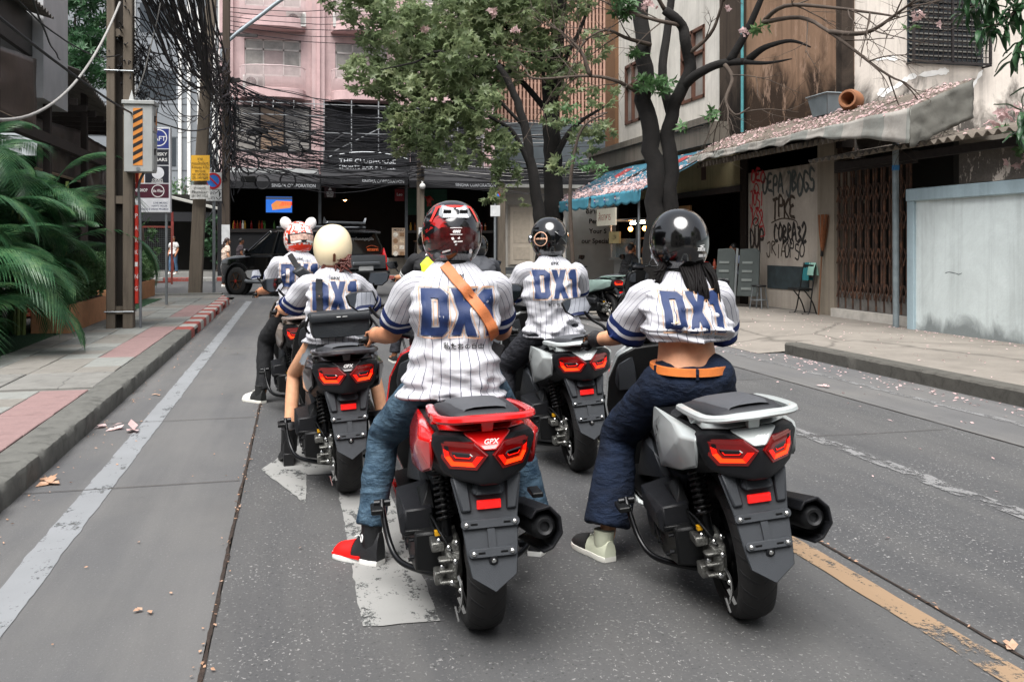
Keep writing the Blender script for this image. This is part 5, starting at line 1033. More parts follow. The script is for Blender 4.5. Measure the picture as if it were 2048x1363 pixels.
def back_print(jo,bvh,cx,cz,h,lean=0.0,extra=True,jp=True,gz=None):
 def fn(v):return V((cx+v[0],-2,cz+v[1])),V((0,1,0))
 A=MB();B=MB();x=-.78
 for ch,w in(('D',.54),('X',.55),('1',.32)):
  o,hole=LET[ch]
  def T(P):return[((x+a)*h,(b-.5)*h)for a,b in P]
  if hole:
   p=T(o);q=T(hole);xs=p+q;n=len(p)
   A.add([(a,b,0)for a,b in xs],[(0,1,7,6),(1,2,8,7),(2,3,8),(3,4,9,8),(4,5,9),(5,0,6,9)])
   a=offset_poly(q,-.030*h);b=offset_poly(q,-.047*h);B.add([(c,d,0)for c,d in a+b],[(i,(i+1)%4,4+(i+1)%4,4+i)for i in range(4)])
  else:
   p=T(o);A.add([(a,b,0)for a,b in p],[tuple(range(len(p)))])
  a=offset_poly(p,.035*h);b=offset_poly(p,.052*h);n=len(p)
  B.add([(c,d,0)for c,d in a+b],[(i,(i+1)%n,n+(i+1)%n,n+i)for i in range(n)])
  x+=w+.075
 project(A.v,A.f,bvh,fn,.007).obj('back_number',mLetter,jo,180,fix=False)
 project(B.v,B.f,bvh,fn,.0062).obj('number_outline',mTan,jo,180,fix=False)
 if extra:
  vs,fs=text_polys('GPX',.026,bold=.0012,shear=.3,space=1.2);dz=(gz or cz+h*.72)-cz
  project([(v.x,v.y+dz)for v in vs],fs,bvh,fn,.006).obj('neck_print',mBlackP,jo,180,fix=False)
 if jp:
  vs,fs=text_polys('私たちの自由',.028,space=1.05,bold=.0006)
  project([(v.x+.02,v.y-h*.74)for v in vs],fs,bvh,fn,.006).obj('slogan_print',mBlackP,jo,180,fix=False)
def hand(mb,wrist,grip,axis,sx,curl=.031):
 wrist=V(wrist);grip=V(grip);ax=V(axis).normalized();w=V((0,0,1));w=(w-ax*w.dot(ax)).normalized();u=ax.cross(w);u=u if u.y>0 else-u
 kn=grip-u*.022+w*.026
 mb.limb([wrist,wrist.lerp(kn,.5)+w*.006,kn],[.026,.033,.034],3,10);mb.limb([kn-ax*.030,kn+ax*.030],[.019,.019],3,8)
 for k,(ln,r)in enumerate(((.86,.0098),(1.0,.0102),(.95,.010),(.78,.0088))):
  c=grip+ax*(k-1.5)*.0215*-sx
  mb.limb([c+(u*math.cos(a)+w*math.sin(a))*(curl+.003)for a in[R(q)for q in(150,105,60,15,15-45*ln)]],[r*1.15,r*1.1,r,r*.95,r*.85],2,8)
 c=grip+ax*.045*-sx
 mb.limb([kn+ax*.03*-sx-w*.012,c-u*.03-w*.012,c-u*.006-w*.032,c+u*.018-w*.024],[.013,.012,.0105,.009],2,8)
def shoe(parent,heel,yaw,upper,sole,length=.285,hi=.0,pitch=0.0,heelblock=0.0,name='shoe',toe=None):
 """heel: ground point under the heel"""
 m=Matrix.Translation(V(heel))@Matrix.Rotation(yaw,4,'Z')@Matrix.Rotation(pitch,4,'X')
 st=[(-.01,.030,.075+hi,.0),(.03,.040,.085+hi,0),(.09,.040,.088+hi*.8,.0),(.13,.046,.092,.0),(.18,.050,.076,.0),(.225,.050,.064,0),(length-.022,.040,.052,0),(length,.018,.034,0)]
 up=MB();so=MB();rings=[];sr=[]
 lift=lambda y:heelblock*max(0,1-max(y,0)/.17)
 for y,w,h,_ in st:
  b=lift(y)
  rings.append([m@V((w*a,y,.018+b+(h-.018)*c))for a,c in((-1,0),(-1.02,.35),(-.8,.72),(-.4,.98),(0,1.02),(.4,.98),(.8,.72),(1.02,.35),(1,0))])
  sr.append([m@V((w*1.07*a,y*1.02,b+c))for a,c in((-1,.0),(-1.03,.012),(-1,.026),(1,.026),(1.03,.012),(1,0))])
 if hi:rings[0:3]=[rings[0],rings[1],rings[2]]
 up.loft(rings);u=up.obj(name,upper,parent,60);so.loft(sr)
 if hi:
  cu=MB();cu.loft([[m@V((w_*math.cos(2*math.pi*i/16),.045+dy+w_*1.15*math.sin(2*math.pi*i/16),z))for i in range(16)]for w_,dy,z in((.036,.005,.05+heelblock),(.044,.0,.07+hi*.5+heelblock),(.044,-.002,.09+hi+heelblock),(.047,-.004,.115+hi+heelblock),(.038,-.004,.117+hi+heelblock))]);cu.obj('ankle_cuff',upper,u,60)
 if heelblock:so.hull([m@V(p)for p in((-.032,-.012,0),(.032,-.012,0),(-.032,.05,0),(.032,.05,0),(-.036,-.016,heelblock+.02),(.036,-.016,heelblock+.02),(-.036,.06,heelblock+.02),(.036,.06,heelblock+.02))])
 so.obj('sole',sole,u,40,.002)
 for k_ in range(4):lb=MB();y=.095+.026*k_;lb.box(m@V((0,y,.098-.008*k_+lift(y)+hi*.35*(k_<2))),(.052,.008,.007),m.to_3x3());lb.obj('lace',sole,u,None,.002)
 if toe:
  tb=MB();tb.loft([[q+(m.to_3x3()@V((0,0,.002)))for q in[m@V((w*1.03*a,y,.018+lift(y)+(h-.014)*c))for a,c in((-1,.1),(-1.04,.4),(-.82,.74),(-.4,1),(0,1.04),(.4,1),(.82,.74),(1.04,.4),(1,.1))]]for y,w,h,_ in st[3:]]);tb.obj('toe_cap',toe,u,60)
 return u
 # ---- helmets
def helm_rings(a,b,c,lo=-62,n=18,N=40):
 out=[]
 for j in range(n+1):
  p=R(lo+(89-lo)*j/n);r=math.cos(p)**.82;z=math.sin(p)
  out.append([V((a*r*math.cos(2*math.pi*i/N),b*r*math.sin(2*math.pi*i/N)-.012*(z<0)*z*-1,c*z))for i in range(N)])
 return out
def helmet(parent,c,mat,yaw=0,pitch=0,a=.130,b=.158,cc=.150,open_front=True,trim=None,name='helmet',visor=None,chin=False):
 m=Matrix.Translation(V(c))@Matrix.Rotation(yaw,4,'Z')@Matrix.Rotation(pitch,4,'X')
 rings=helm_rings(a,b,cc);N=40;full=MB();full.loft(rings,False);shell=MB();shell.v=[tuple(m@V(p))for p in full.v]
 lo_open=-.115 if not chin else-.055;hi_open=.045
 for f in full.f:
  q=sum((V(full.v[i])for i in f),V())/len(f)
  if q.y>.045+abs(q.z)*.15 and(lo_open if chin else-9)<q.z<hi_open:continue
  shell.f.append(f)
 top=max(range(len(shell.v)),key=lambda i:full.v[i][2]);n=len(rings);shell.f.append(tuple((n-1)*N+i for i in range(N)))
 ho=shell.obj(name,mat,parent,180)
 s=ho.modifiers.new('solid','SOLIDIFY');s.thickness=.012;s.offset=-1
 lin=MB();lin.v=[tuple(m@(V(p)*.93))for p in full.v]
 lin.f=[f for f in full.f if sum(V(full.v[i]).y for i in f)/len(f)<.06];lin.obj('lining',mBlackCloth,ho,180)
 vis=MB();vis.v=[tuple(m@(V(p)*.985))for p in full.v]
 vis.f=[f for f in full.f if(lambda q:q.y>.03 and-.09<q.z<.06)(sum((V(full.v[i])for i in f),V())/len(f))];vis.obj('visor',visor or mScreen,ho,180)
 tr=MB();r0=rings[0];tr.tube([m@(p*1.0)for p in r0 if p.y<.05]if not chin else[m@p for p in r0]+[m@r0[0]],.010 if trim else .012,8)
 if not chin:
  tr=MB();idx=sorted([p for p in r0 if p.y<.06],key=lambda p:math.atan2(-p.x,-p.y));tr.tube([m@p for p in idx],.011,8)
 tr.obj('edge_trim',trim or mBlk,ho,60)
 bvh=BVHTree.FromPolygons([m@V(p)for p in full.v],full.f)
 d=(m.to_3x3()@V((0,1,0))).normalized();ux=(m.to_3x3()@V((1,0,0)));uz=(m.to_3x3()@V((0,0,1)));cen=V(c)
 def decal(nm,vs,fs,mt,lift=.0025):
  def fn(v):return cen+ux*v[0]+uz*v[1]-d*1.0,d
  return project(vs,fs,bvh,fn,lift,.02).obj(nm,mt,ho,180,fix=False)
 return ho,m,decal
def poly_decal(decal,nm,polys,mt,lift=.0025):
 mb=MB();[mb.add([(a,b,0)for a,b in p],[tuple(range(len(p)))])for p in polys];return decal(nm,mb.v,mb.f,mt,lift)
def text_decal(decal,nm,s,size,x,z,mt,lift=.003,**k):
 vs,fs=text_polys(s,size,**k);return decal(nm,[(v.x+x,v.y+z)for v in vs],fs,mt,lift)
def hair_strands(parent,mat,roots,seed=1,r=.006,name='hair'):
 mb=MB();q=random.Random(seed)
 for pts,n,spread,w in roots:
  for k in range(n):
   o=V((q.uniform(-1,1)*spread,q.uniform(-.4,.4)*spread,0));e=V((q.uniform(-1,1)*w,q.uniform(-.25,.25)*w,q.uniform(-.05,.06)))
   P=[V(p)+o*(1-i/(len(pts)-1))+e*(i/(len(pts)-1))for i,p in enumerate(pts)]
   SP=spline(P,5);m=len(SP);mb.tube(SP,[r*(1.2-.8*(i/(m-1))**2)for i in range(m)],6)
 return mb.obj(name,mat,parent,180)
def body_mesh(parent,J,skin,vox=.009,girth=1.0,hands=True,gripax=None,name='body'):
 mb=MB();g=girth
 rgs=[]
 for f,a,b in((-.25,.08,.07),(-.15,.14,.10),(0,.172,.120),(.25,.150,.108),(.5,.138,.100),(.8,.155,.108),(1.0,.155,.10),(1.12,.12,.08),(1.25,.07,.06)):
  c=V(J['pelvis']).lerp(V(J['chest']),f);rgs.append([V((c.x+a*g*math.cos(2*math.pi*i/22),c.y+b*g*math.sin(2*math.pi*i/22),c.z))for i in range(22)])
 mb.loft(rgs)
 mb.limb([V(J['neck'])-V((0,0,.06)),J['neck'],J['head']],[.056,.052,.055],3,14)
 hd=V(J['head']);mb.sph(hd,(.075,.093,.112),18,12)
 hf=V(J.get('face',(0,1,0))).normalized();rt=V((hf.y,-hf.x,0))
 mb.limb([hd+hf*.088+V((0,0,.012)),hd+hf*.108-V((0,0,.02))],[.010,.014],2,8)
 for s in(-1,1):mb.sph(hd+rt*s*.078-hf*.005,(.012,.022,.032),8,6)
 mb.sph(hd+hf*.07-V((0,0,.085)),(.032,.03,.022),10,6)
 for s,k in((-1,'l'),(1,'r')):
  S_,E_,W_=V(J['sh'+k]),V(J['el'+k]),V(J['wr'+k])
  mb.limb([V(J['chest']).lerp(S_,.6)-V((0,0,.005)),S_-V((0,0,.02))],[.05*g,.05*g],3,12)
  mb.limb([S_-V((0,0,.02)),S_.lerp(E_,.5),E_],[.050*g,.049*g,.043*g],4,14);mb.limb([E_,E_.lerp(W_,.35),W_],[.043*g,.045*g,.028],4,14)
  if hands=='relaxed':
   d=(W_-E_).normalized();sd_=V((0,1,0))-d*d.y;sd_.normalize();K=W_+d*.09
   mb.limb([W_,W_+d*.05,K],[.026,.034,.034],3,10)
   for q in range(4):mb.limb([K+sd_*(q-1.5)*.018,K+sd_*(q-1.5)*.019+d*.04,K+sd_*(q-1.5)*.019+d*.07-V((s*.015,0,0))],[.0095,.009,.008],2,8)
   mb.limb([W_+d*.03+sd_*.02,W_+d*.06+sd_*.045,W_+d*.09+sd_*.05],[.012,.011,.009],2,8)
  elif hands and('hand'+k)in J:hand(mb,W_,J['hand'+k],J['ax'+k],s)
  hp,kn,an=V(J['hip'+k]),V(J['kn'+k]),V(J['an'+k])
  mb.limb([hp,hp.lerp(kn,.5),kn],[.088*g,.075*g,.055*g],4,14);mb.limb([kn,kn.lerp(an,.35),an],[.053*g,.054*g,.036],4,14)
  hl=J.get('toe'+k)
  if hl:mb.limb([an,V(an)*.4+V(hl)*.6-V((0,0,.02)),hl],[.034,.036,.026],3,10)
 o=mb.obj(name,skin,parent,fix=True);remesh(o,vox,3);return o
def trousers(parent,J,mat,rh=.105,rk=.080,ra=.065,waist=None,wz=.12,name='jeans',disp=.02,seed=0,wide=(.155,.125),ds=.09,drop=.02):
 mb=MB();p=V(J['pelvis']);top=V(waist)if waist else p+V((0,.02,wz))
 mb.sph(p+V((0,-.015,-.02)),(wide[0]+.012,wide[1]+.01,.105),20,12)
 rings=[]
 for k in range(7):
  f=k/6;c=p.lerp(top,f);a=wide[0]*(1-.04*f);b=wide[1]*(1-.10*f)
  rings.append([V((c.x+a*math.cos(2*math.pi*i/24),c.y+b*math.sin(2*math.pi*i/24),c.z))for i in range(24)])
 mb.loft(rings)
 for k in 'lr':
  hp,kn,an=V(J['hip'+k]),V(J['kn'+k]),V(J['an'+k]);s=-1 if k=='l' else 1
  mb.limb([hp+V((0,-.03,.02)),hp.lerp(kn,.5)+V((0,0,.01)),kn+V((0,.01,.01))],[rh*1.08,rh*.98,rk],5,18)
  d=(an-kn).normalized();e=an+V((0,0,drop))
  mb.tube([kn+(kn-e).normalized()*.02]+[kn.lerp(e,q)for q in(.0,.2,.45,.7,.9,1)],[rk*.8,rk,rk*.99,rk*.5+ra*.5,ra*1.0,ra,ra*1.03],18)
 o=mb.obj(name,mat,parent);remesh(o,.011,4,disp,ds);return o
def seat_pose(lx=-.39,ly=.76,hy=.46,hz_=.86,lean=.10,neck_z=1.375,wsh=.205,elx=.25,ely=.74,elz=1.05,feet_r='ground',dx=0.0,kz=.56,kx=.31,ky=.82):
 J=dict(pelvis=V((dx,hy,hz_)),chest=V((dx,hy+lean*.6,neck_z-.14)),neck=V((dx,hy+lean,neck_z)),head=V((dx,hy+lean+.045,neck_z+.135)))
 for k,s in(('l',-1),('r',1)):
  J['sh'+k]=V((dx+s*wsh*.93,hy+lean*.85,neck_z-.085));J['el'+k]=V((s*elx+dx,ely,elz))
  J['hand'+k]=V((s*.318,1.03,1.016));J['ax'+k]=V((s*.115,-.07,0));J['wr'+k]=V((s*.322,.945,1.035))
  J['hip'+k]=V((dx+s*.10,hy+.03,hz_-.02))
 J['knl']=V((-kx,ky,kz));J['anl']=V((lx,ly,.10));J['toel']=V((lx-.02,ly+.17,.045))
 if feet_r=='ground':J['knr']=V((kx,ky,kz));J['anr']=V((-lx,ly,.10));J['toer']=V((-lx+.02,ly+.17,.045))
 else:J['knr']=V((.24,.86,.70));J['anr']=V((.20,.80,.44));J['toer']=V((.20,.97,.385))
 return J
def lean_pose(J,lean,up=.35):
 m=Matrix.Rotation(-lean,3,'Y');dp=m@J['pelvis']-J['pelvis'];rel=Matrix.Rotation(-lean*up,3,'Y');p0=J['pelvis'].copy()
 for k in('handl','handr','wrl','wrr','hipl','hipr','pelvis'):J[k]=m@V(J[k])
 for k in('axl','axr'):J[k]=m@V(J[k])
 for k in('chest','neck','head','shl','shr'):J[k]=rel@(V(J[k])-p0)+p0+dp
 for k in('ell','elr'):J[k]=V(J[k])+dp*1.1
 for k in('knl','knr'):J[k]=V(J[k])+dp*.5
 return J
def torso_keys(J,hem,ws=1.0,d=1.0,belly=0.0):
 p,c,n=J['pelvis'],J['chest'],J['neck'];nz=n.z
 def cy(z):
  f=(z-p.z)/(n.z-p.z);return p.y+(n.y-p.y)*f-.035*math.sin(math.pi*min(max(f,0),1))
 ks=[]
 for z,a,b in((hem,.200*ws,.158),(hem+.05,.202*ws,.160),(hem+.12,.183*ws,.142),(nz-.36,.180*ws,.130),(nz-.24,.190*ws,.134),(nz-.15,.194*ws,.128),(nz-.095,.180*ws,.112),(nz-.05,.145*ws,.096),(nz-.012,.108*ws,.082),(nz+.018,.072,.068)):
  ks.append((z,p.x+(n.x-p.x)*min(max((z-p.z)/(n.z-p.z),0),1),cy(z),a,b*d+belly*max(0,1-abs(z-hem-.1)/.25)))
 ks.sort();return ks
def sleeves(J,r0=.088,r1=.082,frac=.74,loose=0.0):
 out=[]
 for k,s in(('l',-1),('r',1)):
  S_,E_=J['sh'+k],J['el'+k];e=S_.lerp(E_,frac)
  a=S_+V((-s*.085,-.005,-.02));out.append(([a,S_+V((-s*.015,0,-.012)),S_.lerp(E_,frac*.5)+V((0,0,-.004-loose*.3)),e+V((0,0,-loose))],[r0*.60,r0*.78,r0*.86+loose*.2,r1+loose*.4]))
 return out
def collar(parent,J,mat=None,h=.055):
 n=J['neck'];mb=MB();P=[]
 for r,dz,dy in((.078,-.012,0),(.072,.02,.005),(.070,h,.012),(.062,h,.012),(.062,0,.004)):
  P.append([V((n.x+r*1.08*math.cos(2*math.pi*i/28),n.y+dy+r*math.sin(2*math.pi*i/28),n.z+dz+.006*math.sin(2*math.pi*i/28)))for i in range(28)])
 mb.loft(P,False);return mb.obj('collar',mat or mNavy,parent,60)
def strap(parent,bvh,pts,w,mat,name='strap',lift=.008,th=.006):
 """band laid over the back: pts are (x,z) seen from behind"""
 P=[]
 SP=spline([(a,0,b)for a,b in pts],8)
 A=[];B=[]
 for i,p in enumerate(SP):
  t=(SP[min(i+1,len(SP)-1)]-SP[max(i-1,0)]).normalized();q=V((-t.z,0,t.x))*w/2
  r=[]
  for e in(p+q,p-q):
   h=bvh.ray_cast(V((e.x,-2,e.z)),V((0,1,0)))
   r.append((h[0],h[1]if h[0]is not None and h[1].y<0 else(-h[1]if h[0]is not None else None)))
  if r[0][0]is None or r[1][0]is None:continue
  n=(r[0][1]+r[1][1]).normalized();a,b=r[0][0]+n*lift,r[1][0]+n*lift
  P.append([a,b,b+n*th,a+n*th])
 mb=MB();mb.loft(P);return mb.obj(name,mat,parent,40,.0015)
 # ---- the five scooters
def paint(name,col,coat=.6,metal=0.0,rough=.3):return M(name,col,rough,metal,.05,4,.04,500,coat=coat,spec=.5)
pRed=paint('paint_red','#d30a0a',.9,0,.25);pSil=paint('paint_silver','#b9bfbe',.35,.25,.42);pGun=paint('paint_gunmetal','#2b2527',.8,.3,.3);pBrn=paint('paint_bronze','#8d7f76',.5,.3,.35);pBlkG=paint('paint_black_gloss','#060607',1,0,.08)
def gp(px,py):p=G(px,py);return(p.x,p.y,0)
locs={'red':(gp(960,1246),R(-2.5)),'sil':(gp(1490,1226),R(-9)),'cream':(gp(697,981),R(1.5)),'mid':(gp(1160,938),R(-3)),'ear':((.12,8.1,0),R(3))}
sc_red=scooter('motor_scooter','glossy red scooter carrying the rider with the tan shoulder strap',*locs['red'],pRed,lean=R(2.5))
sc_sil=scooter('motor_scooter','silver grey scooter under the bare-waisted rider in dark wide jeans',*locs['sil'],pSil,steer=R(3),lean=R(7))
sc_mid=scooter('motor_scooter','silver grey scooter under the rider in charcoal jeans',*locs['mid'],pSil,steer=R(2),lean=R(5))
sc_cream=scooter('motor_scooter','dark gunmetal scooter under the rider with the cream helmet',*locs['cream'],pGun,lean=R(3))
sc_ear=scooter('motor_scooter','bronze grey scooter under the rider in the red and white eared helmet',*locs['ear'],pBrn,steer=R(2),lean=R(4))
for sc in(sc_sil,sc_mid):
 sp=[o for o in sc.children if o.name.startswith('side_panel')][0]
 bv=BVHTree.FromPolygons([v.co.copy()for v in sp.data.vertices],[tuple(p.vertices)for p in sp.data.polygons])
 fn=lambda v:(V((-1,-v[0],v[1])),V((1,0,0)))
 mb=MB()
 for k in range(3):mb.add([(-.20-k*.022,.775-k*.012,0),(-.208-k*.022,.775-k*.012,0),(-.245-k*.012,.60+k*.01,0),(-.235-k*.012,.60+k*.01,0)],[(0,1,2,3)])
 project(mb.v,mb.f,bv,fn,.009).obj('stripe_decal',mBlackP,sp,fix=False)
 vs,fs=text_polys('DX1',.06,bold=.002,shear=.3);project([(-.17-v.y,.69+v.x*.9)for v in vs],fs,bv,fn,.009).obj('model_decal',mBlackP,sp,fix=False)
 # ---- rider on the red scooter
def person(name,label,loc,rz,group=None):return thing(name,label,'person',loc,rz,group)
RG='riders in pinstripe jerseys'
r=person('person','rider in pinstripe jersey and washed jeans with tan strap and black red helmet',*locs['red'],RG)
J=seat_pose(lean=.09,neck_z=1.37,hz_=.865);lean_pose(J,R(2.5),0);body_mesh(r,J,mSkin)
trousers(r,J,mDen,.100,.076,.068,wz=.05,drop=.075,disp=.016,wide=(.165,.128))
jo,bv=jersey(r,torso_keys(J,.81,1.03,1.0,.012),sleeves(J,.086,.074,.78),1,.034,wr=1.35)
back_print(jo,bv,J['chest'].x,1.172,.192,gz=1.318);collar(r,J)
st=strap(r,bv,[(-.085,1.365),(-.03,1.29),(.04,1.20),(.100,1.10),(.135,1.0),(.145,.95)],.047,mLeather,'bag_strap')
mb=MB()
for(x,z)in((.0,1.25),(.008,1.24)):
 h=bv.ray_cast(V((x,-2,z)),V((0,1,0)));mb.box(h[0]+V((0,-.016,0)),(.058,.004,.006),Matrix.Rotation(R(38),3,'Y'))
objs(mb,'strap_stitch',M('strap_stitch','#7a3f1f',.5),st)
mb=MB();h=bv.ray_cast(V((.128,-2,1.0)),V((0,1,0)));mb.box(h[0]+V((0,-.016,0)),(.052,.012,.075),Matrix.Rotation(R(22),3,'Y'));mb.obj('strap_clasp',mBlackCloth,st,None,.003)
hc=V(J['head'])+V((0,-.005,.0));
def helmet_red_mat():
 t=NT('helmet_black_red');co=t.co();n=t.noise(t.map(co,(1.5,1,2)),14,2,.5,1.2)
 x=t.xyz(co);side=t.math('ABSOLUTE',x[0])
 k=t.math('MULTIPLY',t.ramp(n,[(.56,0.0),(.58,1.0)]),t.ramp(side,[(.075,0.0),(.095,1.0)]))
 t.set(t.b,'Base Color',t.mix(k,(.008,.008,.009),(.35,.012,.012)));t.b.inputs['Roughness'].default_value=.12;t.b.inputs['Coat Weight'].default_value=.8;return t.m
he,hm,dc=helmet(r,hc,helmet_red_mat(),0,R(-4),.134,.165,.150,True,chin=True)
mDkRed=M('helmet_dark_red','#3a0809',.2,0,.5,60,coat=.5);mRedG=M('helmet_red','#e0261a',.3,0,.05,coat=.5);mSilG=M('helmet_silver','#b9bcc0',.3,.4,.08,coat=.5)
poly_decal(dc,'rear_panel',[[(-.10,-.07),(-.03,-.085),(.03,-.085),(.10,-.07),(.105,-.01),(.06,.018),(-.06,.018),(-.105,-.01)]],mDkRed,.002)
for sx in(-1,1):
 poly_decal(dc,'red_stripe',[[(sx*a,b)for a,b in((.066,.107),(.075,.112),(.104,.048),(.098,.044))]],mRedG,.004)
poly_decal(dc,'red_stripe',[[(-.07,.114),(-.066,.105),(.066,.105),(.07,.114)]],mRedG,.004)
mb=MB();
def hp_(x,y,z):return hm@V((x,y,z))
mb.hull([hp_(sx*a,b,c)for sx in(-1,1)for a,b,c in((.062,-.085,.118),(.075,-.125,.066),(.062,-.158,.056),(.05,-.12,.112),(.07,-.10,.075),(.045,-.06,.13))]);sp=mb.obj('spoiler',mSilG,he,25,.006)
mb=MB()
for sx in(-1,1):mb.box(hp_(sx*.036,-.143,.088),(.034,.012,.010),Matrix.Rotation(R(-55),3,'X'))
objs(mb,'vent',mBlk,sp)
text_decal(dc,'maker_mark','oxc',.022,.0,.0,mWhiteP,bold=.001,shear=.3);poly_decal(dc,'maker_mark',[[(-.028,.013),(.028,.013),(.022,.0155),(-.022,.0155)],[(-.028,-.013),(.028,-.013),(.022,-.0155),(-.022,-.0155)]],mWhiteP)
poly_decal(dc,'rear_mark',[[(-.022,-.028),(-.012,-.026),(-.008,-.036),(-.018,-.038)],[(-.012,-.042),(.0,-.040),(.002,-.048),(-.010,-.050)],[(-.004,-.054),(.004,-.053),(.002,-.06),(-.006,-.06)],[(.004,-.030),(.014,-.024),(.016,-.032),(.008,-.034)],[(.004,-.042),(.028,-.040),(.026,-.046),(.004,-.047)]],mWhiteP)
poly_decal(dc,'side_label',[[(-.056,-.084),(-.024,-.076),(-.024,-.083),(-.056,-.091)]],mWhiteP);poly_decal(dc,'round_label',[[(.066+.008*math.cos(a*.52),-.083+.010*math.sin(a*.52))for a in range(12)]],mWhiteP)
for k,s in(('l',-1),('r',1)):
 redS=M('shoe_red','#e01410',.45,0,.06);blkS=M('shoe_black','#16171a',.6,0,.15,30,.3,200);whS=M('sole_white','#dcdcd8',.6)
 a=J['an'+k];ya=R(48)if s<0 else R(-25);hp0=V((a.x,a.y,0))-Matrix.Rotation(ya,3,'Z')@V((0,.05,0));so=shoe(r,hp0,ya,blkS,whS,.262,.075,0,name='shoe',toe=redS)
 m=Matrix.Translation(hp0)@Matrix.Rotation(ya,4,'Z')
 mb=MB();mb.box(m@V((s*-.0,.16,.03)),(.104,.16,.012),Matrix.Rotation(ya,3,'Z'));mb.obj('sole_edge',redS,so)
 mb=MB();mb.lathe([(.018,0),(.018,.004),(.013,.004),(.013,0)],m@V((-.048,.06,.125)),(-1,-.2,.1),16,False);mb.lathe([(.018,0),(.018,.004),(.013,.004),(.013,0)],m@V((.048,.06,.125)),(1,-.2,.1),16,False);objs(mb,'ankle_ring',mWhiteP,so)
 # ---- rider on the right silver scooter
r=person('person','long-haired rider in cropped jersey with bare waist, orange belt and black helmet',*locs['sil'],RG)
J=seat_pose(lx=-.43,ly=.68,lean=.13,neck_z=1.33,wsh=.185,elx=.245,elz=1.03,ely=.74,kx=.30,ky=.80,kz=.55);J['knr']=V((.20,.84,.56));J['anr']=V((.33,.74,.10));lean_pose(J,R(7),.0);body_mesh(r,J,mSkinL,.009,.90);PX=J['pelvis'].x
trousers(r,J,mDenDk,.105,.092,.108,waist=V((PX,.455,.915)),disp=.018,wide=(.155,.128),drop=.05,ds=.11)
mb=MB();rg=[]
for z,e in((.905,-.02),(.905,.006),(.938,.004),(.938,-.02)):rg.append([V((PX+(.168+e)*math.cos(2*math.pi*i/40),.455+(.140+e)*math.sin(2*math.pi*i/40),z+.010*math.sin(2*math.pi*i/40)))for i in range(40)])
mb.loft(rg,closed=True);be=mb.obj('belt',mBelt,r,40);be.location.z=-.005
mb=MB();[mb.box((PX+.170*math.cos(a),.455+.142*math.sin(a),.915+.01*math.sin(a)),(.014,.014,.05))for a in(R(-90),R(-160),R(-25))];objs(mb,'belt_loop',mDenDk,be,None,.003)
ks=torso_keys(J,1.035,1.0,1.0);ks=[(z,a,b,w*(.94+.08*max(0,(1.33-z)/.3)),d*1.05)for z,a,b,w,d in ks];ks=sorted(set([(1.035,ks[0][1],ks[0][2]-.0,.165,.135)]+[k for k in ks if k[0]>1.07]))
jo,bv=jersey(r,ks,sleeves(J,.088,.080,.80,.03),2,.03,wr=1.5)
back_print(jo,bv,J['chest'].x,1.165,.165,extra=False,jp=False);collar(r,J)
mHairB=M('hair_dark','#080505',.65,0,.3,30,.2,90,spec=.15);n=J['neck']
hx=n.x
hair_strands(r,mHairB,[(([V(p)+V((hx,0,0))for p in a]),b,c,d)for a,b,c,d in[([(0.02,n.y-.05,n.z+.05),(.03,n.y-.12,n.z-.02),(.04,n.y-.165,n.z-.10),(.045,n.y-.17,n.z-.19)],110,.05,.038),([(-.09,n.y-.03,n.z+.05),(-.11,n.y-.06,n.z+.0),(-.13,n.y-.06,n.z-.02)],14,.02,.015),([(.10,n.y-.04,n.z+.05),(.13,n.y-.09,n.z-.03),(.135,n.y-.12,n.z-.12)],16,.02,.015)]],3,.0065)
he,hm,dc=helmet(r,V(J['head'])+V((0,-.01,.012)),pBlkG,R(4),R(-3),.134,.160,.152)
text_decal(dc,'brand_mark','ZEUS',.017,.055,-.042,mWhiteP,bold=.0012,space=1.1);poly_decal(dc,'brand_mark',[[(.042,-.025),(.072,-.020),(.070,-.024),(.056,-.027),(.072,-.032),(.042,-.036),(.044,-.033),(.057,-.030)]],mWhiteP)
poly_decal(dc,'label_sticker',[[(.042,-.075),(.068,-.074),(.068,-.062),(.042,-.063)],[(.071,-.074),(.088,-.072),(.088,-.060),(.071,-.062)]],mWhiteP)
for k,s in(('l',-1),('r',1)):
 mb=MB();hand(mb,J['wr'+k],J['hand'+k],J['ax'+k],s,.033);mb.limb([V(J['wr'+k]).lerp(J['el'+k],.25),J['wr'+k]],[.040,.037],3,12);go=mb.obj('glove',mGlove,r);remesh(go,.0065,2)
mSneak=M('sneaker_black','#1b1c1c',.7,0,.2,60,.3,200);mSole=M('sneaker_sole','#d9d8cf',.6);mSneakG=M('sneaker_green','#c4c8b2',.6)
for k,s in(('l',-1),('r',1)):a=J['an'+k];shoe(r,(a.x,a.y-.05,0),R(24)*-s,mSneakG,mSole,.28,.02,0,toe=mSneak)
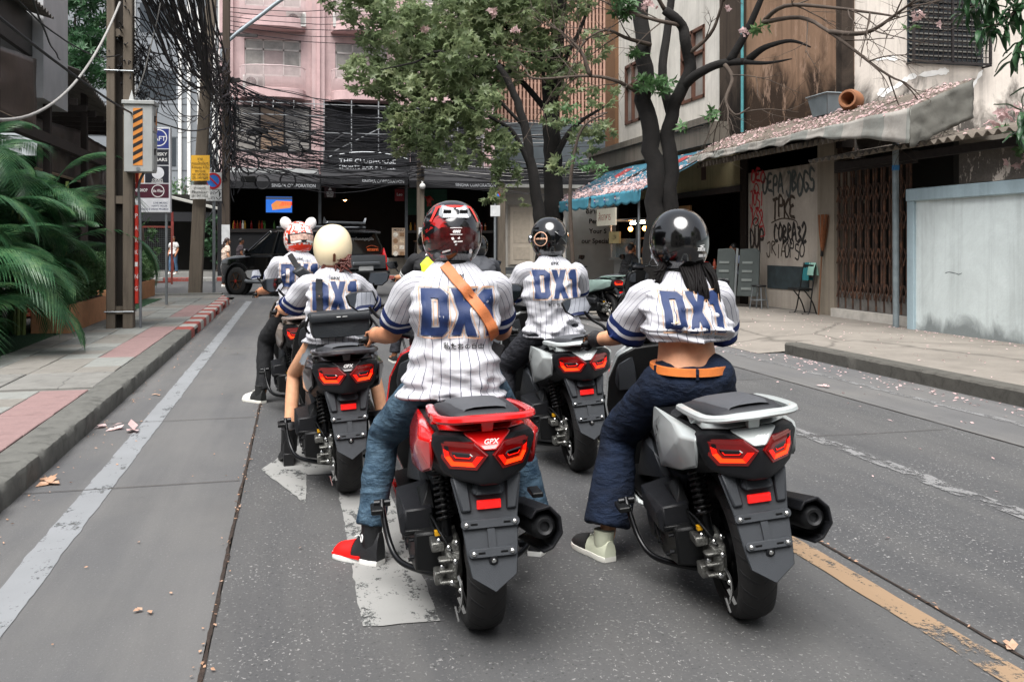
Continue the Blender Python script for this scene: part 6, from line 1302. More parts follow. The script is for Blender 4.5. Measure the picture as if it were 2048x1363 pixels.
# ---- rider on the middle silver scooter
r=person('person','rider in pinstripe jersey and charcoal jeans with round helmet sticker',*locs['mid'],RG)
J=seat_pose(lean=.08,neck_z=1.365,lx=-.36,ly=.74);lean_pose(J,R(5),0);body_mesh(r,J,mSkin)
trousers(r,J,mDenGr,.098,.074,.062,wz=.05,disp=.014,wide=(.16,.125))
jo,bv=jersey(r,torso_keys(J,.815,.99),sleeves(J,.088,.08,.76),3,.03,wr=1.35)
back_print(jo,bv,J['chest'].x,1.185,.19);collar(r,J)
he,hm,dc=helmet(r,V(J['head'])+V((0,-.005,.005)),pBlkG,R(0),R(-2),.132,.162,.150)
q=[(-.085+.038*math.cos(R(15*i)),-.01+.05*math.sin(R(15*i)))for i in range(24)];q2=[(-.085+.033*math.cos(R(15*i)),-.01+.045*math.sin(R(15*i)))for i in range(24)]
mb=MB();mb.add([(a,b,0)for a,b in q+q2],[(i,(i+1)%24,24+(i+1)%24,24+i)for i in range(24)]);mPeach=M('sticker_peach','#e6b598',.5);dc('round_sticker',mb.v,mb.f,mPeach);text_decal(dc,'sticker_word','idigibike',.019,-.083,-.008,mPeach,bold=.0006)
mb=MB();mb.sph(hm@V((-.135,.03,-.005)),(.012,.03,.03),12,8);mb.obj('visor_pivot',mMirror,he,60)
mb=MB();mb.hull([hm@V(p)for p in((.0,-.168,.045),(.095,-.13,.045),(.1,-.13,-.05),(.01,-.168,-.055),(.05,-.17,0))]);mb.obj('rear_vent',pBlkG,he,25,.004)
for k,s in(('l',-1),('r',1)):a=J['an'+k];shoe(r,(a.x,a.y-.05,0),R(8)*-s,mSneak,mSole,.28,.02)
# ---- rider with the cream helmet
r=person('person','rider in cream helmet, pinstripe jersey, grey skirt and black heeled boots',*locs['cream'],RG)
J=seat_pose(lean=.08,neck_z=1.30,wsh=.175,lx=-.33,ly=.76,hy=.60,elx=.29,ely=.86,elz=1.02,kx=.27,ky=.93,kz=.58);lean_pose(J,R(3),0);body_mesh(r,J,mSkinL,.009,.86)
jo,bv=jersey(r,torso_keys(J,.82,.90),sleeves(J,.082,.08,.80,.015),4,.024,wr=1.3)
back_print(jo,bv,J['chest'].x,1.125,.175,jp=False,gz=1.235);collar(r,J)
mSkirt=M('skirt_grey','#6f7479',.8,0,.15,12,.4,120);mb=MB();rg=[]
for f,w,d in((0,.155,.12),(.25,.185,.15),(.5,.21,.18),(.75,.235,.22),(1,.255,.24)):
 rg.append([V(((w+.014*math.sin(i*1.9)*f)*math.cos(2*math.pi*i/44),.60+.07*f+(d+.014*math.sin(i*1.9)*f)*math.sin(2*math.pi*i/44),.95-.27*f))for i in range(44)])
mb.loft(rg,False);mb.obj('skirt',mSkirt,r,60)
mHairR=M('hair_auburn','#5a2c24',.42,0,.3,30,.3,90);n=J['neck']
hair_strands(r,mHairR,[([(0,n.y-.03,n.z+.09),(.01,n.y-.075,n.z+.03),(.01,n.y-.085,n.z+.012)],60,.07,.065),([(-.07,n.y-.03,n.z+.09),(-.105,n.y-.05,n.z+.01),(-.135,n.y-.02,n.z-.06),(-.165,n.y+.03,n.z-.10)],18,.012,.012)],5,.006)
mCream=M('helmet_cream','#e9d8b4',.38,0,.04,6,.05,200,coat=.25);mBrnL=M('brown_leather','#6b4028',.5,0,.15,20)
he,hm,dc=helmet(r,V(J['head'])+V((0,-.01,.005)),mCream,0,R(-6),.128,.150,.152,trim=mBrnL)
mb=MB();mb.hull([hm@V(p)for p in((-.008,-.142,-.06),(.008,-.142,-.06),(-.008,-.118,-.108),(.008,-.118,-.108),(-.008,-.155,-.062),(.008,-.155,-.062),(-.009,-.128,-.108),(.009,-.128,-.108),(0,-.158,-.055))]);mb.obj('goggle_tab',mBrnL,he,40)
strap(r,bv,[(-.135,1.23),(-.14,1.1),(-.135,.98),(-.12,.86)],.040,mBlackCloth,'bag_strap')
bootM=M('boot_black','#121214',.45,0,.15,20)
for k,s in(('l',-1),('r',1)):
 a=J['an'+k];so=shoe(r,(a.x,a.y-.05,0),R(3)*-s,bootM,bootM,.25,.06,0,.065,name='boot')
 kn=J['kn'+k];mb=MB();e=V((a.x,a.y,.09));mb.tube([e,e.lerp(kn,.15),e.lerp(kn,.30),e.lerp(kn,.36)],[.052,.054,.058,.057],16);mb.obj('boot_shaft',bootM,so,60)
bag=thing('messenger_bag','black roll-top messenger bag resting on the gunmetal scooter seat','bag',locs['cream'][0],locs['cream'][1]);bag.rotation_euler.y=-R(3);bag.scale=(1.07,1,.62);bag.location.z=.335
mBag=M('bag_black','#1d2125',.5,0,.12,8,.25,90);mb=MB()
def bagring(y,s=1.0,zt=1.155):return[(x,y,z)for x,z in((-.155*s,.905),(-.165*s,.95),(-.172*s,1.08),(-.180*s,1.12),(-.165*s,zt-.008),(-.10,zt),(0,zt+.002),(.10,zt),(.165*s,zt-.008),(.180*s,1.12),(.172*s,1.08),(.165*s,.95),(.155*s,.905),(0,.90))]
mb.loft([bagring(.39,.94,1.13),bagring(.37,.99,1.15),bagring(.28,1,1.155),bagring(.20,.99,1.145),bagring(.18,.95,1.12)]);mb.obj('bag_body',mBag,bag,40,.01,seg=2)
mb=MB();mb.loft([[(x,.168-.012*math.sin(k),z)for x in(-.168,-.08,0,.08,.168)]+[(x,.19,z)for x in(.168,.08,0,-.08,-.168)]for k,z in((.2,1.055),(1.0,1.065),(1.6,1.10),(1.2,1.13),(.4,1.148))]);fl=mb.obj('flap',mBag,bag,50,.006)
mb=MB();mb.box((-.01,.153,1.105),(.022,.004,.007));mb.box((.025,.153,1.105),(.026,.004,.004));objs(mb,'logo_tag',mWhiteP,fl)
mb=MB();[mb.tube(spline([(s*.17,.27,1.10),(s*.19,.33,1.0),(s*.17,.36,.93)]),.008,8)for s in(-1,1)];mb.tube(spline([(.17,.24,1.08),(.215,.22,.96),(.19,.1,.895)]),.008,8);objs(mb,'side_strap',mBlackCloth,bag,60)
# ---- rider with the eared helmet
r=person('person','rider with white ears on a red and white helmet and black sling bag',*locs['ear'],RG)
J=seat_pose(lean=.08,neck_z=1.38,lx=-.37,ly=.76);lean_pose(J,R(4),0);body_mesh(r,J,mSkin,.010)
mBlkT=M('trousers_black','#131417',.85,0,.2,10,.3,150);trousers(r,J,mBlkT,.10,.08,.068,wz=.05,disp=.018,wide=(.165,.13),name='trousers')
jo,bv=jersey(r,torso_keys(J,.84,1.02),sleeves(J,.09,.08,.78),5,.024,wr=1.3)
back_print(jo,bv,J['chest'].x,1.18,.20,jp=False);collar(r,J)
st=strap(r,bv,[(-.14,1.36),(-.09,1.27),(-.02,1.19),(.07,1.10),(.15,1.0)],.05,mBlackCloth,'sling_strap',.01)
mb=MB();h=bv.ray_cast(V((-.01,-2,1.17)),V((0,1,0)))[0];rm=Matrix.Rotation(R(42),3,'Y');mb.hull([h+rm@V(p)for p in((-.13,-.02,-.05),(-.10,-.02,.055),(.12,-.02,.06),(.15,-.02,-.04),(-.10,-.07,-.04),(-.08,-.07,.04),(.10,-.075,.045),(.12,-.07,-.03))]);mb.obj('sling_bag',mBag,st,25,.012,seg=2)
def ear_helmet_mat():
 t=NT('helmet_red_white');co=t.co();n=t.noise(co,16,3,.5,2);t.set(t.b,'Base Color',t.mix(t.ramp(n,[(.5,0.0),(.53,1.0)]),(.75,.74,.72),(.62,.06,.03)));t.b.inputs['Roughness'].default_value=.25;t.b.inputs['Coat Weight'].default_value=.5;return t.m
he,hm,dc=helmet(r,V(J['head']),ear_helmet_mat(),R(14),R(0),.132,.165,.155,True,chin=True)
mOr=M('helmet_orange_red','#e23414',.25,0,.05,coat=.5);mW2=M('helmet_white','#e8e6e2',.3,0,.03,coat=.4)
poly_decal(dc,'chin_band',[[(-.11,-.07),(-.05,-.055),(.05,-.055),(.11,-.07),(.10,-.115),(.05,-.11),(-.05,-.11),(-.10,-.115)]],mOr,.003)
poly_decal(dc,'goggle_band',[[(-.118,.035),(.0,.055),(.118,.035),(.118,-.05),(.05,-.035),(-.05,-.035),(-.118,-.05)]],mBlackP,.0025)
poly_decal(dc,'goggle_glass',[[(-.105,.026),(.0,.042),(.105,.026),(.10,-.03),(.03,-.012),(-.03,-.012),(-.10,-.03)]],M('goggle_tint','#caa89a',.25,0,.5,40),.004)
poly_decal(dc,'white_flash',[[(-.10,-.03),(-.03,-.014),(-.02,-.03),(-.095,-.048)],[(.10,-.03),(.03,-.014),(.02,-.03),(.095,-.048)]],mW2,.005)
for sx in(-1,1):
 mb=MB();mb.sph(hm@V((sx*.115,-.0,.135)),(.050,.030,.062),16,10,Matrix.Rotation(R(28)*sx,3,'Y'));mb.obj('ear',M('ear_plush','#e9e7e4',.95,0,.06,40,.6,300),he,180)
for k,s in(('l',-1),('r',1)):a=J['an'+k];shoe(r,(a.x,a.y-.05,0),R(35)*-s,mSneak,mSole,.28,.045,toe=mW2)
# ---- two riders further ahead
for nm,lab,px,Y,skin,up,hi,hel,gl in(('a','rider in black jacket with lime back panel and glossy black helmet',862,11.2,mSkin,mBlackCloth,True,pBlkG,0),('b','rider in slate grey shirt waiting ahead beside the lime-backed jacket',962,11.6,mSkin,M('slate_shirt','#3b3d42',.85,0,.12,8,.3,120),False,pBlkG,0)):
 q=AY(px,700,Y);lc=(q.x,Y-.5,0)
 bk=scooter('motor_scooter','black scooter under the '+('lime-backed jacket rider' if hi else 'slate grey shirt rider'),lc,R(2),pBlkG)
 rr=person('person',lab,lc,R(2));J=seat_pose(lean=.10,neck_z=1.36 if hi else 1.30);body_mesh(rr,J,skin,.012)
 trousers(rr,J,mDenGr,wz=.05,wide=(.17,.14));jo,bv=jersey(rr,torso_keys(J,.82,1.04),sleeves(J,.10,.075,1.0),6 if hi else 7,.02,mat=up,name='jacket' if hi else 'shirt');collar(rr,J,up)
 he,hm,dc=helmet(rr,V(J['head']),hel,0,0)
 if hi:
  fn=lambda v:(V((v[0],-2,v[1])),V((0,1,0)))
  mLime=M('lime_panel','#c6e02a',.7,0,.05);P=[(-.13,1.22),(-.05,1.30),(.05,1.30),(.13,1.22),(.10,1.0),(-.10,1.0)];project(P,[tuple(range(6))],bv,fn,.004).obj('back_panel',mLime,jo,180,fix=False)
  vs,fs=text_polys('ALPINE',.035,bold=.001);project([(v.x,v.y+1.33)for v in vs],fs,bv,fn,.005).obj('back_print',mWhiteP,jo,180,fix=False)
  mb=MB()
  for k,s in(('l',-1),('r',1)):
   for f in(.72,.84):c=V(J['sh'+k]).lerp(J['el'+k],f);d=(V(J['el'+k])-V(J['sh'+k])).normalized();mb.lathe([(.094,0),(.094,.02)],c,d,20,False)
  objs(mb,'sleeve_band',mWhiteP,jo,60)
 for k,s in(('l',-1),('r',1)):a=J['an'+k];shoe(rr,(a.x,a.y-.05,0),0,mSneak,mSole)
 # ==== plants
def leafmat(name,c0,c1,c2,rough=.5,tr=.25,sc=1.3):
 t=NT(name);co=t.co();n=t.noise(co,sc,4,.7);f=t.noise(co,23,2);c=t.ramp(t.math('ADD',t.math('MULTIPLY',n,.65),t.math('MULTIPLY',f,.35)),[(.32,c0),(.5,c1),(.68,c2)])
 t.set(t.b,'Base Color',c);t.b.inputs['Roughness'].default_value=rough;t.b.inputs['Specular IOR Level'].default_value=.4
 tl=t.N('BsdfTranslucent',None,Color=c);mx=t.N('MixShader',None);mx.inputs[0].default_value=tr;t.t.links.new(t.b.outputs[0],mx.inputs[1]);t.t.links.new(tl.outputs[0],mx.inputs[2]);t.t.links.new(mx.outputs[0],t.n['Material Output'].inputs[0]);return t.m
mLeaf=leafmat('leaf_sage',(.10,.15,.07),(.20,.255,.13),(.34,.37,.20),.4,.5);mPalm=leafmat('leaf_palm',(.012,.05,.022),(.038,.115,.048),(.13,.235,.095),.33,.35,2.2);mHedge=leafmat('leaf_hedge',(.035,.085,.03),(.07,.15,.055),(.13,.22,.085));mMango=leafmat('leaf_mango',(.015,.045,.02),(.03,.08,.03),(.06,.12,.045),.3,.15);mFern=leafmat('leaf_fern',(.015,.05,.02),(.03,.09,.035),(.06,.13,.05));mDry=leafmat('leaf_dry',(.25,.12,.06),(.42,.25,.16),(.6,.42,.32),.8,.2,9);mPetal=leafmat('petal_pink',(.48,.30,.29),(.63,.45,.44),(.76,.62,.61),.8,.3,12)
mBark=M('bark_dark','#0f0c0a',.95,0,.6,7,1.0,24);mBark2=M('bark_twig','#453b33',.9,0,.25,9,.3,40)
def rvec(q):
 while True:
  v=V((q.uniform(-1,1),q.uniform(-1,1),q.uniform(-1,1)))
  if .05<v.length<1:return v.normalized()
def leaf(mb,p,d,up,L,w):
 d=d.normalized();s=d.cross(up);s=s.normalized()if s.length>1e-3 else d.orthogonal().normalized();n=s.cross(d);o=len(mb.v)
 mb.v+=[tuple(p),tuple(p+d*L*.45+s*w/2-n*L*.02),tuple(p+d*L-n*L*.18),tuple(p+d*L*.45-s*w/2-n*L*.02),tuple(p+d*L*.5-n*L*.06)]
 mb.f+=[(o,o+1,o+4),(o+1,o+2,o+4),(o+2,o+3,o+4),(o+3,o,o+4)]
def crown(parent,blobs,dens,L,W,mat,seed,droop=.5,fingers=6,name='crown',hollow=.35):
 q=random.Random(seed);mb=MB()
 for c,r in blobs:
  n=int(dens*r*r*(1+.25*r))
  for _ in range(n):
   v=rvec(q);rr=r*(hollow+(1-hollow)*q.random()**.45);p=c+V((v.x,v.y,v.z*.8))*rr
   if noise.noise(p*1.9+V((seed,0,0)))<-.12:continue
   ax=(v*.5+rvec(q)*.6+V((0,0,.15-droop))).normalized();a=ax.orthogonal().normalized();b=ax.cross(a);k0=q.uniform(0,6)
   for k in range(fingers):
    an=k0+2*math.pi*k/fingers;d=(a*math.cos(an)+b*math.sin(an))*.9+ax*.55+V((0,0,-.25*droop));leaf(mb,p,d,ax,L*q.uniform(.65,1.15),W*q.uniform(.7,1.1))
 o=mb.obj(name,mat,parent,world=True,fix=False);o['kind']='stuff';return o
def branch(mb,pts,r0,r1,seg=10,n=5,rough=.0):
 SP=spline(pts,n);m=len(SP);mb.tube([p+V((noise.noise(p*3),noise.noise(p*3+V((7,0,0))),0))*rough for p in SP],[r0+(r1-r0)*(i/(m-1))for i in range(m)],seg);return SP
def twigs(mb,p,d,L,r,depth,q,curl=.5):
 pts=[p];dd=d.normalized()
 for k in range(4):dd=(dd+rvec(q)*.32*curl+V((0,0,.10*curl*q.uniform(-1,1.4)))).normalized();pts.append(pts[-1]+dd*L/4)
 SP=spline(pts,3);m=len(SP);mb.tube(SP,[r*(1-.65*i/(m-1))for i in range(m)],5)
 if depth:
  for k in range(q.choice([2,3,3])):i=q.randrange(m//3,m);twigs(mb,SP[i],(dd+rvec(q)*.9),L*q.uniform(.45,.75),r*.5,depth-1,q,curl)
T0=17.6
def tp(px,py,t=T0):return AD(px,py,t)
tr=thing('double_trunk_tree','dark double-trunked tree with bare twisting branches by the eatery','tree',G(1322,628,.12));q=random.Random(5);mb=MB();base=tr.location.copy()
branch(mb,[base+V((-.14,0,-.1)),base+V((-.15,0,.6)),tp(1308,430),tp(1305,300),tp(1292,200),tp(1283,90,17.8),tp(1278,-40,18),tp(1290,-160,18)],.20,.13,14,5,.10)
branch(mb,[base+V((.16,0,-.1)),base+V((.16,0,.6)),tp(1338,430),tp(1338,300),tp(1345,230),tp(1372,160,17.4),tp(1375,100,17.3),tp(1360,50,17.2),tp(1330,20,17.2)],.17,.085,14,5,.09)
branch(mb,[tp(1345,240),tp(1325,150,17.9),tp(1335,60,18.2),tp(1350,-60,18.4)],.10,.07,10)
branch(mb,[tp(1370,170,17.4),tp(1400,145,17.1),tp(1440,128,16.9),tp(1500,122,16.6)],.10,.06,10,5,.03)
branch(mb,[tp(1500,118,16.6),tp(1530,95,16.3),tp(1580,82,16),tp(1622,95,15.9)],.075,.012,8,5,.03);branch(mb,[tp(1490,124,16.6),tp(1530,126,16.3),tp(1585,118,16.0)],.05,.010,8,5,.03)
branch(mb,[tp(1460,122,16.8),tp(1495,60,16.6),tp(1530,-20,16.4)],.085,.05,8)
mb.obj('trunk',mBark,tr,180,world=True)
mb=MB();q=random.Random(9)
B=[[(1530,40,16.3),(1570,12,15.8),(1650,14,15.2),(1740,25,14.6),(1800,35,14)],[(1525,45,16.3),(1600,35,15.7),(1660,65,15),(1760,140,14.2),(1810,165,13.8)],[(1660,64,15),(1730,66,14.4),(1790,30,14),(1830,0,13.6)],[(1290,195,17.6),(1240,165,17.2),(1180,152,17),(1080,158,17),(1055,150,17)],[(1180,152,17),(1160,100,17),(1120,60,17.2)],[(1300,90,17.6),(1250,75,17.3),(1210,60,17),(1170,80,17)],[(1375,110,17.3),(1420,70,17),(1440,20,16.8),(1450,-30,16.6)],[(1360,50,17.2),(1310,40,17),(1250,20,17),(1200,0,17)],[(1330,20,17.2),(1300,-20,17),(1240,-50,17)],[(1450,130,16.8),(1465,160,16.6),(1450,200,16.4),(1470,230,16.3),(1500,215,16.2)]]
for b in B:
 P=[AD(*x)for x in b];SP=branch(mb,P,.045,.012,7,4,.02)
 for k in range(7):i=q.randrange(3,len(SP));twigs(mb,SP[i],(SP[min(i+1,len(SP)-1)]-SP[i-1]).normalized()+rvec(q)*.8,q.uniform(.5,1.2),.014,2,q)
o=mb.obj('twigs',mBark2,tr,180,world=True);o['kind']='stuff'
bl=[(AD(1290,165,17.3),.22),(AD(1325,170,17.3),.2),(AD(1340,320,17.2),.14),(AD(1365,255,17.2),.10),(AD(1420,225,16.5),.12),(AD(1520,55,16.2),.12),(AD(1275,105,17.3),.15),(AD(1820,50,13.8),.12),(AD(1250,10,17),.3)]
crown(tr,bl,500,.16,.075,mHedge,3,.4,5,'leaves',.1)
crown(tr,[(AD(1300,10,17.2),.16),(AD(1490,65,16.3),.1),(AD(1840,30,13.8),.1),(AD(1880,45,13.6),.08),(AD(1460,15,16.6),.1)],600,.07,.05,mPetal,4,.3,5,'blossom',.1)
t1=thing('leafy_tree','dark straight-trunked tree with broad sage-green crown hiding the bar roof','tree',G(1103,560,.15));b0=t1.location.copy();mb=MB();q=random.Random(14);TT=26.0
t1.location=(AD(1103,400,TT).x,AD(1103,400,TT).y,.12);b0=V(t1.location)
SPm=branch(mb,[b0-V((0,0,.2)),AD(1105,480,TT),AD(1108,400,TT),AD(1106,300,TT),AD(1102,210,TT),AD(1110,120,TT),AD(1120,0,TT),AD(1130,-120,TT)],.33,.16,12,5,.08)
for b in([(1100,260),(1090,200),(1085,120),(1075,40)],[(1108,200),(1130,120),(1160,60),(1190,-20)],[(1100,230),(1040,160),(980,120),(900,90)],[(1105,150),(1020,60),(950,0),(880,-60)],[(1104,330),(1135,270),(1165,240),(1215,210)]):branch(mb,[AD(x,y,TT+.3*math.sin(x))for x,y in b],.10,.03,8)
mb.obj('trunk',mBark,t1,180,world=True)
def blobs(L):return[(AD(a,b,t),r)for a,b,t,r in L]
crown(t1,blobs([(800,70,24.6,1.15),(860,150,25,1.15),(900,30,25,1.3),(930,170,25.2,1.15),(960,-10,25.5,1.3),(1000,110,25.4,1.1),(1060,40,25.6,1.0),(1120,-20,25.6,1.1),(740,20,24.2,.8),(735,150,24,.68),(790,165,24.4,.7),(840,70,26,1.1),(700,-20,24.5,.9),(1000,30,26.5,1.2),(905,110,24.2,1.0)]),330,.19,.085,mLeaf,21,.55,6)
crown(t1,blobs([(1130,160,25.6,.65),(1180,90,25.6,.6),(1205,190,25.4,.45),(1170,280,25.8,.5),(1210,260,25.6,.4),(1085,110,25.5,.7),(1110,230,25,.45)]),200,.19,.085,mLeaf,22,.55,6)
t2=thing('leafy_tree','slim leaning tree whose drooping sage foliage hangs over the bar awning','tree',(AD(1082,500,24.5).x,AD(1082,500,24.5).y,.12));mb=MB()
branch(mb,[V(t2.location)-V((0,0,.2)),AD(1084,480,24.5),AD(1075,400,24.5),AD(1062,330,24.5),AD(1048,250,24.5),AD(1030,190,24.5),AD(1000,130,24.5)],.2,.08,10,5,.06);branch(mb,[AD(1065,345,24.5),AD(1030,270,24.3),AD(1000,245,24.2),AD(930,210,24)],.08,.03,8);branch(mb,[AD(1050,255,24.5),AD(900,110,24),AD(830,125,23.8),AD(760,140,23.6)],.05,.015,7);mb.obj('trunk',mBark,t2,180,world=True)
crown(t2,blobs([(850,250,24,.75),(900,250,24.2,.8),(950,260,24.2,.8),(800,240,24,.55),(800,285,24,.45),(870,305,24,.45),(930,310,24,.5),(1000,300,24.2,.6),(1010,350,24.2,.45),(985,395,24.2,.28),(1050,390,24.4,.3),(830,190,23.8,.7),(960,210,24,.8),(1120,330,24.6,.3)]),320,.18,.08,mLeaf,23,.7,6)
crown(t2,blobs([(985,25,24.5,.13),(1035,60,24.4,.11),(850,60,24,.08)]),800,.12,.07,mPetal,6,.2,5,'blossom',.1)
mb=MB();t3=thing('leafy_sapling','thin sapling beside the blue parasol awnings','tree',(AD(1150,500,23.5).x,AD(1150,500,23.5).y,.12));branch(mb,[V(t3.location),AD(1140,400,23.5),AD(1150,300,23.5),AD(1170,250,23.5),AD(1215,225,23.4)],.06,.02,8);mb.obj('trunk',mBark2,t3,180,world=True);crown(t3,blobs([(1165,320,23.4,.35),(1190,335,23.4,.3),(1150,230,23.4,.4)]),150,.16,.06,mHedge,8,.6,5)
for i,(lab,L,mt,tz)in enumerate((('feathery dark green tree rising behind the tin roof',[(150,40,33,1.7),(185,110,32,1.1),(160,-60,33,1.8),(200,60,33,1.0),(140,120,32,.9),(205,150,32,.7)],mFern,33),('bushy shrub growing behind the light box sign',[(285,470,27,.42),(290,500,27,.4),(275,440,27,.3)],mHedge,27),('leafy shrub beside the shed across the street',[(435,450,44,.7),(425,490,44,.8),(450,520,44,.6),(420,470,44,.5)],mFern,44),('green shrub seen below the wires near the shed',[(370,380,50,1.0),(345,385,50,.8),(395,385,50,.8)],mHedge,50))):
 c0=blobs(L)[0][0];t=thing('shrub' if i else 'feathery_tree',lab,'shrub' if i else 'tree',(c0.x,c0.y,.1));mb=MB();branch(mb,[V((c0.x,c0.y,.1)),V((c0.x+.05,c0.y,c0.z*.5)),c0+V((0,0,.2))],.07 if i else .2,.03,8);mb.obj('trunk',mBark2,t,180,world=True);crown(t,blobs(L),260 if i in(1,2)else 130,.14 if i else .30,.05 if i else .09,mt,40+i,.3,6)
mg=thing('mango_branch','glossy mango foliage hanging in front of the pale wall','tree',AD(2080,-60,9));mb=MB();q=random.Random(6);tips=[]
for b in([(2120,-80,9),(2060,-10,9),(2010,40,9),(1960,60,9)],[(2120,-60,9),(2060,60,8.9),(2030,110,8.9)],[(2120,-60,9.2),(2050,-30,9.3),(1980,0,9.4),(1930,20,9.4)],[(2140,0,8.8),(2070,150,8.8),(2045,260,8.8)],[(2100,-80,9),(2000,-30,9.1),(1950,-30,9.1)]):
 SP=branch(mb,[AD(*x)for x in b],.025,.008,6);tips+=[SP[i]for i in range(4,len(SP),2)]
mb.obj('twig',mBark2,mg,180,world=True);lm=[]
for k in range(5):
 m_=MB();L=.17+.02*k;m_.grid(lambda u,v:((u-.5)*.055*math.sin(math.pi*min(.97,v*.93+.05))**.8,v*L,-.35*L*v*v-.012*abs(u-.5)*-2+.006*math.sin(v*9+k)),2,7);me=m_.mesh('leaf',False);me.materials.append(mMango);me.polygons.foreach_set('use_smooth',[True]*len(me.polygons));lm.append(me)
for k in range(230):
 p=q.choice(tips);o=bpy.data.objects.new('leaf',q.choice(lm));COL.objects.link(o);o.parent=mg;d=V((q.uniform(-1,1),q.uniform(-1,1),q.uniform(-1.4,.25))).normalized()
 o.matrix_parent_inverse=wmat(mg).inverted();o.location=p+rvec(q)*.05;o.rotation_mode='QUATERNION';o.rotation_quaternion=d.to_track_quat('Y','Z')
vn=thing('flowering_vine','dry flowering vine spilling over the wall ledge','plant',AD(2040,270,12));crown(vn,blobs([(2030,250,12.2,.35),(2055,290,12.2,.4)]),400,.09,.06,mPetal,71,.3,5,'flowers',.1);crown(vn,blobs([(2040,270,12.4,.45)]),250,.10,.05,mHedge,72,.3,5,'leaves',.1)
# ---- areca palms
def frond_mesh(L,n,seed,arch):
 q=random.Random(seed);mb=MB();P=[]
 for i in range(n+1):
  s=i/n;a=R(68)-arch*s**1.35;P.append((P[-1]+V((0,math.cos(a),math.sin(a)))*L/n)if P else V((0,0,0)))
 m=len(P);mb.tube(P,[.012*(1-.85*i/(m-1))for i in range(m)],5)
 for i in range(int(n*.22),m-1):
  s=i/n;t=(P[i+1]-P[i]).normalized();ll=L*.36*math.sin(math.pi*min(.98,.18+s*.80))**.7
  for sx in(-1,1):
   for h in(0,.5):
    b=P[i].lerp(P[i+1],h);d=(V((sx,0,0))*.82+t*(.55+.5*s)+V((0,0,.28-.25*s))).normalized();nn=d.cross(t).normalized();w=.017;l2=ll*q.uniform(.85,1.1);dr=V((0,0,-1))
    c=[b+d*l2*u+dr*l2*(.10*u+.32*u*u)for u in(0,.35,.7,1)];sd_=t*1.0;o=len(mb.v)
    for k,cc in enumerate(c):
     ww=(w*.6,w,w*.7,.001)[k];mb.v+=[tuple(cc+sd_*ww),tuple(cc-sd_*ww)]
    mb.f+=[(o,o+1,o+3,o+2),(o+2,o+3,o+5,o+4),(o+4,o+5,o+7,o+6)]
 me=mb.mesh('frond',False);me.materials.append(mPalm);return me
fm=[frond_mesh(1.5+.12*k,24,k,R(78+10*k))for k in range(7)];q=random.Random(17)
for i,(x,y,n,hmax,lab)in enumerate(((-4.03,12.9,26,1.0,'areca palm clump drooping over the pavement edge'),(-4.28,13.9,28,2.2,'tall areca palm behind the drooping clump'),(-4.23,15.2,24,1.5,'areca palm next to the orange planter'),(-4.78,13.6,26,2.3,'tall areca palm in the shade of the brown tarp'),(-3.98,12.0,22,.7,'low areca palm nearest the pavement slab'),(-4.58,15.9,26,2.0,'tall areca palm close to the double pole'),(-4.13,13.4,24,1.5,'areca palm in the thick of the clump'),(-4.48,12.6,24,1.7,'areca palm rising under the tarp edge'),(-3.65,15.7,26,2.3,'tall slim areca palm leaning to the double pole'),(-3.9,14.6,26,2.0,'areca palm rising over the planter hedge'),(-4.7,15.2,26,2.7,'tallest areca palm against the dark terrace posts'),(-4.9,13.9,26,2.6,'tall areca palm brushing the lower tarp'))):
 t=thing('areca_palm',lab,'palm',(x,y,.15),0,'areca palms along the terrace')
 for k in range(5):mb=MB();a=q.uniform(0,6);mb.tube([V((.1*math.cos(a),.1*math.sin(a),-.05)),V((.16*math.cos(a),.16*math.sin(a),hmax*.6)),V((.2*math.cos(a),.2*math.sin(a),hmax))],[.028,.022,.015],8);mb.obj('cane',M('palm_cane','#5c6b35',.6,0,.25,8),t,60)
 for k in range(n):
  o=bpy.data.objects.new('frond',q.choice(fm));COL.objects.link(o);o.parent=t;a=2.399*k+q.uniform(-.3,.3);o.location=(.12*math.cos(a),.12*math.sin(a),hmax*q.uniform(.25,1.0));s=q.uniform(.62,.95)*(.72 if o.location.z<hmax*.5 and hmax>.9 else 1);o.scale=(s,s,s);o.rotation_euler=(q.uniform(-.55,.12),q.uniform(-.2,.2),a)
  # ---- planters with clipped hedges
mTerra=concrete('planter_orange','#b5835f',.85,.3,3)
for i,(x0_,x1_,y0_,y1_,hz_,lab)in enumerate(((-3.75,-3.22,14.7,17.4,1.0,'orange planter box beside the palms'),(-4.05,-3.5,19.4,25.2,1.05,'orange planter box behind the double pole'))):
 p=thing('planter_box',lab,'planter',((x0_+x1_)/2,(y0_+y1_)/2,.15));mb=MB();mb.bx(x0_,x1_,y0_,y1_,.14,.56);mb.obj('planter_wall',mTerra,p,None,.012,world=True);mb=MB();mb.bx(x0_+.05,x1_-.05,y0_+.05,y1_-.05,.55,.575);mb.obj('soil',M('soil','#2b211a',.95,0,.3,10),p,world=True)
 q=random.Random(50+i);n=int((y1_-y0_)/.62)
 for k in range(n):
  yc=y0_+.35+k*(y1_-y0_-.6)/max(1,n-1);xc=(x0_+x1_)/2+q.uniform(-.03,.03);h=hz_*q.uniform(.9,1.05)
  t=thing('hedge_shrub','clipped round shrub in the orange planter '+('beside the palms' if i==0 else 'behind the double pole'),'shrub',(xc,yc,.575),0,'shrubs in planter %d'%(i+1));mb=MB();branch(mb,[V((xc,yc,.56)),V((xc,yc+.02,.8)),V((xc,yc,.95))],.025,.012,6);mb.obj('stem',mBark2,t,60,world=True)
  crown(t,[(V((xc,yc,.57+h*.42)),.36),(V((xc,yc,.57+h*.22)),.33)],2600,.085,.03,mHedge,60+10*i+k,.1,4,'crown',.62)
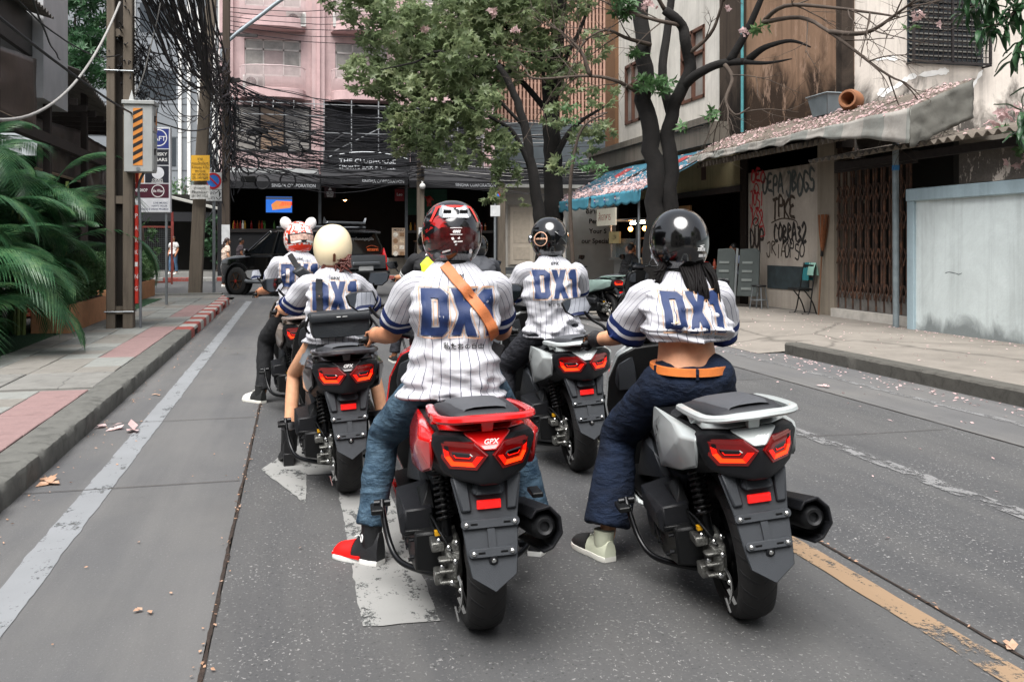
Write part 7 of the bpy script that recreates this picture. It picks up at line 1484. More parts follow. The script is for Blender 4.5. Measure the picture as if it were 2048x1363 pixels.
  # ---- fallen petals and leaves
def litter(name,label,spots,mat,seed,size=.04,up=.25):
 q=random.Random(seed);mb=MB()
 for p,nrm in spots:
  d=V((q.uniform(-1,1),q.uniform(-1,1),0)).normalized();d=(d-nrm*d.dot(nrm)).normalized();n2=(nrm+rvec(q)*up).normalized();leaf(mb,p+nrm*.006,d,n2,size*q.uniform(.5,1.5),size*q.uniform(.35,.8))
 o=mb.obj(name,mat,fix=False);o['kind']='stuff';o['label']=label;o['category']='litter';return o
q=random.Random(77);Z=V((0,0,1));sp1=[];sp2=[]
for _ in range(300):x=min(6.33,6.3-abs(q.gauss(0,.28)));y=q.uniform(4,12);sp1.append((V((x,y,.002)),Z))
for _ in range(230):sp1.append((V((q.gauss(5.9,.5),12+abs(q.gauss(0,2.5)),.02)),Z))
for _ in range(330):x=q.uniform(6.6,9.2);y=q.uniform(5,20);sp1.append((V((x,y,.155)),Z))
for _ in range(200):y=q.uniform(5,13);sp1.append((V((9.2-abs(q.gauss(0,.12)),y,.155)),Z))
for _ in range(110):sp1.append((V((q.uniform(2.6,5.6),q.uniform(4,20),.004)),Z))
litter('fallen_petals','pale pink petals scattered over the right pavement and gutter',sp1,mPetal,1,.038,.5)
for _ in range(240):x=-1.54+abs(q.gauss(0,.12));sp2.append((V((x,q.uniform(3.5,25),.005)),Z))
for _ in range(330):y=q.uniform(2.5,24);sp2.append((V((-.31+q.gauss(0,.02),y,.006)),Z))
for _ in range(200):y=q.uniform(2,14);sp2.append((V((2.5+q.gauss(0,.012),y,.006)),Z))
for _ in range(60):sp2.append((V((q.uniform(-1.5,.2),q.uniform(3,20),.006)),Z))
litter('fallen_leaves','dry brown leaf bits along the left kerb and road joints',sp2,mDry,2,.018,.6)
big=[(G(265,862),.16),(G(100,968),.14),(G(230,860),.12),(G(290,1225),.045),(G(1470,795),.09),(G(2022,1302),.07),(G(1650,775),.10),(G(318,790),.08),(G(215,855),.14),(G(95,962),.10)]
for i,(p,s)in enumerate(big):
 mb=MB();qq=random.Random(i);[leaf(mb,V((p.x+qq.uniform(-.02,.02),p.y+qq.uniform(-.03,.03),.012)),V((qq.uniform(-1,1),qq.uniform(-1,1),.15)),V((qq.uniform(-.3,.3),0,1)),s*qq.uniform(.6,1),s*.5)for _ in range(3)];o=mb.obj('fallen_leaf',mDry if i%2 else mPetal,fix=False);tag(o,'curled fallen leaf lying loose on the road surface','leaf','loose leaves on the road')
sp=[]
for _ in range(2600):
 u=q.random();v=min(1,max(0,q.random()**.9));sp.append((V(afn(u,v))+an_*.02,an_))if noise.noise(V((u*9,v*3,0)))>-.25 else None
for _ in range(700):u=q.random();v=q.random();sp.append((V(rfn(u,v))+rn*.02,rn))if noise.noise(V((u*11,v*4,5)))>.05 else None
litter('awning_petals','pink petals heaped on the corrugated awning and shed roof',sp,mPetal,3,.06,.7)
for i,(x,y,h,lab)in enumerate(((-5.5,-8,6.5,'street tree behind the camera on the terrace side'),(7.6,-7,7,'street tree behind the camera on the wall side'),(-5.2,-18,7,'farther street tree behind the camera'))):
 t=thing('street_tree',lab,'tree',(x,y,.1));mb=MB();branch(mb,[V((x,y,0)),V((x+.1,y,h*.4)),V((x,y+.2,h*.8))],.2,.08,8);mb.obj('trunk',mBark,t,180,world=True);crown(t,[(V((x,y,h)),1.7),(V((x+1.1,y+.6,h-.8)),1.2),(V((x-1.1,y-.5,h-.6)),1.2),(V((x+.3,y-1.0,h+.6)),1.2)],90,.3,.14,mLeaf,80+i,.5,5)
 # ==== poles, boxes, signs
mPole=concrete('pole_concrete','#6b6257',.9,.55,2.5,True)
p1=thing('utility_pole','tall double concrete utility pole carrying the striped cabinet','pole',(-2.66,15.5,.15))
for dx,w_ in((-.125,.13),(.125,.15)):mb=MB();mb.hull([(dx+sx*w_/2*k,sy*.13*k,z)for sx in(-1,1)for sy in(-1,1)for z,k in((-.1,1),(11,.8))]);mb.obj('column',mPole,p1,None,.012)
mb=MB();mb.box((.0,.03,5),(.13,.06,10));mb.obj('gap_filler',concrete('pole_gap_shade','#2a2622',.9,.5,2,True),p1)  # filler box, coloured dark to stand for the shade between the columns
for z in(.28,2.0,4.6,7.0):mb=MB();mb.box((0,0,z),(.12,.16,.12));mb.obj('spacer',mPole,p1)
for z in(.26,4.0):mb=MB();mb.lathe([(.24,0),(.24,.03)],(0,0,z),(0,0,1),4,False);mb.tube([(-.21,-.14,z),(.21,-.14,z),(.21,.14,z),(-.21,.14,z),(-.21,-.14,z)],.012,6);islands(mb)[1].obj('steel_band',mSteelG,p1,40)
mb=MB();mb.box((.235,.05,1.15),(.05,.16,1.55));mb.box((.235,.05,2.35),(.04,.10,.32));ps=objs(mb,'red_plate',M('plate_red','#c03020',.5,0,.12,5),p1,None,.006)
for i,c in enumerate('PARKING'):text('plate_letter',c,.13,mWhiteP,(.2615,.05,1.75-i*.19),(0,1,0),(0,0,1),ps[0],bold=.004);text('plate_letter',c,.10,mWhiteP,(.235,-.0305,1.75-i*.19),(1,0,0),(0,0,1),ps[0],width=.04)
mb=MB();mb.tube(spline([(.3,-.05,-.1),(.3,-.05,1.6),(.27,-.02,2.2),(.35,0,2.45)]),.02,8);mb.obj('conduit',M('conduit_grey','#5e6266',.6),p1,60)
cb_=thing('switch_cabinet','grey electrical cabinet with orange and black hazard stripes on the pole','cabinet',AD(281,345,14.4),R(-4));mCab=M('cabinet_grey','#a3a5a3',.5,0,.08,4,.1,60)
mb=MB();mb.bx(-.21,.21,-.15,.15,0,1.04);mb.obj('case',mCab,cb_,None,.008);mb=MB();mb.hull([(sx*.24,sy*.18,z)for sx in(-1,1)for sy in(-1,1)for z in(1.04,1.10)]);mb.obj('lid',mCab,cb_,None,.008)
mb=MB();mb.bx(-.075,.065,-.156,-.15,.10,.98);st=mb.obj('hazard_strip',M('stripe_orange','#d98a3c',.5,0,.08,8),cb_)
for k in range(7):mb=MB();z=.12+k*.125;mb.add([(-.075,-.158,z-.005),(.065,-.158,z+.075),(.065,-.158,min(.98,z+.135)),(-.075,-.158,z+.055)],[(0,1,2,3)]);mb.obj('black_stripe',mBlackP,st)
for z0,z1 in((.03,.60),(.63,1.02)):mb=MB();mb.bx(.21,.222,-.13,.13,z0,z1);dd=mb.obj('door',mCab,cb_,None,.004);mb=MB();mb.bx(.222,.245,-.09,-.07,(z0+z1)/2-.05,(z0+z1)/2+.05);mb.bx(.235,.245,-.09,-.03,(z0+z1)/2+.03,(z0+z1)/2+.05);objs(mb,'door_handle',mIron,dd)
mb=MB();mb.ext([(.2235,.0,.74),(.2235,.10,.74),(.2235,.05,.98)],(.002,0,0));mb.obj('warning_triangle',M('warn_orange','#c8813f',.5),cb_);text('cabinet_code','FRTU-M48',.06,M('print_red','#b0483c',.6),(.2235,0,.67),(0,1,0),(0,0,1),cb_,width=.2);text('cabinet_code','MEA',.07,M('print_teal','#5a9ab0',.6),(.2235,0,.50),(0,1,0),(0,0,1),cb_,width=.16)
for x in(-.05,.12):mb=MB();mb.tube([(x+.03*math.cos(a),0,1.13+.03*math.sin(a))for a in[2*math.pi*i/12 for i in range(13)]],.008,6);mb.obj('lifting_eye',mSteelG,cb_,60)
mb=MB();mb.lathe([(.03,0),(.03,.008)],(-.0,-.152,.045),(0,-1,0),14);mb.obj('lock',mSteelG,cb_);mb=MB();mb.hull([(-.16,-.08,1.1),(-.08,-.08,1.1),(-.16,0,1.1),(-.08,0,1.1),(-.12,-.04,1.28)]);mb.obj('gland',mCab,cb_)
ls_=thing('light_box_sign','tall white-framed pub advertising board with coloured panels','sign',AD(301,425,20));k=20/F;ls_.rotation_euler.z=-TH*0.6
def LB(name,mat,x0,x1,y0,y1,d=.0):mb=MB();mb.bx((x0-301)*k,(x1-301)*k,-.062-d,-.06,(425-y1)*k,(425-y0)*k);return mb.obj(name,mat,ls_)
mb=MB();mb.bx(-40*k,40*k,-.06,.06,0,170*k);mb.obj('frame',M('sign_white','#d3d5d8',.5,0,.05),ls_,None,.006)
pB=LB('blue_panel',M('panel_blue','#27357e',.5),264,338,258,297);pK=LB('black_panel',M('panel_black','#1d1f28',.5),264,338,299,330);pN=LB('navy_panel',M('panel_navy','#22242e',.5),292,338,332,366);pO=LB('orange_panel',M('panel_orange','#c98a58',.5),264,290,332,366);pM=LB('maroon_panel',M('panel_maroon','#4a1c2c',.5),264,338,368,396);pWh=LB('white_panel',M('panel_white','#d8dade',.5),264,338,398,423)
def LT(par,s,size,px,py,wpx,mat=mWhiteP):text('lettering',s,size*k,mat,((px-301)*k,-.063,(425-py)*k),(1,0,0),(0,0,1),par,width=wpx*k,bold=.012*size*k)
def disc(par,px,py,r,mat,ring=0):
 mb=MB();pts=[((px-301+r*math.cos(a))*k,-.0635,(425-py+r*math.sin(a))*k)for a in[2*math.pi*i/24 for i in range(24)]]
 if ring:inn=[((px-301+(r-ring)*math.cos(a))*k,-.0635,(425-py+(r-ring)*math.sin(a))*k)for a in[2*math.pi*i/24 for i in range(24)]];mb.add(pts+inn,[(i,(i+1)%24,24+(i+1)%24,24+i)for i in range(24)])
 else:mb.add(pts,[tuple(range(24))])
 mb.obj('emblem',mat,par,fix=False)
disc(pB,318,276,17,mWhiteP,2);LT(pB,'CRAFT',13,312,278,40);LT(pK,'WHISKY',9,318,309,34);LT(pK,'CIGARS',9,318,320,34);disc(pN,317,346,12,MATS['panel_white']);LT(pN,'CHICKEN',6,316,360,20);LT(pN,'ROTISSERIE',5,316,364.5,22);LT(pM,'WINE SHOP',9,280,381,34);disc(pM,317,382,12.5,mWhiteP,1.5);LT(pM,'the Wine',9,317,382,19);dk=M('print_navy','#3a4360',.6);LT(pWh,'LIVE MUSIC',5,322,406,28,dk);LT(pWh,'HAPPY HOUR',5,320,412,30,dk);LT(pWh,'FOOD & DRINK PROMOS',5,311,418.5,52,dk)
for px in(270,332):mb=MB();mb.bx((px-303)*k,(px-299)*k,-.03,.03,.15-ls_.location.z,0);mb.obj('leg',mSteelG,ls_)
p2=thing('utility_pole','leaning concrete pole with the yellow poster','pole',(AD(390,575,25.9).x,AD(390,575,25.9).y,.13));B0=V(p2.location)
def ppole(t,pts,w0,w1,mat=None):
 mb=MB();rings=[[p+V((a*q,b*q,0))for a,b in((-1,-1),(1,-1),(1,1),(-1,1))]for p,q in zip(pts,[w0/2+(w1-w0)/2*i/(len(pts)-1)for i in range(len(pts))])];mb.loft(rings);return mb.obj('column',mat or mPole,t,None,.02,world=True)
ppole(p2,[B0-V((0,0,.2)),AD(397,440,25.9),AD(404,300,25.9),AD(413,150,25.9),AD(424,-20,25.9),AD(434,-160,25.9)],.36,.24)
for px,py,w_,h_,mat,lab,lines in((401,336,37,51,M('poster_yellow','#e0aa2e',.7,0,.08,5),'yellow handwritten poster in Thai tied to the leaning pole',[('ขาย',8,18,10),('คอนโดเดิมๆ',8,9,32),('ห้องนอน 4 ชั้น',7,1,33),('พระโขนง',7,-6,20),('091 545 8655',7,-13,31),('091 549 9289',7,-20,31)]),(400,384,40,28,M('paper_white','#c4c4c0',.7,0,.1,5),'crumpled white handwritten notice under the yellow poster',[('ช่างแอร์',7,8,24),('Plumber',8,0,32),('081 047 1025',7,-8,33)])):
 c=AD(px,py,25.55);kk=25.55/F;t=thing('poster',lab,'poster',c,-TH);mb=MB();mb.grid(lambda u,v:((u-.5)*w_*kk,-.015*math.cos((u-.5)*2)+.01*noise.noise(V((u*3,v*3,px))),(v-.5)*h_*kk),8,8);bo=mb.obj('sheet',mat,t,180)
 for s,sz,dz,wd in lines:text('handwriting',s,sz*kk,mBlackP,(0,-.028,dz*kk),(1,0,0),(0,0,1),bo,width=wd*kk,bold=.0)
ns=thing('no_parking_sign','round blue and red no-parking sign on a steel post by the corner','sign',(AD(427,578,26.6).x,AD(427,578,26.6).y,.13),-TH);c=AD(429,361,26.4)-V(ns.location);kk=26.4/F
mb=MB();mb.tube([(0,.04,-.1),(0,.04,c.z+18*kk)],.045,10);mb.obj('post',mSteelG,ns,60)
mb=MB();mb.bx(-17*kk,17*kk,-.03,-.02,c.z-17*kk,c.z+17*kk);mb.obj('backplate',M('sign_plate','#c9cbcb',.5),ns)
def dsc(r0,r1,y,mat):mb=MB();P=[(r1*math.cos(a),y,c.z+r1*math.sin(a))for a in[2*math.pi*i/32 for i in range(32)]];Q=[(r0*math.cos(a),y,c.z+r0*math.sin(a))for a in[2*math.pi*i/32 for i in range(32)]];mb.add(P+(Q if r0 else[]),[(i,(i+1)%32,32+(i+1)%32,32+i)for i in range(32)]if r0 else[tuple(range(32))]);mb.obj('disc',mat,ns,fix=False)
sr_,sb_=M('sign_red2','#b01f2c',.5),M('sign_blue','#2a6fc0',.5);dsc(0,15.5*kk,-.033,sb_);dsc(12.3*kk,16.5*kk,-.036,sr_);mb=MB();mb.box((0,-.037,c.z),(26*kk,.002,3.2*kk),Matrix.Rotation(R(45),3,'Y'));mb.obj('slash',sr_,ns)
mb=MB();mb.bx(-15*kk,17*kk,-.03,-.02,c.z-40*kk,c.z-18*kk);pl=mb.obj('lower_plate',MATS['sign_plate'],ns);text('lettering','จอด',9*kk,mBlackP,(-4*kk,-.031,c.z-24*kk),(1,0,0),(0,0,1),pl,width=18*kk);text('lettering','รถ',9*kk,mBlackP,(-4*kk,-.031,c.z-34*kk),(1,0,0),(0,0,1),pl,width=14*kk);text('lettering','↕',18*kk,mBlackP,(11*kk,-.031,c.z-29*kk),(1,0,0),(0,0,1),pl)
mb=MB();ns2=thing('no_parking_sign','small no-parking sign on a post in front of the bar','sign',(AD(990,500,38).x,AD(990,500,38).y,.15));mb.tube([(0,0,-.1),(0,0,3.4)],.05,8);mb.obj('post',mSteelG,ns2,60);mb=MB();mb.lathe([(.24,0),(.24,.02)],(0,-.06,3.25),(0,-1,0),20);mb.obj('disc',sr_,ns2);mb=MB();mb.lathe([(.17,0),(.17,.006)],(0,-.08,3.25),(0,-1,0),20);mb.obj('blue_field',sb_,ns2);mb=MB();mb.bx(-.2,.2,-.06,-.05,2.45,2.9);mb.obj('lower_plate',MATS['sign_plate'],ns2)
p3=thing('utility_pole','dark pole wrapped in cable coils at the street corner','pole',(AD(452,560,33).x,AD(452,560,33).y,.05));ppole(p3,[V(p3.location)-V((0,0,.2)),AD(452,400,33),AD(452,200,33),AD(453,0,33),AD(453,-160,33)],.28,.24,concrete('pole_dark','#4b423a',.9,.5,2,True))
mb=MB();mb.bar(AD(405,168,33),AD(480,160,33),.12,.14);mb.bar(AD(430,68,33),AD(515,72,33),.1,.1);objs(mb,'crossarm',mIron,p3,world=True);mb=MB();mb.bx(-.14,.14,-.16,-.145,1.4,2.1);mb.obj('number_plate',MATS['sign_plate'],p3)
p4=thing('utility_pole','grey concrete pole standing in front of the bar','pole',(AD(842,520,38.5).x,AD(842,520,38.5).y,.1));ppole(p4,[V(p4.location)-V((0,0,.2)),AD(841,400,38.5),AD(841,300,38.5),AD(841,240,38.5)],.30,.26);mb=MB();mb.bx(-.12,.12,-.17,-.15,1.35,2.05);pl=mb.obj('number_plate',MATS['sign_plate'],p4);[text('lettering',s,.16,mBlackP,(0,-.171,1.95-.18*i),(1,0,0),(0,0,1),pl)for i,s in enumerate('ฬ17')]
mb=MB();mb.sph((.02,-.3,3.75),.13,12,8);mb.bar((0,0,4.0),(.02,-.3,3.9),.06,.06);objs(mb,'security_camera',M('camera_white','#c8c8c4',.4),p4,60)
mb=MB();mb.bx(.55,1.05,.1,.3,1.9,2.9);o=mb.obj('meter_box',M('box_grey','#8f9492',.5),p4)
sl_=thing('street_lamp_arm','grey tubular lamp arm reaching from the coiled pole','street lamp',AD(444,105,33));mb=MB();mb.tube(spline([AD(444,120,33),AD(446,96,33),AD(470,70,33),AD(520,32,33),AD(570,-5,33),AD(640,-40,33)]),.07,10);mb.obj('arm',M('lamp_arm_grey','#9aa3a8',.4,.4,.1,3),sl_,60,world=True)
p5=thing('wooden_post','weathered post beside the cream panelled door','post',(AD(1003,540,38.8).x,AD(1003,540,38.8).y,.12));ppole(p5,[V(p5.location),V(p5.location)+V((0,0,3.9))],.3,.28)
# ---- overhead cables
mWire=M('cable_black','#15151a',.6,0,.1,2);q=random.Random(33);mWireG=M('cable_grey','#8d8b88',.6,0,.1,2)
def cable(a,b,sag,r,mat=None,wob=.15,label='black overhead cable strung between the street poles',grp='overhead cables'):
 n=20;o1=V((q.uniform(0,50),0,0));P=[]
 for i in range(n+1):
  u=i/n;p=a.lerp(b,u)-V((0,0,sag*4*u*(1-u)));e=math.sin(math.pi*u)*wob;P.append(p+V((noise.noise(o1+V((u*3,0,0))),noise.noise(o1+V((u*3,5,0))),noise.noise(o1+V((u*4,9,0)))))*e)
 mb=MB();mb.tube(P,r,5);o=mb.obj('overhead_cable',mat or mWire,None,180,fix=False);return tag(o,label,'cable',grp)
for i in range(78):
 cable(AD(q.uniform(255,420),q.uniform(-60,-25),q.uniform(11,16)),AD(q.uniform(432,462),q.uniform(95,215),33),q.uniform(.1,1.1),q.choice([.009,.011,.013,.018]),None,.35)
for i in range(26):cable(AD(q.uniform(215,290),q.uniform(-20,190),14.3),AD(q.uniform(385,450),q.uniform(60,250),q.choice([26,33])),q.uniform(.1,.9),q.choice([.008,.012]),None,.3)
for i in range(70):
 y0=q.uniform(150,330);cable(AD(452,y0,33),AD(q.uniform(835,850),225+(y0-150)*.72+q.uniform(-12,12),38.3),q.uniform(.1,1.0),q.choice([.012,.016,.021]),None,.25,'black overhead cable crossing in front of the bar sign','cables before the bar')
for i in range(44):y0=q.uniform(235,365);cable(AD(842,y0,38.3),AD(1330,y0+q.uniform(-35,10),39),q.uniform(.1,.6),q.choice([.012,.016]),mWireG if i%5==0 else None,.2,'overhead cable running past the leafy trees to the right','cables past the trees')
for i in range(6):cable(AD(460,15+i*9,33),AD(800,5+i*16,41),.25,.014,None,.05,'thin power line crossing the pink balconies','power lines before the balconies')
cable(AD(-40,235,8.5),AD(240,5,14),.55,.018,mWireG,.0,'pale grey cable looping down across the brown tarps',None);cable(AD(60,-20,9),AD(120,120,17),.1,.012,None,.05,'black wire dropping beside the white duct',None);cable(AD(-20,20,8),AD(430,250,26),.5,.016,None,.05,'long black wire from the tarps to the leaning pole',None);cable(AD(10,-30,9),AD(240,110,14.4),.25,.010,None,.05,'fine black wire reaching the double pole above the cabinet',None);cable(AD(270,190,14.4),AD(330,-40,14),.2,.010,mWireG,.02,'thin grey stay wire above the striped cabinet',None)
def coil(px,py,t,r,n,seed,lab):
 qq=random.Random(seed);c=AD(px,py,t);mb=MB();P=[]
 for k in range(n*18):a=2*math.pi*k/18;rr=r*(1+.12*math.sin(k*.37+seed));P.append(c+V((rr*math.cos(a),.10*noise.noise(V((k*.11,seed,0))),rr*math.sin(a))))
 mb.tube(P,.016,5);o=mb.obj('cable_coil',mWire);return tag(o,lab,'coil','cable coils along the bar front')
for i,(px,py,r)in enumerate(((526,290,.33),(497,327,.38),(590,300,.3),(485,345,.25),(505,280,.18),(525,365,.28),(575,362,.3),(885,310,.35),(470,250,.25),(610,290,.22))):coil(px,py,36.5,r,5,i,'looped black cable coil hanging in the wires by the bar')
for i in range(4):px,py=((520,262),(497,358),(560,298),(508,265))[i];mb=MB();mb.box((0,0,0),(.55,.22,.24));mb.cyl((-.3,0,0),(.32,0,0),.11,12);o=mb.obj('splice_closure',mBlk,None,40,.02);o.location=AD(px,py,36.3);tag(o,'black cable splice closure hung among the coils','cable box','splice closures')
mb=MB()
for i in range(150):
 a=AD(q.uniform(425,470),q.uniform(150,330),33+q.uniform(-.3,.3));L=q.uniform(.4,2.2);P=[a]
 for k in range(5):P.append(P[-1]+V((q.uniform(-.18,.18),q.uniform(-.1,.1),-L/5*q.uniform(.4,1.3))))
 mb.tube(spline(P,3),q.choice([.012,.016,.02]),4)
for i in range(70):
 a=AD(q.uniform(255,300),q.uniform(60,190),14.6);P=[a]
 for k in range(5):P.append(P[-1]+V((q.uniform(-.1,.1),q.uniform(-.1,.1),q.uniform(-.25,.12))))
 mb.tube(spline(P,3),q.choice([.006,.009]),4)
for i in range(60):
 a=AD(q.uniform(430,660),q.uniform(245,345),q.uniform(34,37));P=[a]
 for k in range(4):P.append(P[-1]+V((q.uniform(-.5,.5),q.uniform(-.1,.1),q.uniform(-.25,.25))))
 mb.tube(spline(P,3),.012,4)
o=mb.obj('cable_tangle',mWire,None,180);o['kind']='stuff';o['label']='tangled loose black cable ends around the poles';o['category']='cables'
# ==== the black off-road wagon turning left
mCar=M('car_black','#08090a',.18,0,.05,3,coat=1.0);mCarGlass=M('car_glass','#0c0f12',.05,0,0,spec=.6);mCarGrey=M('car_grey_trim','#7c8084',.35,.5,.1,3);mCarRed=M('car_tail_red','#a01418',.2,0,.1,8,coat=.5,emit='#c01010',es=.25);mBrz=M('wheel_bronze','#5d4636',.35,.7,.1,6)
fi=R(42);C0=V((.15,27.3,0));car=thing('black_suv','lifted black sport wagon with roof rack turning left at the junction','car',C0,fi);car.scale=(1.08,1.06,1.0)
def ring_(y,w,zb,zm,zt,wt):return[(-w*.96,y,zb),(-w,y,zm),(-w*.985,y,zt-.06),(-wt,y,zt),(wt,y,zt),(w*.985,y,zt-.06),(w,y,zm),(w*.96,y,zb)]
mb=MB();mb.loft([ring_(*a)for a in((-2.38,.84,.60,.8,1.14,.76),(-2.30,.92,.52,.8,1.18,.82),(-1.6,.945,.46,.8,1.19,.86),(0,.95,.46,.8,1.17,.87),(1.05,.95,.46,.8,1.16,.86),(1.7,.94,.48,.85,1.13,.82),(2.15,.90,.52,.85,1.06,.76),(2.36,.78,.58,.8,.95,.65))]);mb.obj('body',mCar,car,40,.03,seg=2)
mb=MB();mb.hull([(sx*a,b,c)for sx in(-1,1)for a,b,c in((.87,-2.28,1.16),(.89,1.15,1.14),(.72,-2.02,1.80),(.74,-1.0,1.84),(.72,.28,1.82))]);mb.obj('glasshouse',mCarGlass,car,25,.03)
mb=MB();mb.loft([[(-w_,y,z-.05),(-w_*.8,y,z+.02),(0,y,z+.04),(w_*.8,y,z+.02),(w_,y,z-.05)]for y,w_,z in((-2.05,.73,1.80),(-1.0,.765,1.85),(.2,.75,1.84),(.36,.70,1.80))]);mb.obj('roof',mCar,car,50)
for sx in(-1,1):
 for a,b,w_ in(((.90,1.16,1.14),(.735,.30,1.82),.07),((.92,.05,1.15),(.765,-.02,1.83),.08),((.92,-1.05,1.15),(.765,-1.0,1.83),.09),((.89,-2.2,1.16),(.735,-1.98,1.80),.12)):mb=MB();mb.bar((sx*a[0],a[1],a[2]),(sx*b[0],b[1],b[2]),.05,w_);mb.obj('pillar',mCar,car,None,.01)
 mb=MB();mb.bar((sx*.925,1.1,1.17),(sx*.925,-2.1,1.19),.012,.02);mb.obj('belt_chrome',mChrome,car)
 for y in(.05,-1.05):mb=MB();mb.box((sx*.955,y-.12,1.06),(.03,.2,.035));mb.obj('door_handle',mChrome,car,None,.006);mb=MB();mb.box((sx*.953,y+.02,.83),(.004,.012,.62));mb.obj('door_gap',mBlk,car)
 mb=MB();mb.tube([(sx*1.0,1.0,.42),(sx*1.02,.9,.40),(sx*1.02,-.9,.40),(sx*1.0,-1.0,.42)],.05,10);mb.obj('side_step',mCarGrey,car,60)
 mb=MB();mb.hull([(sx*a,b,c)for a,b,c in((.90,.98,1.14),(1.12,.92,1.18),(1.12,.90,1.34),(.95,.98,1.32),(1.05,1.08,1.16),(1.05,1.06,1.32))]);mb.obj('door_mirror',mCar,car,25,.02)
 mb=MB();mb.hull([(sx*a,b,c)for a,b,c in((.97,-2.12,1.36),(.85,-2.26,1.36),(.95,-2.0,1.18),(.97,-2.1,.95),(.80,-2.40,1.12),(.84,-2.40,.70),(.93,-2.33,.72),(.72,-2.36,1.2))]);mb.obj('tail_lamp',mCarRed,car,25,.01);mb=MB();mb.hull([(sx*a,b,c)for a,b,c in((.80,-2.415,1.08),(.90,-2.37,1.08),(.80,-2.415,.96),(.90,-2.37,.96))]);mb.obj('reverse_lamp',M('lamp_clear','#c9c4c2',.2),car)
 mb=MB();mb.hull([(sx*a,b,c)for a,b,c in((.62,2.36,.92),(.86,2.15,.98),(.62,2.38,.78),(.88,2.14,.80))]);mb.obj('headlamp',M('lamp_glass','#aab0b4',.1),car,25,.01)
 mb=MB();mb.tube([(sx*.62,.2,1.93),(sx*.62,-1.8,1.93)],.03,8);mb.obj('roof_rail',mCarGrey,car,60)
 for y in(1.42,-1.42):
  tw=MB();R0=.40;tw.lathe([(.24,-.13),(.36,-.135),(.395,-.11),(R0,-.05),(R0,.05),(.395,.11),(.36,.135),(.24,.13)],(sx*.86,y,R0),(1,0,0),32);wo=tw.obj('wheel',M('car_tyre','#141414',.85,0,.15,12,.4,60),car,45)
  rm=MB();c=V((sx*.985,y,R0));rm.lathe([(.235,-.06*sx),(.25,.01*sx),(.215,.0),(.21,-.05*sx)],c,(1,0,0),28,False)
  for s5 in range(6):a=2*math.pi*s5/6;rm.bar(c+V((0,.03*math.cos(a),.03*math.sin(a))),c+V((0,.22*math.cos(a),.22*math.sin(a))),.05,.03)
  rm.cyl(c-V((sx*.05,0,0)),c+V((sx*.02,0,0)),.06,14);rm.obj('rim',mBrz,wo,40);cp=MB();cp.cyl(c,c+V((sx*.03,0,0)),.045,12);cp.obj('hub_cap',M('hub_red','#8a2018',.4),wo)
  am=MB();am.lathe([(.44,0),(.51,0),(.52,.04),(.47,.05)],(sx*.93,y,R0+.02),(sx,0,0),32,False);am.lathe([(.0,0),(.46,0),(.46,.01),(0,.01)],(sx*.938,y,R0+.02),(sx,0,0),32);objs(am,'wheel_arch',mBlk,car,40)
mb=MB();mb.hull([(sx*a,b,c)for sx in(-1,1)for a,b,c in((.80,-2.50,.50),(.94,-2.25,.5),(.82,-2.52,.72),(.94,-2.28,.74),(.8,-2.35,.74),(.8,-2.3,.45))]);mb.obj('rear_bumper',mBlk,car,25,.03);mb=MB();mb.hull([(sx*a,b,c)for sx in(-1,1)for a,b,c in((.76,-2.39,1.16),(.74,-2.43,.98),(.74,-2.43,.78),(.7,-2.3,.8),(.7,-2.3,1.14))]);mb.obj('tailgate',M('car_grey','#75797d',.3,.6,.08,2,coat=.5),car,25,.01)
mb=MB();mb.box((0,-2.45,.93),(.95,.05,.09));mb.obj('tailgate_trim',mCarGrey,car,None,.015);mb=MB();mb.box((0,-2.44,.80),(.5,.02,.12));mb.obj('number_plate',MATS['sign_plate'],car);mb=MB();mb.hull([(sx*a,b,c)for sx in(-1,1)for a,b,c in((.74,-2.02,1.86),(.72,-2.28,1.80),(.72,-2.26,1.76),(.74,-1.95,1.80))]);mb.obj('rear_spoiler',mCar,car,25,.01)
nrm=V((0,-.62,.25));mo=M('sticker_orange','#d05a20',.5);up=V((0,.26,.62)).normalized();o0=V((.45,-2.235,1.30));text('window_sticker','MOTORSPORT',.10,mo,o0+V((0,-.01,0)),(1,0,0),up,car,width=.42,bold=.004);mb=MB();mb.tube([o0+V((x,0,0))+up*(.07+.06*math.sin(math.pi*(x+.22)/.44))+V((0,-.012,0))for x in[-.22+.44*i/12 for i in range(13)]],.008,5);mb.obj('window_sticker',mo,car);text('window_script','ทุกถิ่นเบญจภูมิใจ',.10,mWhiteP,V((.2,-2.12,1.60)),(1,0,0),up,car,width=.8)
for y in(-1.7,-.8,.1):mb=MB();mb.tube([(-.66,y,1.97),(.66,y,1.97)],.022,8);mb.obj('rack_bar',mBlk,car,60)
mb=MB();mb.hull([(sx*a,b,c)for sx in(-1,1)for a,b,c in((.70,-1.75,2.02),(.70,-1.6,2.02),(.66,-1.75,2.08),(.66,-1.6,2.08))]);mb.obj('rack_deflector',mCarGrey,car,None,.01);mb=MB();[mb.hull([(sx*a,b,c)for a,b,c in((.66,-1.75,2.02),(.70,-1.6,2.02),(.76,-1.72,2.20),(.72,-1.68,2.2),(.7,-1.7,2.08))])for sx in(-1,1)];objs(mb,'rack_horn',mCarGrey,car,None,.006);mb=MB();[mb.box((x,-1.2,2.0),(.05,1.0,.03))for x in(-.5,-.25,0,.25,.5)];objs(mb,'rack_slat',mBlk,car)
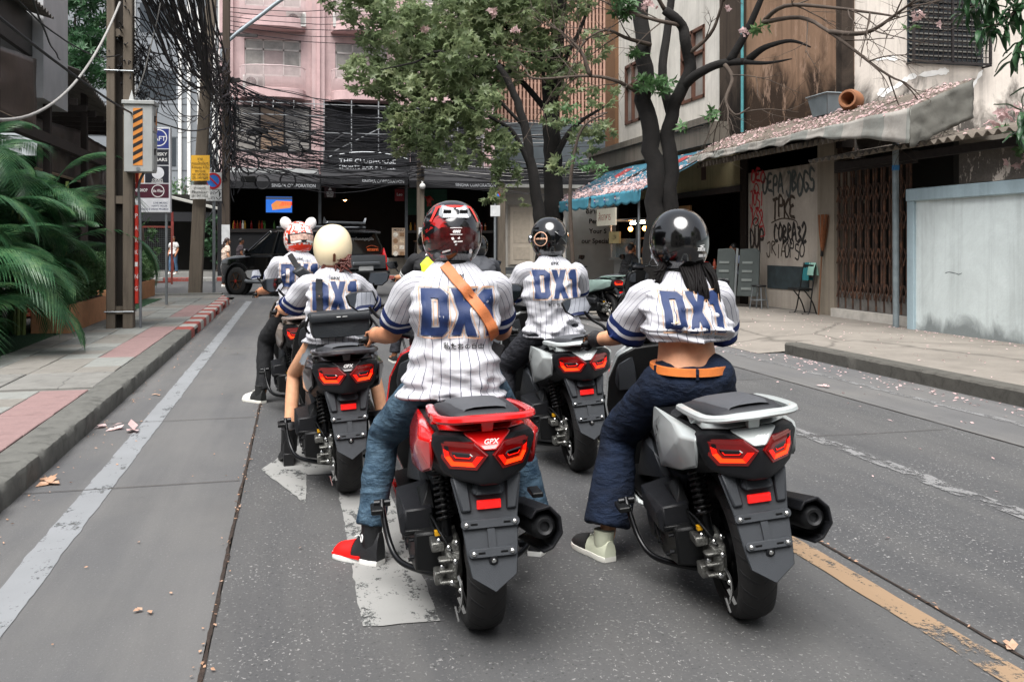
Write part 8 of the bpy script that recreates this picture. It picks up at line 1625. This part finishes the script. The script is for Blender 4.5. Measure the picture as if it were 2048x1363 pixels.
# ==== blue parasol awnings, eatery
mAwn=M('awning_blue','#2d6275',.75,0,.18,3,.25,20);mAwnV=M('awning_valance','#3f8296',.75,0,.15,3,.25,20);mPepR,mPepW,mPepB=M('pep_red','#8a2a2c',.7),M('pep_white','#c8cccf',.6),M('pep_blue','#234f9a',.6)
def blue_awning(y0,y1,lab,seed):
 t=thing('market_awning',lab,'awning',(8,(y0+y1)/2,2.6));xo,xi,zo,zi=7.2,9.1,2.62,3.62;F_=lambda u,v:V((xi+(xo-xi)*v,y0+(y1-y0)*u,zi+(zo-zi)*v-.06*math.sin(math.pi*v)+.03*noise.noise(V((u*3,v*3,seed)))));mb=MB();mb.grid(lambda u,v:F_(u,v),24,16);c=mb.obj('canopy',mAwn,t,180,world=True,fix=False);s=c.modifiers.new('s','SOLIDIFY');s.thickness=.008
 n=6;mb=MB();mb.grid(lambda u,v:(xo-.02-.02*v+.02*noise.noise(V((u*9,v,seed))),y0+(y1-y0)*u,zo+.02-v*(.26+.05*abs(math.sin(u*n*math.pi)))),72,5);vo=mb.obj('valance',mAwnV,t,60,world=True,fix=False);s=vo.modifiers.new('s','SOLIDIFY');s.thickness=.006
 for i in range(3):
  yy_=y1+(y0-y1)*(.12+.22*i)
  for j,mt in enumerate((mPepR,mPepW,mPepB)):mb=MB();z=zo-.11+.035*(1-j);mb.add([(xo-.062,yy_+.06*math.cos(a)*(.8 if j!=1 else 1),z+.022*math.sin(a))for a in[2*math.pi*k/12 for k in range(12)]],[tuple(range(12))]);mb.obj('emblem',mt,vo,world=True,fix=False)
  text('lettering','pepsi',.11,mPepW,(xo-.062,yy_-.2,zo-.11),(0,-1,0),(0,0,1),vo,True)
 mb=MB();[mb.bar((xi,y,zi-.03),(xo,y,zo-.04),.03,.03)for y in(y0+.05,y1-.05)];mb.bar((xo+.02,y0,zo-.03),(xo+.02,y1,zo-.03),.03,.03);objs(mb,'frame_bar',mIron,t,world=True)
 mb=MB();P=[F_(u,v)+V((0,0,.012))for u,v in((.34,.10),(.50,.08),(.54,.24),(.40,.32))];mb.add(P,[(0,1,2,3)]);mb.obj('printed_panel',mPepR,c,world=True,fix=False)
 return F_
fA=blue_awning(18.6,22.0,'blue drinks awning heaped with petals beside the double-trunked tree',3);fB=blue_awning(22.2,26.3,'blue drinks awning heaped with petals near the junction',4)
sp=[];q=random.Random(91)
for f_ in(fA,fB):
 for _ in range(1050):u=q.random();v=1-abs(q.gauss(0,.34));(sp.append((f_(u,v)+V((0,0,.015+.05*q.random()*v)),V((-.45,0,.9))))if v>.05 else None)
litter('awning_petals','pink petals heaped on the blue drinks awnings',sp,mPetal,9,.085,.8)
for px,Y in((1283,19.0),(1090,26.2)):mb=MB();mb.tube([(7.3,Y,.1),(7.3,Y,2.6)],.03,8);o=mb.obj('awning_pole',mSteelG,None,60);tag(o,'slim steel pole propping the blue drinks awning '+('by the double-trunked tree' if Y<20 else 'near the junction'),'pole')
stall=thing('food_stall','lit street food stall with glass cabinet and warm lamps under the blue awning','stall',(9.0,24,.15));mSt=M('steel_sheet','#9fa3a2',.3,.7,.1,3)
def sw(name,mat,a,b,c,d,e,f,bev=0):mb=MB();mb.bx(a,b,c,d,e,f);return mb.obj(name,mat,stall,None,bev,world=True)
sw('cart_base',mSt,8.2,8.9,21.4,23.2,.3,1.05,.01);sw('cart_top',mSt,8.1,9.0,21.3,23.3,1.05,1.1);sw('cart_roof',mSt,8.1,9.0,21.3,23.3,2.05,2.1);sw('back_board',M('board_ochre','#b88a5a',.7,0,.25,4),9.3,9.35,20.8,23.4,1.1,2.4);sw('shelf',mWood,9.0,9.3,20.8,23.4,1.6,1.64)  # back board: mottled ochre tone
for x in(8.15,8.95):
 for y in(21.35,23.25):sw('cart_post',mSteelG,x-.02,x+.02,y-.02,y+.02,1.1,2.05)
mGlassT=M('stall_glass','#aebcc0',.05,0,0,alpha=.22);sw('glass_pane',mGlassT,8.14,8.145,21.4,23.2,1.12,1.6)
for y in(21.7,22.4,22.9):mb=MB();mb.sph((8.5,y,1.30),(.10,.10,.12),10,8);mb.obj('food',M('food_brown','#8a5a30',.6,0,.3,12),stall,180,world=True)
mb=MB();mb.cyl((8.6,22.0,2.0),(8.6,23.0,2.0),.02,8);mb.obj('tube_lamp',M('tube_glow','#ffffff',.4,0,0,emit='#fff4e0',es=14),stall,60,world=True)
for y in(21.6,22.6):mb=MB();mb.sph((8.45,y,1.85),.06,10,8);mb.obj('warm_bulb',M('bulb_amber','#ffc070',.4,0,0,emit='#ff9a40',es=16),stall,180,world=True)
ws=thing('white_sign_wall','white tiled screen wall with black English lettering behind the stall','wall',(8.4,27,.15));mb=MB();mb.bx(8.0,10.4,26.9,27.0,.15,2.7);mb.obj('panel',M('panel_tile_white','#c9ccc9',.5,0,.06,4),ws,world=True)
for i,s in enumerate(('อีสานแซ่บ','Perfect','Your S','our Specialty')):text('lettering',s,.2,mBlackP,(9.0,26.895,2.45-.3*i),(1,0,0),(0,0,1),ws,True,bold=.005)
hs_=thing('hanging_sign','small lit menu sign with red Thai lettering under the blue awning','sign',(8.0,23.2,2.0));mb=MB();mb.bx(-.02,.02,-.75,.75,-.05,.4);b_=mb.obj('board',M('sign_ivory','#cfc9b8',.6,emit='#cfc9b8',es=.15),hs_);text('lettering','สั่งอาหาร',.28,M('thai_red','#b5382c',.6),(-.022,.1,.17),(0,-1,0),(0,0,1),b_,width=1.0)
wsb=thing('price_sign','narrow price board hanging below the lit menu sign','sign',(8.02,22.6,1.6));mb=MB();mb.bx(-.02,.02,-.4,.4,-.12,.18);b_=mb.obj('board',M('board_yellow','#b9a878',.6),wsb);text('lettering','1234',.18,mBlackP,(-.022,0,.03),(0,-1,0),(0,0,1),b_)
def table(x,y,lab,L=1.3,w_=.7,mat=None):
 t=thing('dining_table',lab,'table',(x,y,.155));mb=MB();mb.box((0,0,.74),(w_,L,.035));mb.obj('tabletop',mat or mSt,t,None,.006)
 for sx in(-1,1):
  for sy in(-1,1):mb=MB();mb.tube([(sx*(w_/2-.05),sy*(L/2-.08),0),(sx*(w_/2-.06),sy*(L/2-.1),.73)],.016,8);mb.obj('leg',mSteelG,t,60)
 return t
def stool(x,y,lab,grp=None,mat=None):
 t=thing('stool',lab,'stool',(x,y,.155),rnd.uniform(0,1),grp);mb=MB();mb.lathe([(.14,.44),(.15,.455),(.14,.475),(0,.478)],(0,0,0),(0,0,1),20);mb.obj('seat',mat or mSt,t,60)
 for k in range(4):a=math.pi/4+k*math.pi/2;mb=MB();mb.tube([(.19*math.cos(a),.19*math.sin(a),0),(.12*math.cos(a),.12*math.sin(a),.45)],.012,6);mb.obj('leg',mSteelG,t,60)
 mb=MB();mb.tube([(.165*math.cos(a),.165*math.sin(a),.18)for a in[2*math.pi*i/20 for i in range(21)]],.008,6);mb.obj('foot_ring',mSteelG,t,60)
table(8.3,20.2,'steel dining table outside the eatery');table(8.9,18.95,'dark dining table set with condiments at the shop opening',1.2,.8,MATS['counter_dark'])
for i,(x,y)in enumerate(((8.45,18.2),(8.75,18.0),(7.7,20.5),(7.75,19.8),(8.95,20.5))):stool(x,y,('chrome stool tucked near the graffiti wall' if i<2 else 'chrome stool at the steel dining table'),'stools by the %s'%('wall' if i<2 else 'steel table'))
for i,(dx,dy,nm,col,lab)in enumerate(((-.1,-.3,'bowl','#c9c9c4','white bowl on the dark dining table'),(.0,-.05,'cup','#3aa39a','turquoise cup on the dark dining table'),(.1,-.12,'sauce_bottle','#8a3a24','brown sauce bottle on the dark dining table'),(.05,.2,'caddy','#9a1f1c','red condiment tub on the dark dining table'))):
 t=thing(nm,lab,nm.replace('_',' '),(8.9+dx,18.95+dy,.155+.758));mb=MB();mb.lathe([(.05,0),(.11,.06),(.10,.06),(.04,.01)]if nm=='bowl' else([(.03,0),(.04,.11),(.036,.11),(.028,.01)]if nm=='cup' else[(.035,0),(.035,.14),(.015,.18),(.015,.22),(0,.22)]if nm=='sauce_bottle' else[(.07,0),(.075,.14),(.06,.15),(0,.16)]),(0,0,0),(0,0,1),16);mb.obj(nm+'_shell',M('ware_'+nm,col,.4),t,60)
def seated(x,y,rz,lab,skin,top,hairm,bot=None):
 t=thing('person',lab,'person',(x,y,.155),rz,'diners at the eatery');J=dict(pelvis=V((0,0,.56)),chest=V((0,.08,.92)),neck=V((0,.12,1.06)),head=V((0,.16,1.20)))
 for k,s in(('l',-1),('r',1)):J['sh'+k]=V((s*.18,.10,1.0));J['el'+k]=V((s*.24,.22,.80));J['wr'+k]=V((s*.15,.42,.80));J['hip'+k]=V((s*.09,.03,.54));J['kn'+k]=V((s*.12,.44,.52));J['an'+k]=V((s*.12,.42,.10));J['toe'+k]=V((s*.12,.58,.05))
 body_mesh(t,J,skin,.014,.95,'relaxed');trousers(t,J,bot or mDenDk,wz=.06,wide=(.16,.125),name='trousers');jo,bv=jersey(t,torso_keys(J,.55,.92),sleeves(J,.085,.075,.7),int(x*7),.012,mat=top,name='shirt')
 mb=MB();mb.sph(J['head']+V((0,-.02,.03)),(.088,.10,.105),14,10);mb.obj('hair',hairm,t,180)
 for k in 'lr':a=J['an'+k];shoe(t,(a.x,a.y-.05,0),0,mSneak,mSole)
 return t
mHairBk=M('hair_black','#0f0c0b',.5,0,.2,30)
dn=seated(8.0,20.0,R(-35),'diner in beige top with black strap seated at the steel table',mSkin,M('top_beige','#a88a6b',.85,0,.1,6),mHairBk);seated(8.75,20.9,R(110),'diner in blue shirt at the steel table',mSkinD,M('top_blue','#1f4f9a',.85,0,.1,6),mHairBk);seated(7.85,21.3,R(-80),'diner in black shirt at the far end of the steel table',mSkin,mBlackCloth,mHairBk);seated(9.7,19.0,R(90),'diner in pale blue shirt behind the condiment table',mSkinD,M('top_pale','#8f9cb4',.85,0,.1,6),mHairBk)
pkb=scooter('parked_scooter','parked brown and black scooter carrying a brown luggage box',(6.35,14.5,.045),R(20),pBlkG);pkb['group']='scooters parked by the eatery'
lg=thing('luggage_box','brown leather luggage box strapped to the parked scooter','bag',(6.35,14.5,.94),R(20));mb=MB();mb.box((0,-.12,.14),(.42,.36,.30));mb.obj('box_body',M('leather_dark_brown','#3b261d',.5,0,.2,10),lg,None,.03,seg=2);mb=MB();mb.box((0,-.12,.30),(.45,.39,.05));mb.obj('box_lid',M('leather_brown2','#4d342a',.5,0,.2,10),lg,None,.02);[(lambda mb:(mb.box((x,-.305,.16),(.03,.02,.26)),mb.obj('buckle_strap',mTan,lg)))(MB())for x in(-.12,.12)]
pkb2=scooter('parked_scooter','parked pale green scooter with blue wheel behind the mid rider',(5.75,16.6,.0),R(25),M('paint_pale_green','#7d918a',.4,0,.1,4,coat=.4));pkb2['group']='scooters parked by the eatery'
ft=thing('folded_tables','grey folding tables leaning folded against the shopfront','table',(8.95,17.75,.155),R(42));mGf=M('fold_grey','#4a504e',.5,.2,.12,5)
for i,(y0_,y1_)in enumerate(((-.50,-.03),(.03,.46))):
 mb=MB();mb.hull([(.03*a+.16*(z-.2)/1.1,y,z)for a in(0,1.4)for y,z in((y0_,.22),(y1_,.22),(y0_+.02,1.15),(y1_-.02,1.2),(y0_+.1,1.22))]);pn_=mb.obj('table_leaf',mGf,ft,None,.01)
 for k in range(4):mb=MB();z=.38+k*.18;mb.box((-.012+.16*(z-.2)/1.1,(y0_+y1_)/2+.03,z),(.012,.22,.05));mb.obj('moulded_slot',M('slot_pale','#7f8582',.5),pn_)
for y in(-.48,.0,.42):mb=MB();mb.tube([(-.05,y,0),(.02,y,.3)],.012,6);mb.obj('leg',mSteelG,ft,60)
mb=MB();mb.box((.07,0,.72),(.03,.045,1.0),Matrix.Rotation(R(8.5),3,'Y'));mb.obj('centre_hinge',mSt,ft)
ch=thing('folding_chair','black tubular folding chair hung with teal towels','chair',(9.3,15.75,.155),R(-90));mPt=M('chair_black','#141414',.4,.2)
for sx in(-1,1):
 mb=MB();mb.tube(spline([(sx*.22,-.12,0),(sx*.24,.02,.03),(sx*.22,.10,.45),(sx*.2,.18,.95)]),.013,8);mb.obj('frame_tube',mPt,ch,60);mb=MB();mb.tube(spline([(sx*.2,.2,0),(sx*.2,.1,.25),(sx*.2,-.08,.47)]),.013,8);mb.obj('leg',mPt,ch,60)
mb=MB();mb.box((0,-.02,.46),(.40,.32,.04));mb.obj('seat',mPt,ch,None,.012);mb=MB();mb.box((0,.16,.80),(.38,.03,.24));mb.obj('backrest',mPt,ch,None,.01)
for i,(x,c,zb,lab)in enumerate(((-.05,'#1f6f74',.62,'dark teal towel draped over the folding chair'),(.12,'#8fb8a8',.72,'pale green towel draped over the folding chair'))):
 tw=thing('towel',lab,'towel',(9.3,15.75,.155),R(-90));mb=MB();mb.grid(lambda u,v:(x+(u-.5)*.22,.17+.055*math.cos(v*math.pi)+.01*noise.noise(V((u*5,v*3,i))),.94+.02-abs(v-.5)*2*(.96-zb)),8,14);mb.obj('cloth',M('towel_%d'%i,c,.9,0,.1,8),tw,180);mb.obj
stool(9.15,17.1,'black stool between the folded tables and the towel chair',None,mPt)
bm_=thing('broom','reed broom standing bristles-up against the wall pier','broom',(9.42,15.35,.155));mb=MB();mb.tube([(0,0,0),(.06,-.02,1.25)],.014,8);mb.obj('handle',mWood,bm_,60);mb=MB();q=random.Random(4)
for k in range(70):a,b=q.uniform(-1,1),q.uniform(-1,1);mb.tube([(.06+a*.02,-.02+b*.02,1.15),(.075+a*.05,-.03+b*.09,1.5),(.09+a*.07,-.04+b*.15,1.85)],.004,4)
o=mb.obj('bristles',M('reed_brown','#7a4a2c',.9,0,.3,20),bm_);o['kind']='stuff';mb=MB();mb.lathe([(.03,0),(.028,.2)],(.055,-.02,1.08),(.05,-.02,1),12);mb.obj('binding',mBlk,bm_,60)
# ==== people across the street
def standing(name,lab,loc,rz,skin,top,bot,hairm,h=1.65,long_hair=False,shorts=False):
 t=thing('person',lab,'person',loc,rz);s_=h/1.70;J=dict(pelvis=V((0,0,.93)),chest=V((0,-.01,1.28)),neck=V((0,.0,1.42)),head=V((0,.02,1.57)))
 for k,s in(('l',-1),('r',1)):J['sh'+k]=V((s*.17,0,1.37));J['el'+k]=V((s*.22,-.03,1.10));J['wr'+k]=V((s*.20,.10,.88));J['hip'+k]=V((s*.09,0,.90));J['kn'+k]=V((s*.10,.03+.06*s,.50));J['an'+k]=V((s*.10,.0+.10*s,.10));J['toe'+k]=V((s*.11,.16+.1*s,.05))
 body_mesh(t,J,skin,.013,.92,'relaxed');trousers(t,J,bot,.092,.07,.062,wz=.08,wide=(.15,.115),name='trousers',drop=.03);jersey(t,torso_keys(J,.90,.88),sleeves(J,.078,.07,.6),int(loc[0]*3),.01,mat=top,name='top')
 mb=MB();mb.sph(J['head']+V((0,-.02,.03)),(.085,.10,.10),14,10);hm_=mb.obj('hair',hairm,t,180)
 if long_hair:hair_strands(t,hairm,[([(0,-.08,1.58),(0,-.12,1.45),(.02,-.11,1.30),(.02,-.10,1.18)],40,.06,.06),([(.075,.02,1.6),(.09,.05,1.45),(.08,.1,1.28)],16,.012,.02)],3,.009,'long_hair')
 mb=MB();[mb.sph((s*.032,.105,1.585),(.013,.008,.010),8,6)for s in(-1,1)];objs(mb,'eye',mBlackP,t,180);mb=MB();mb.box((0,.108,1.515),(.045,.008,.010));mb.obj('mouth',M('lips','#9a4a44',.5),t,None,.003)
 for k in 'lr':a=J['an'+k];shoe(t,(a.x,a.y-.05,0),0,MATS['helmet_white'],mSole)
 t.scale=(s_,s_,s_);return t
g0=G(347,548,.15);sg_=standing('p','pedestrian in white sleeveless top, sunglasses and blue jeans crossing',(g0.x,g0.y,.15),R(150),mSkin,M('top_white','#d6d4d0',.8),denim('denim_mid','#3a5878','#6f8dab'),M('hair_brown','#4a3024',.5),1.66);mb=MB();[mb.box((s*.034,.112,1.585),(.05,.012,.034))for s in(-1,1)];mb.box((0,.112,1.592),(.03,.008,.008));objs(mb,'sunglasses',mBlackP,sg_,None,.004)
c=AD(454,520,31.6);standing('p','braided woman in pale blouse standing behind the wagon bonnet',(c.x,c.y,.002),R(-70),mSkinL,M('blouse_pale','#cdb8a8',.85),mBlackCloth,M('hair_dark_brown','#2c1a14',.5),1.68,True);c=AD(482,520,36.5);standing('p','short-haired man in dark top standing beyond the wagon windscreen',(c.x,c.y,.002),R(-75),mSkinD,M('top_dark','#3a3034',.85),mBlackCloth,mHairBk,1.70)
gt_=thing('mesh_gate','red-framed wire mesh gate panel near the pedestrian','gate',(AD(300,520,30).x,AD(300,520,30).y,.15));mRf=M('gate_red','#7a3a30',.7,0,.2,5)
for a in((-.7,-.64,0,1.9),(.64,.7,0,1.9)):mb=MB();mb.bx(a[0],a[1],-.03,.03,a[2],a[3]);mb.obj('frame_post',mRf,gt_)
for z in(0.05,1.84):mb=MB();mb.bx(-.64,.64,-.03,.03,z,z+.06);mb.obj('frame_rail',mRf,gt_)
mb=MB();[mb.bar((-.64,0,.1+k*.06),(.64,0,.1+k*.06),.005,.005)for k in range(29)];[mb.bar((-.62+k*.06,.006,.1),(-.62+k*.06,.006,1.84),.005,.005)for k in range(21)];o=mb.obj('wire_mesh',mSteelG,gt_);o['kind']='stuff'
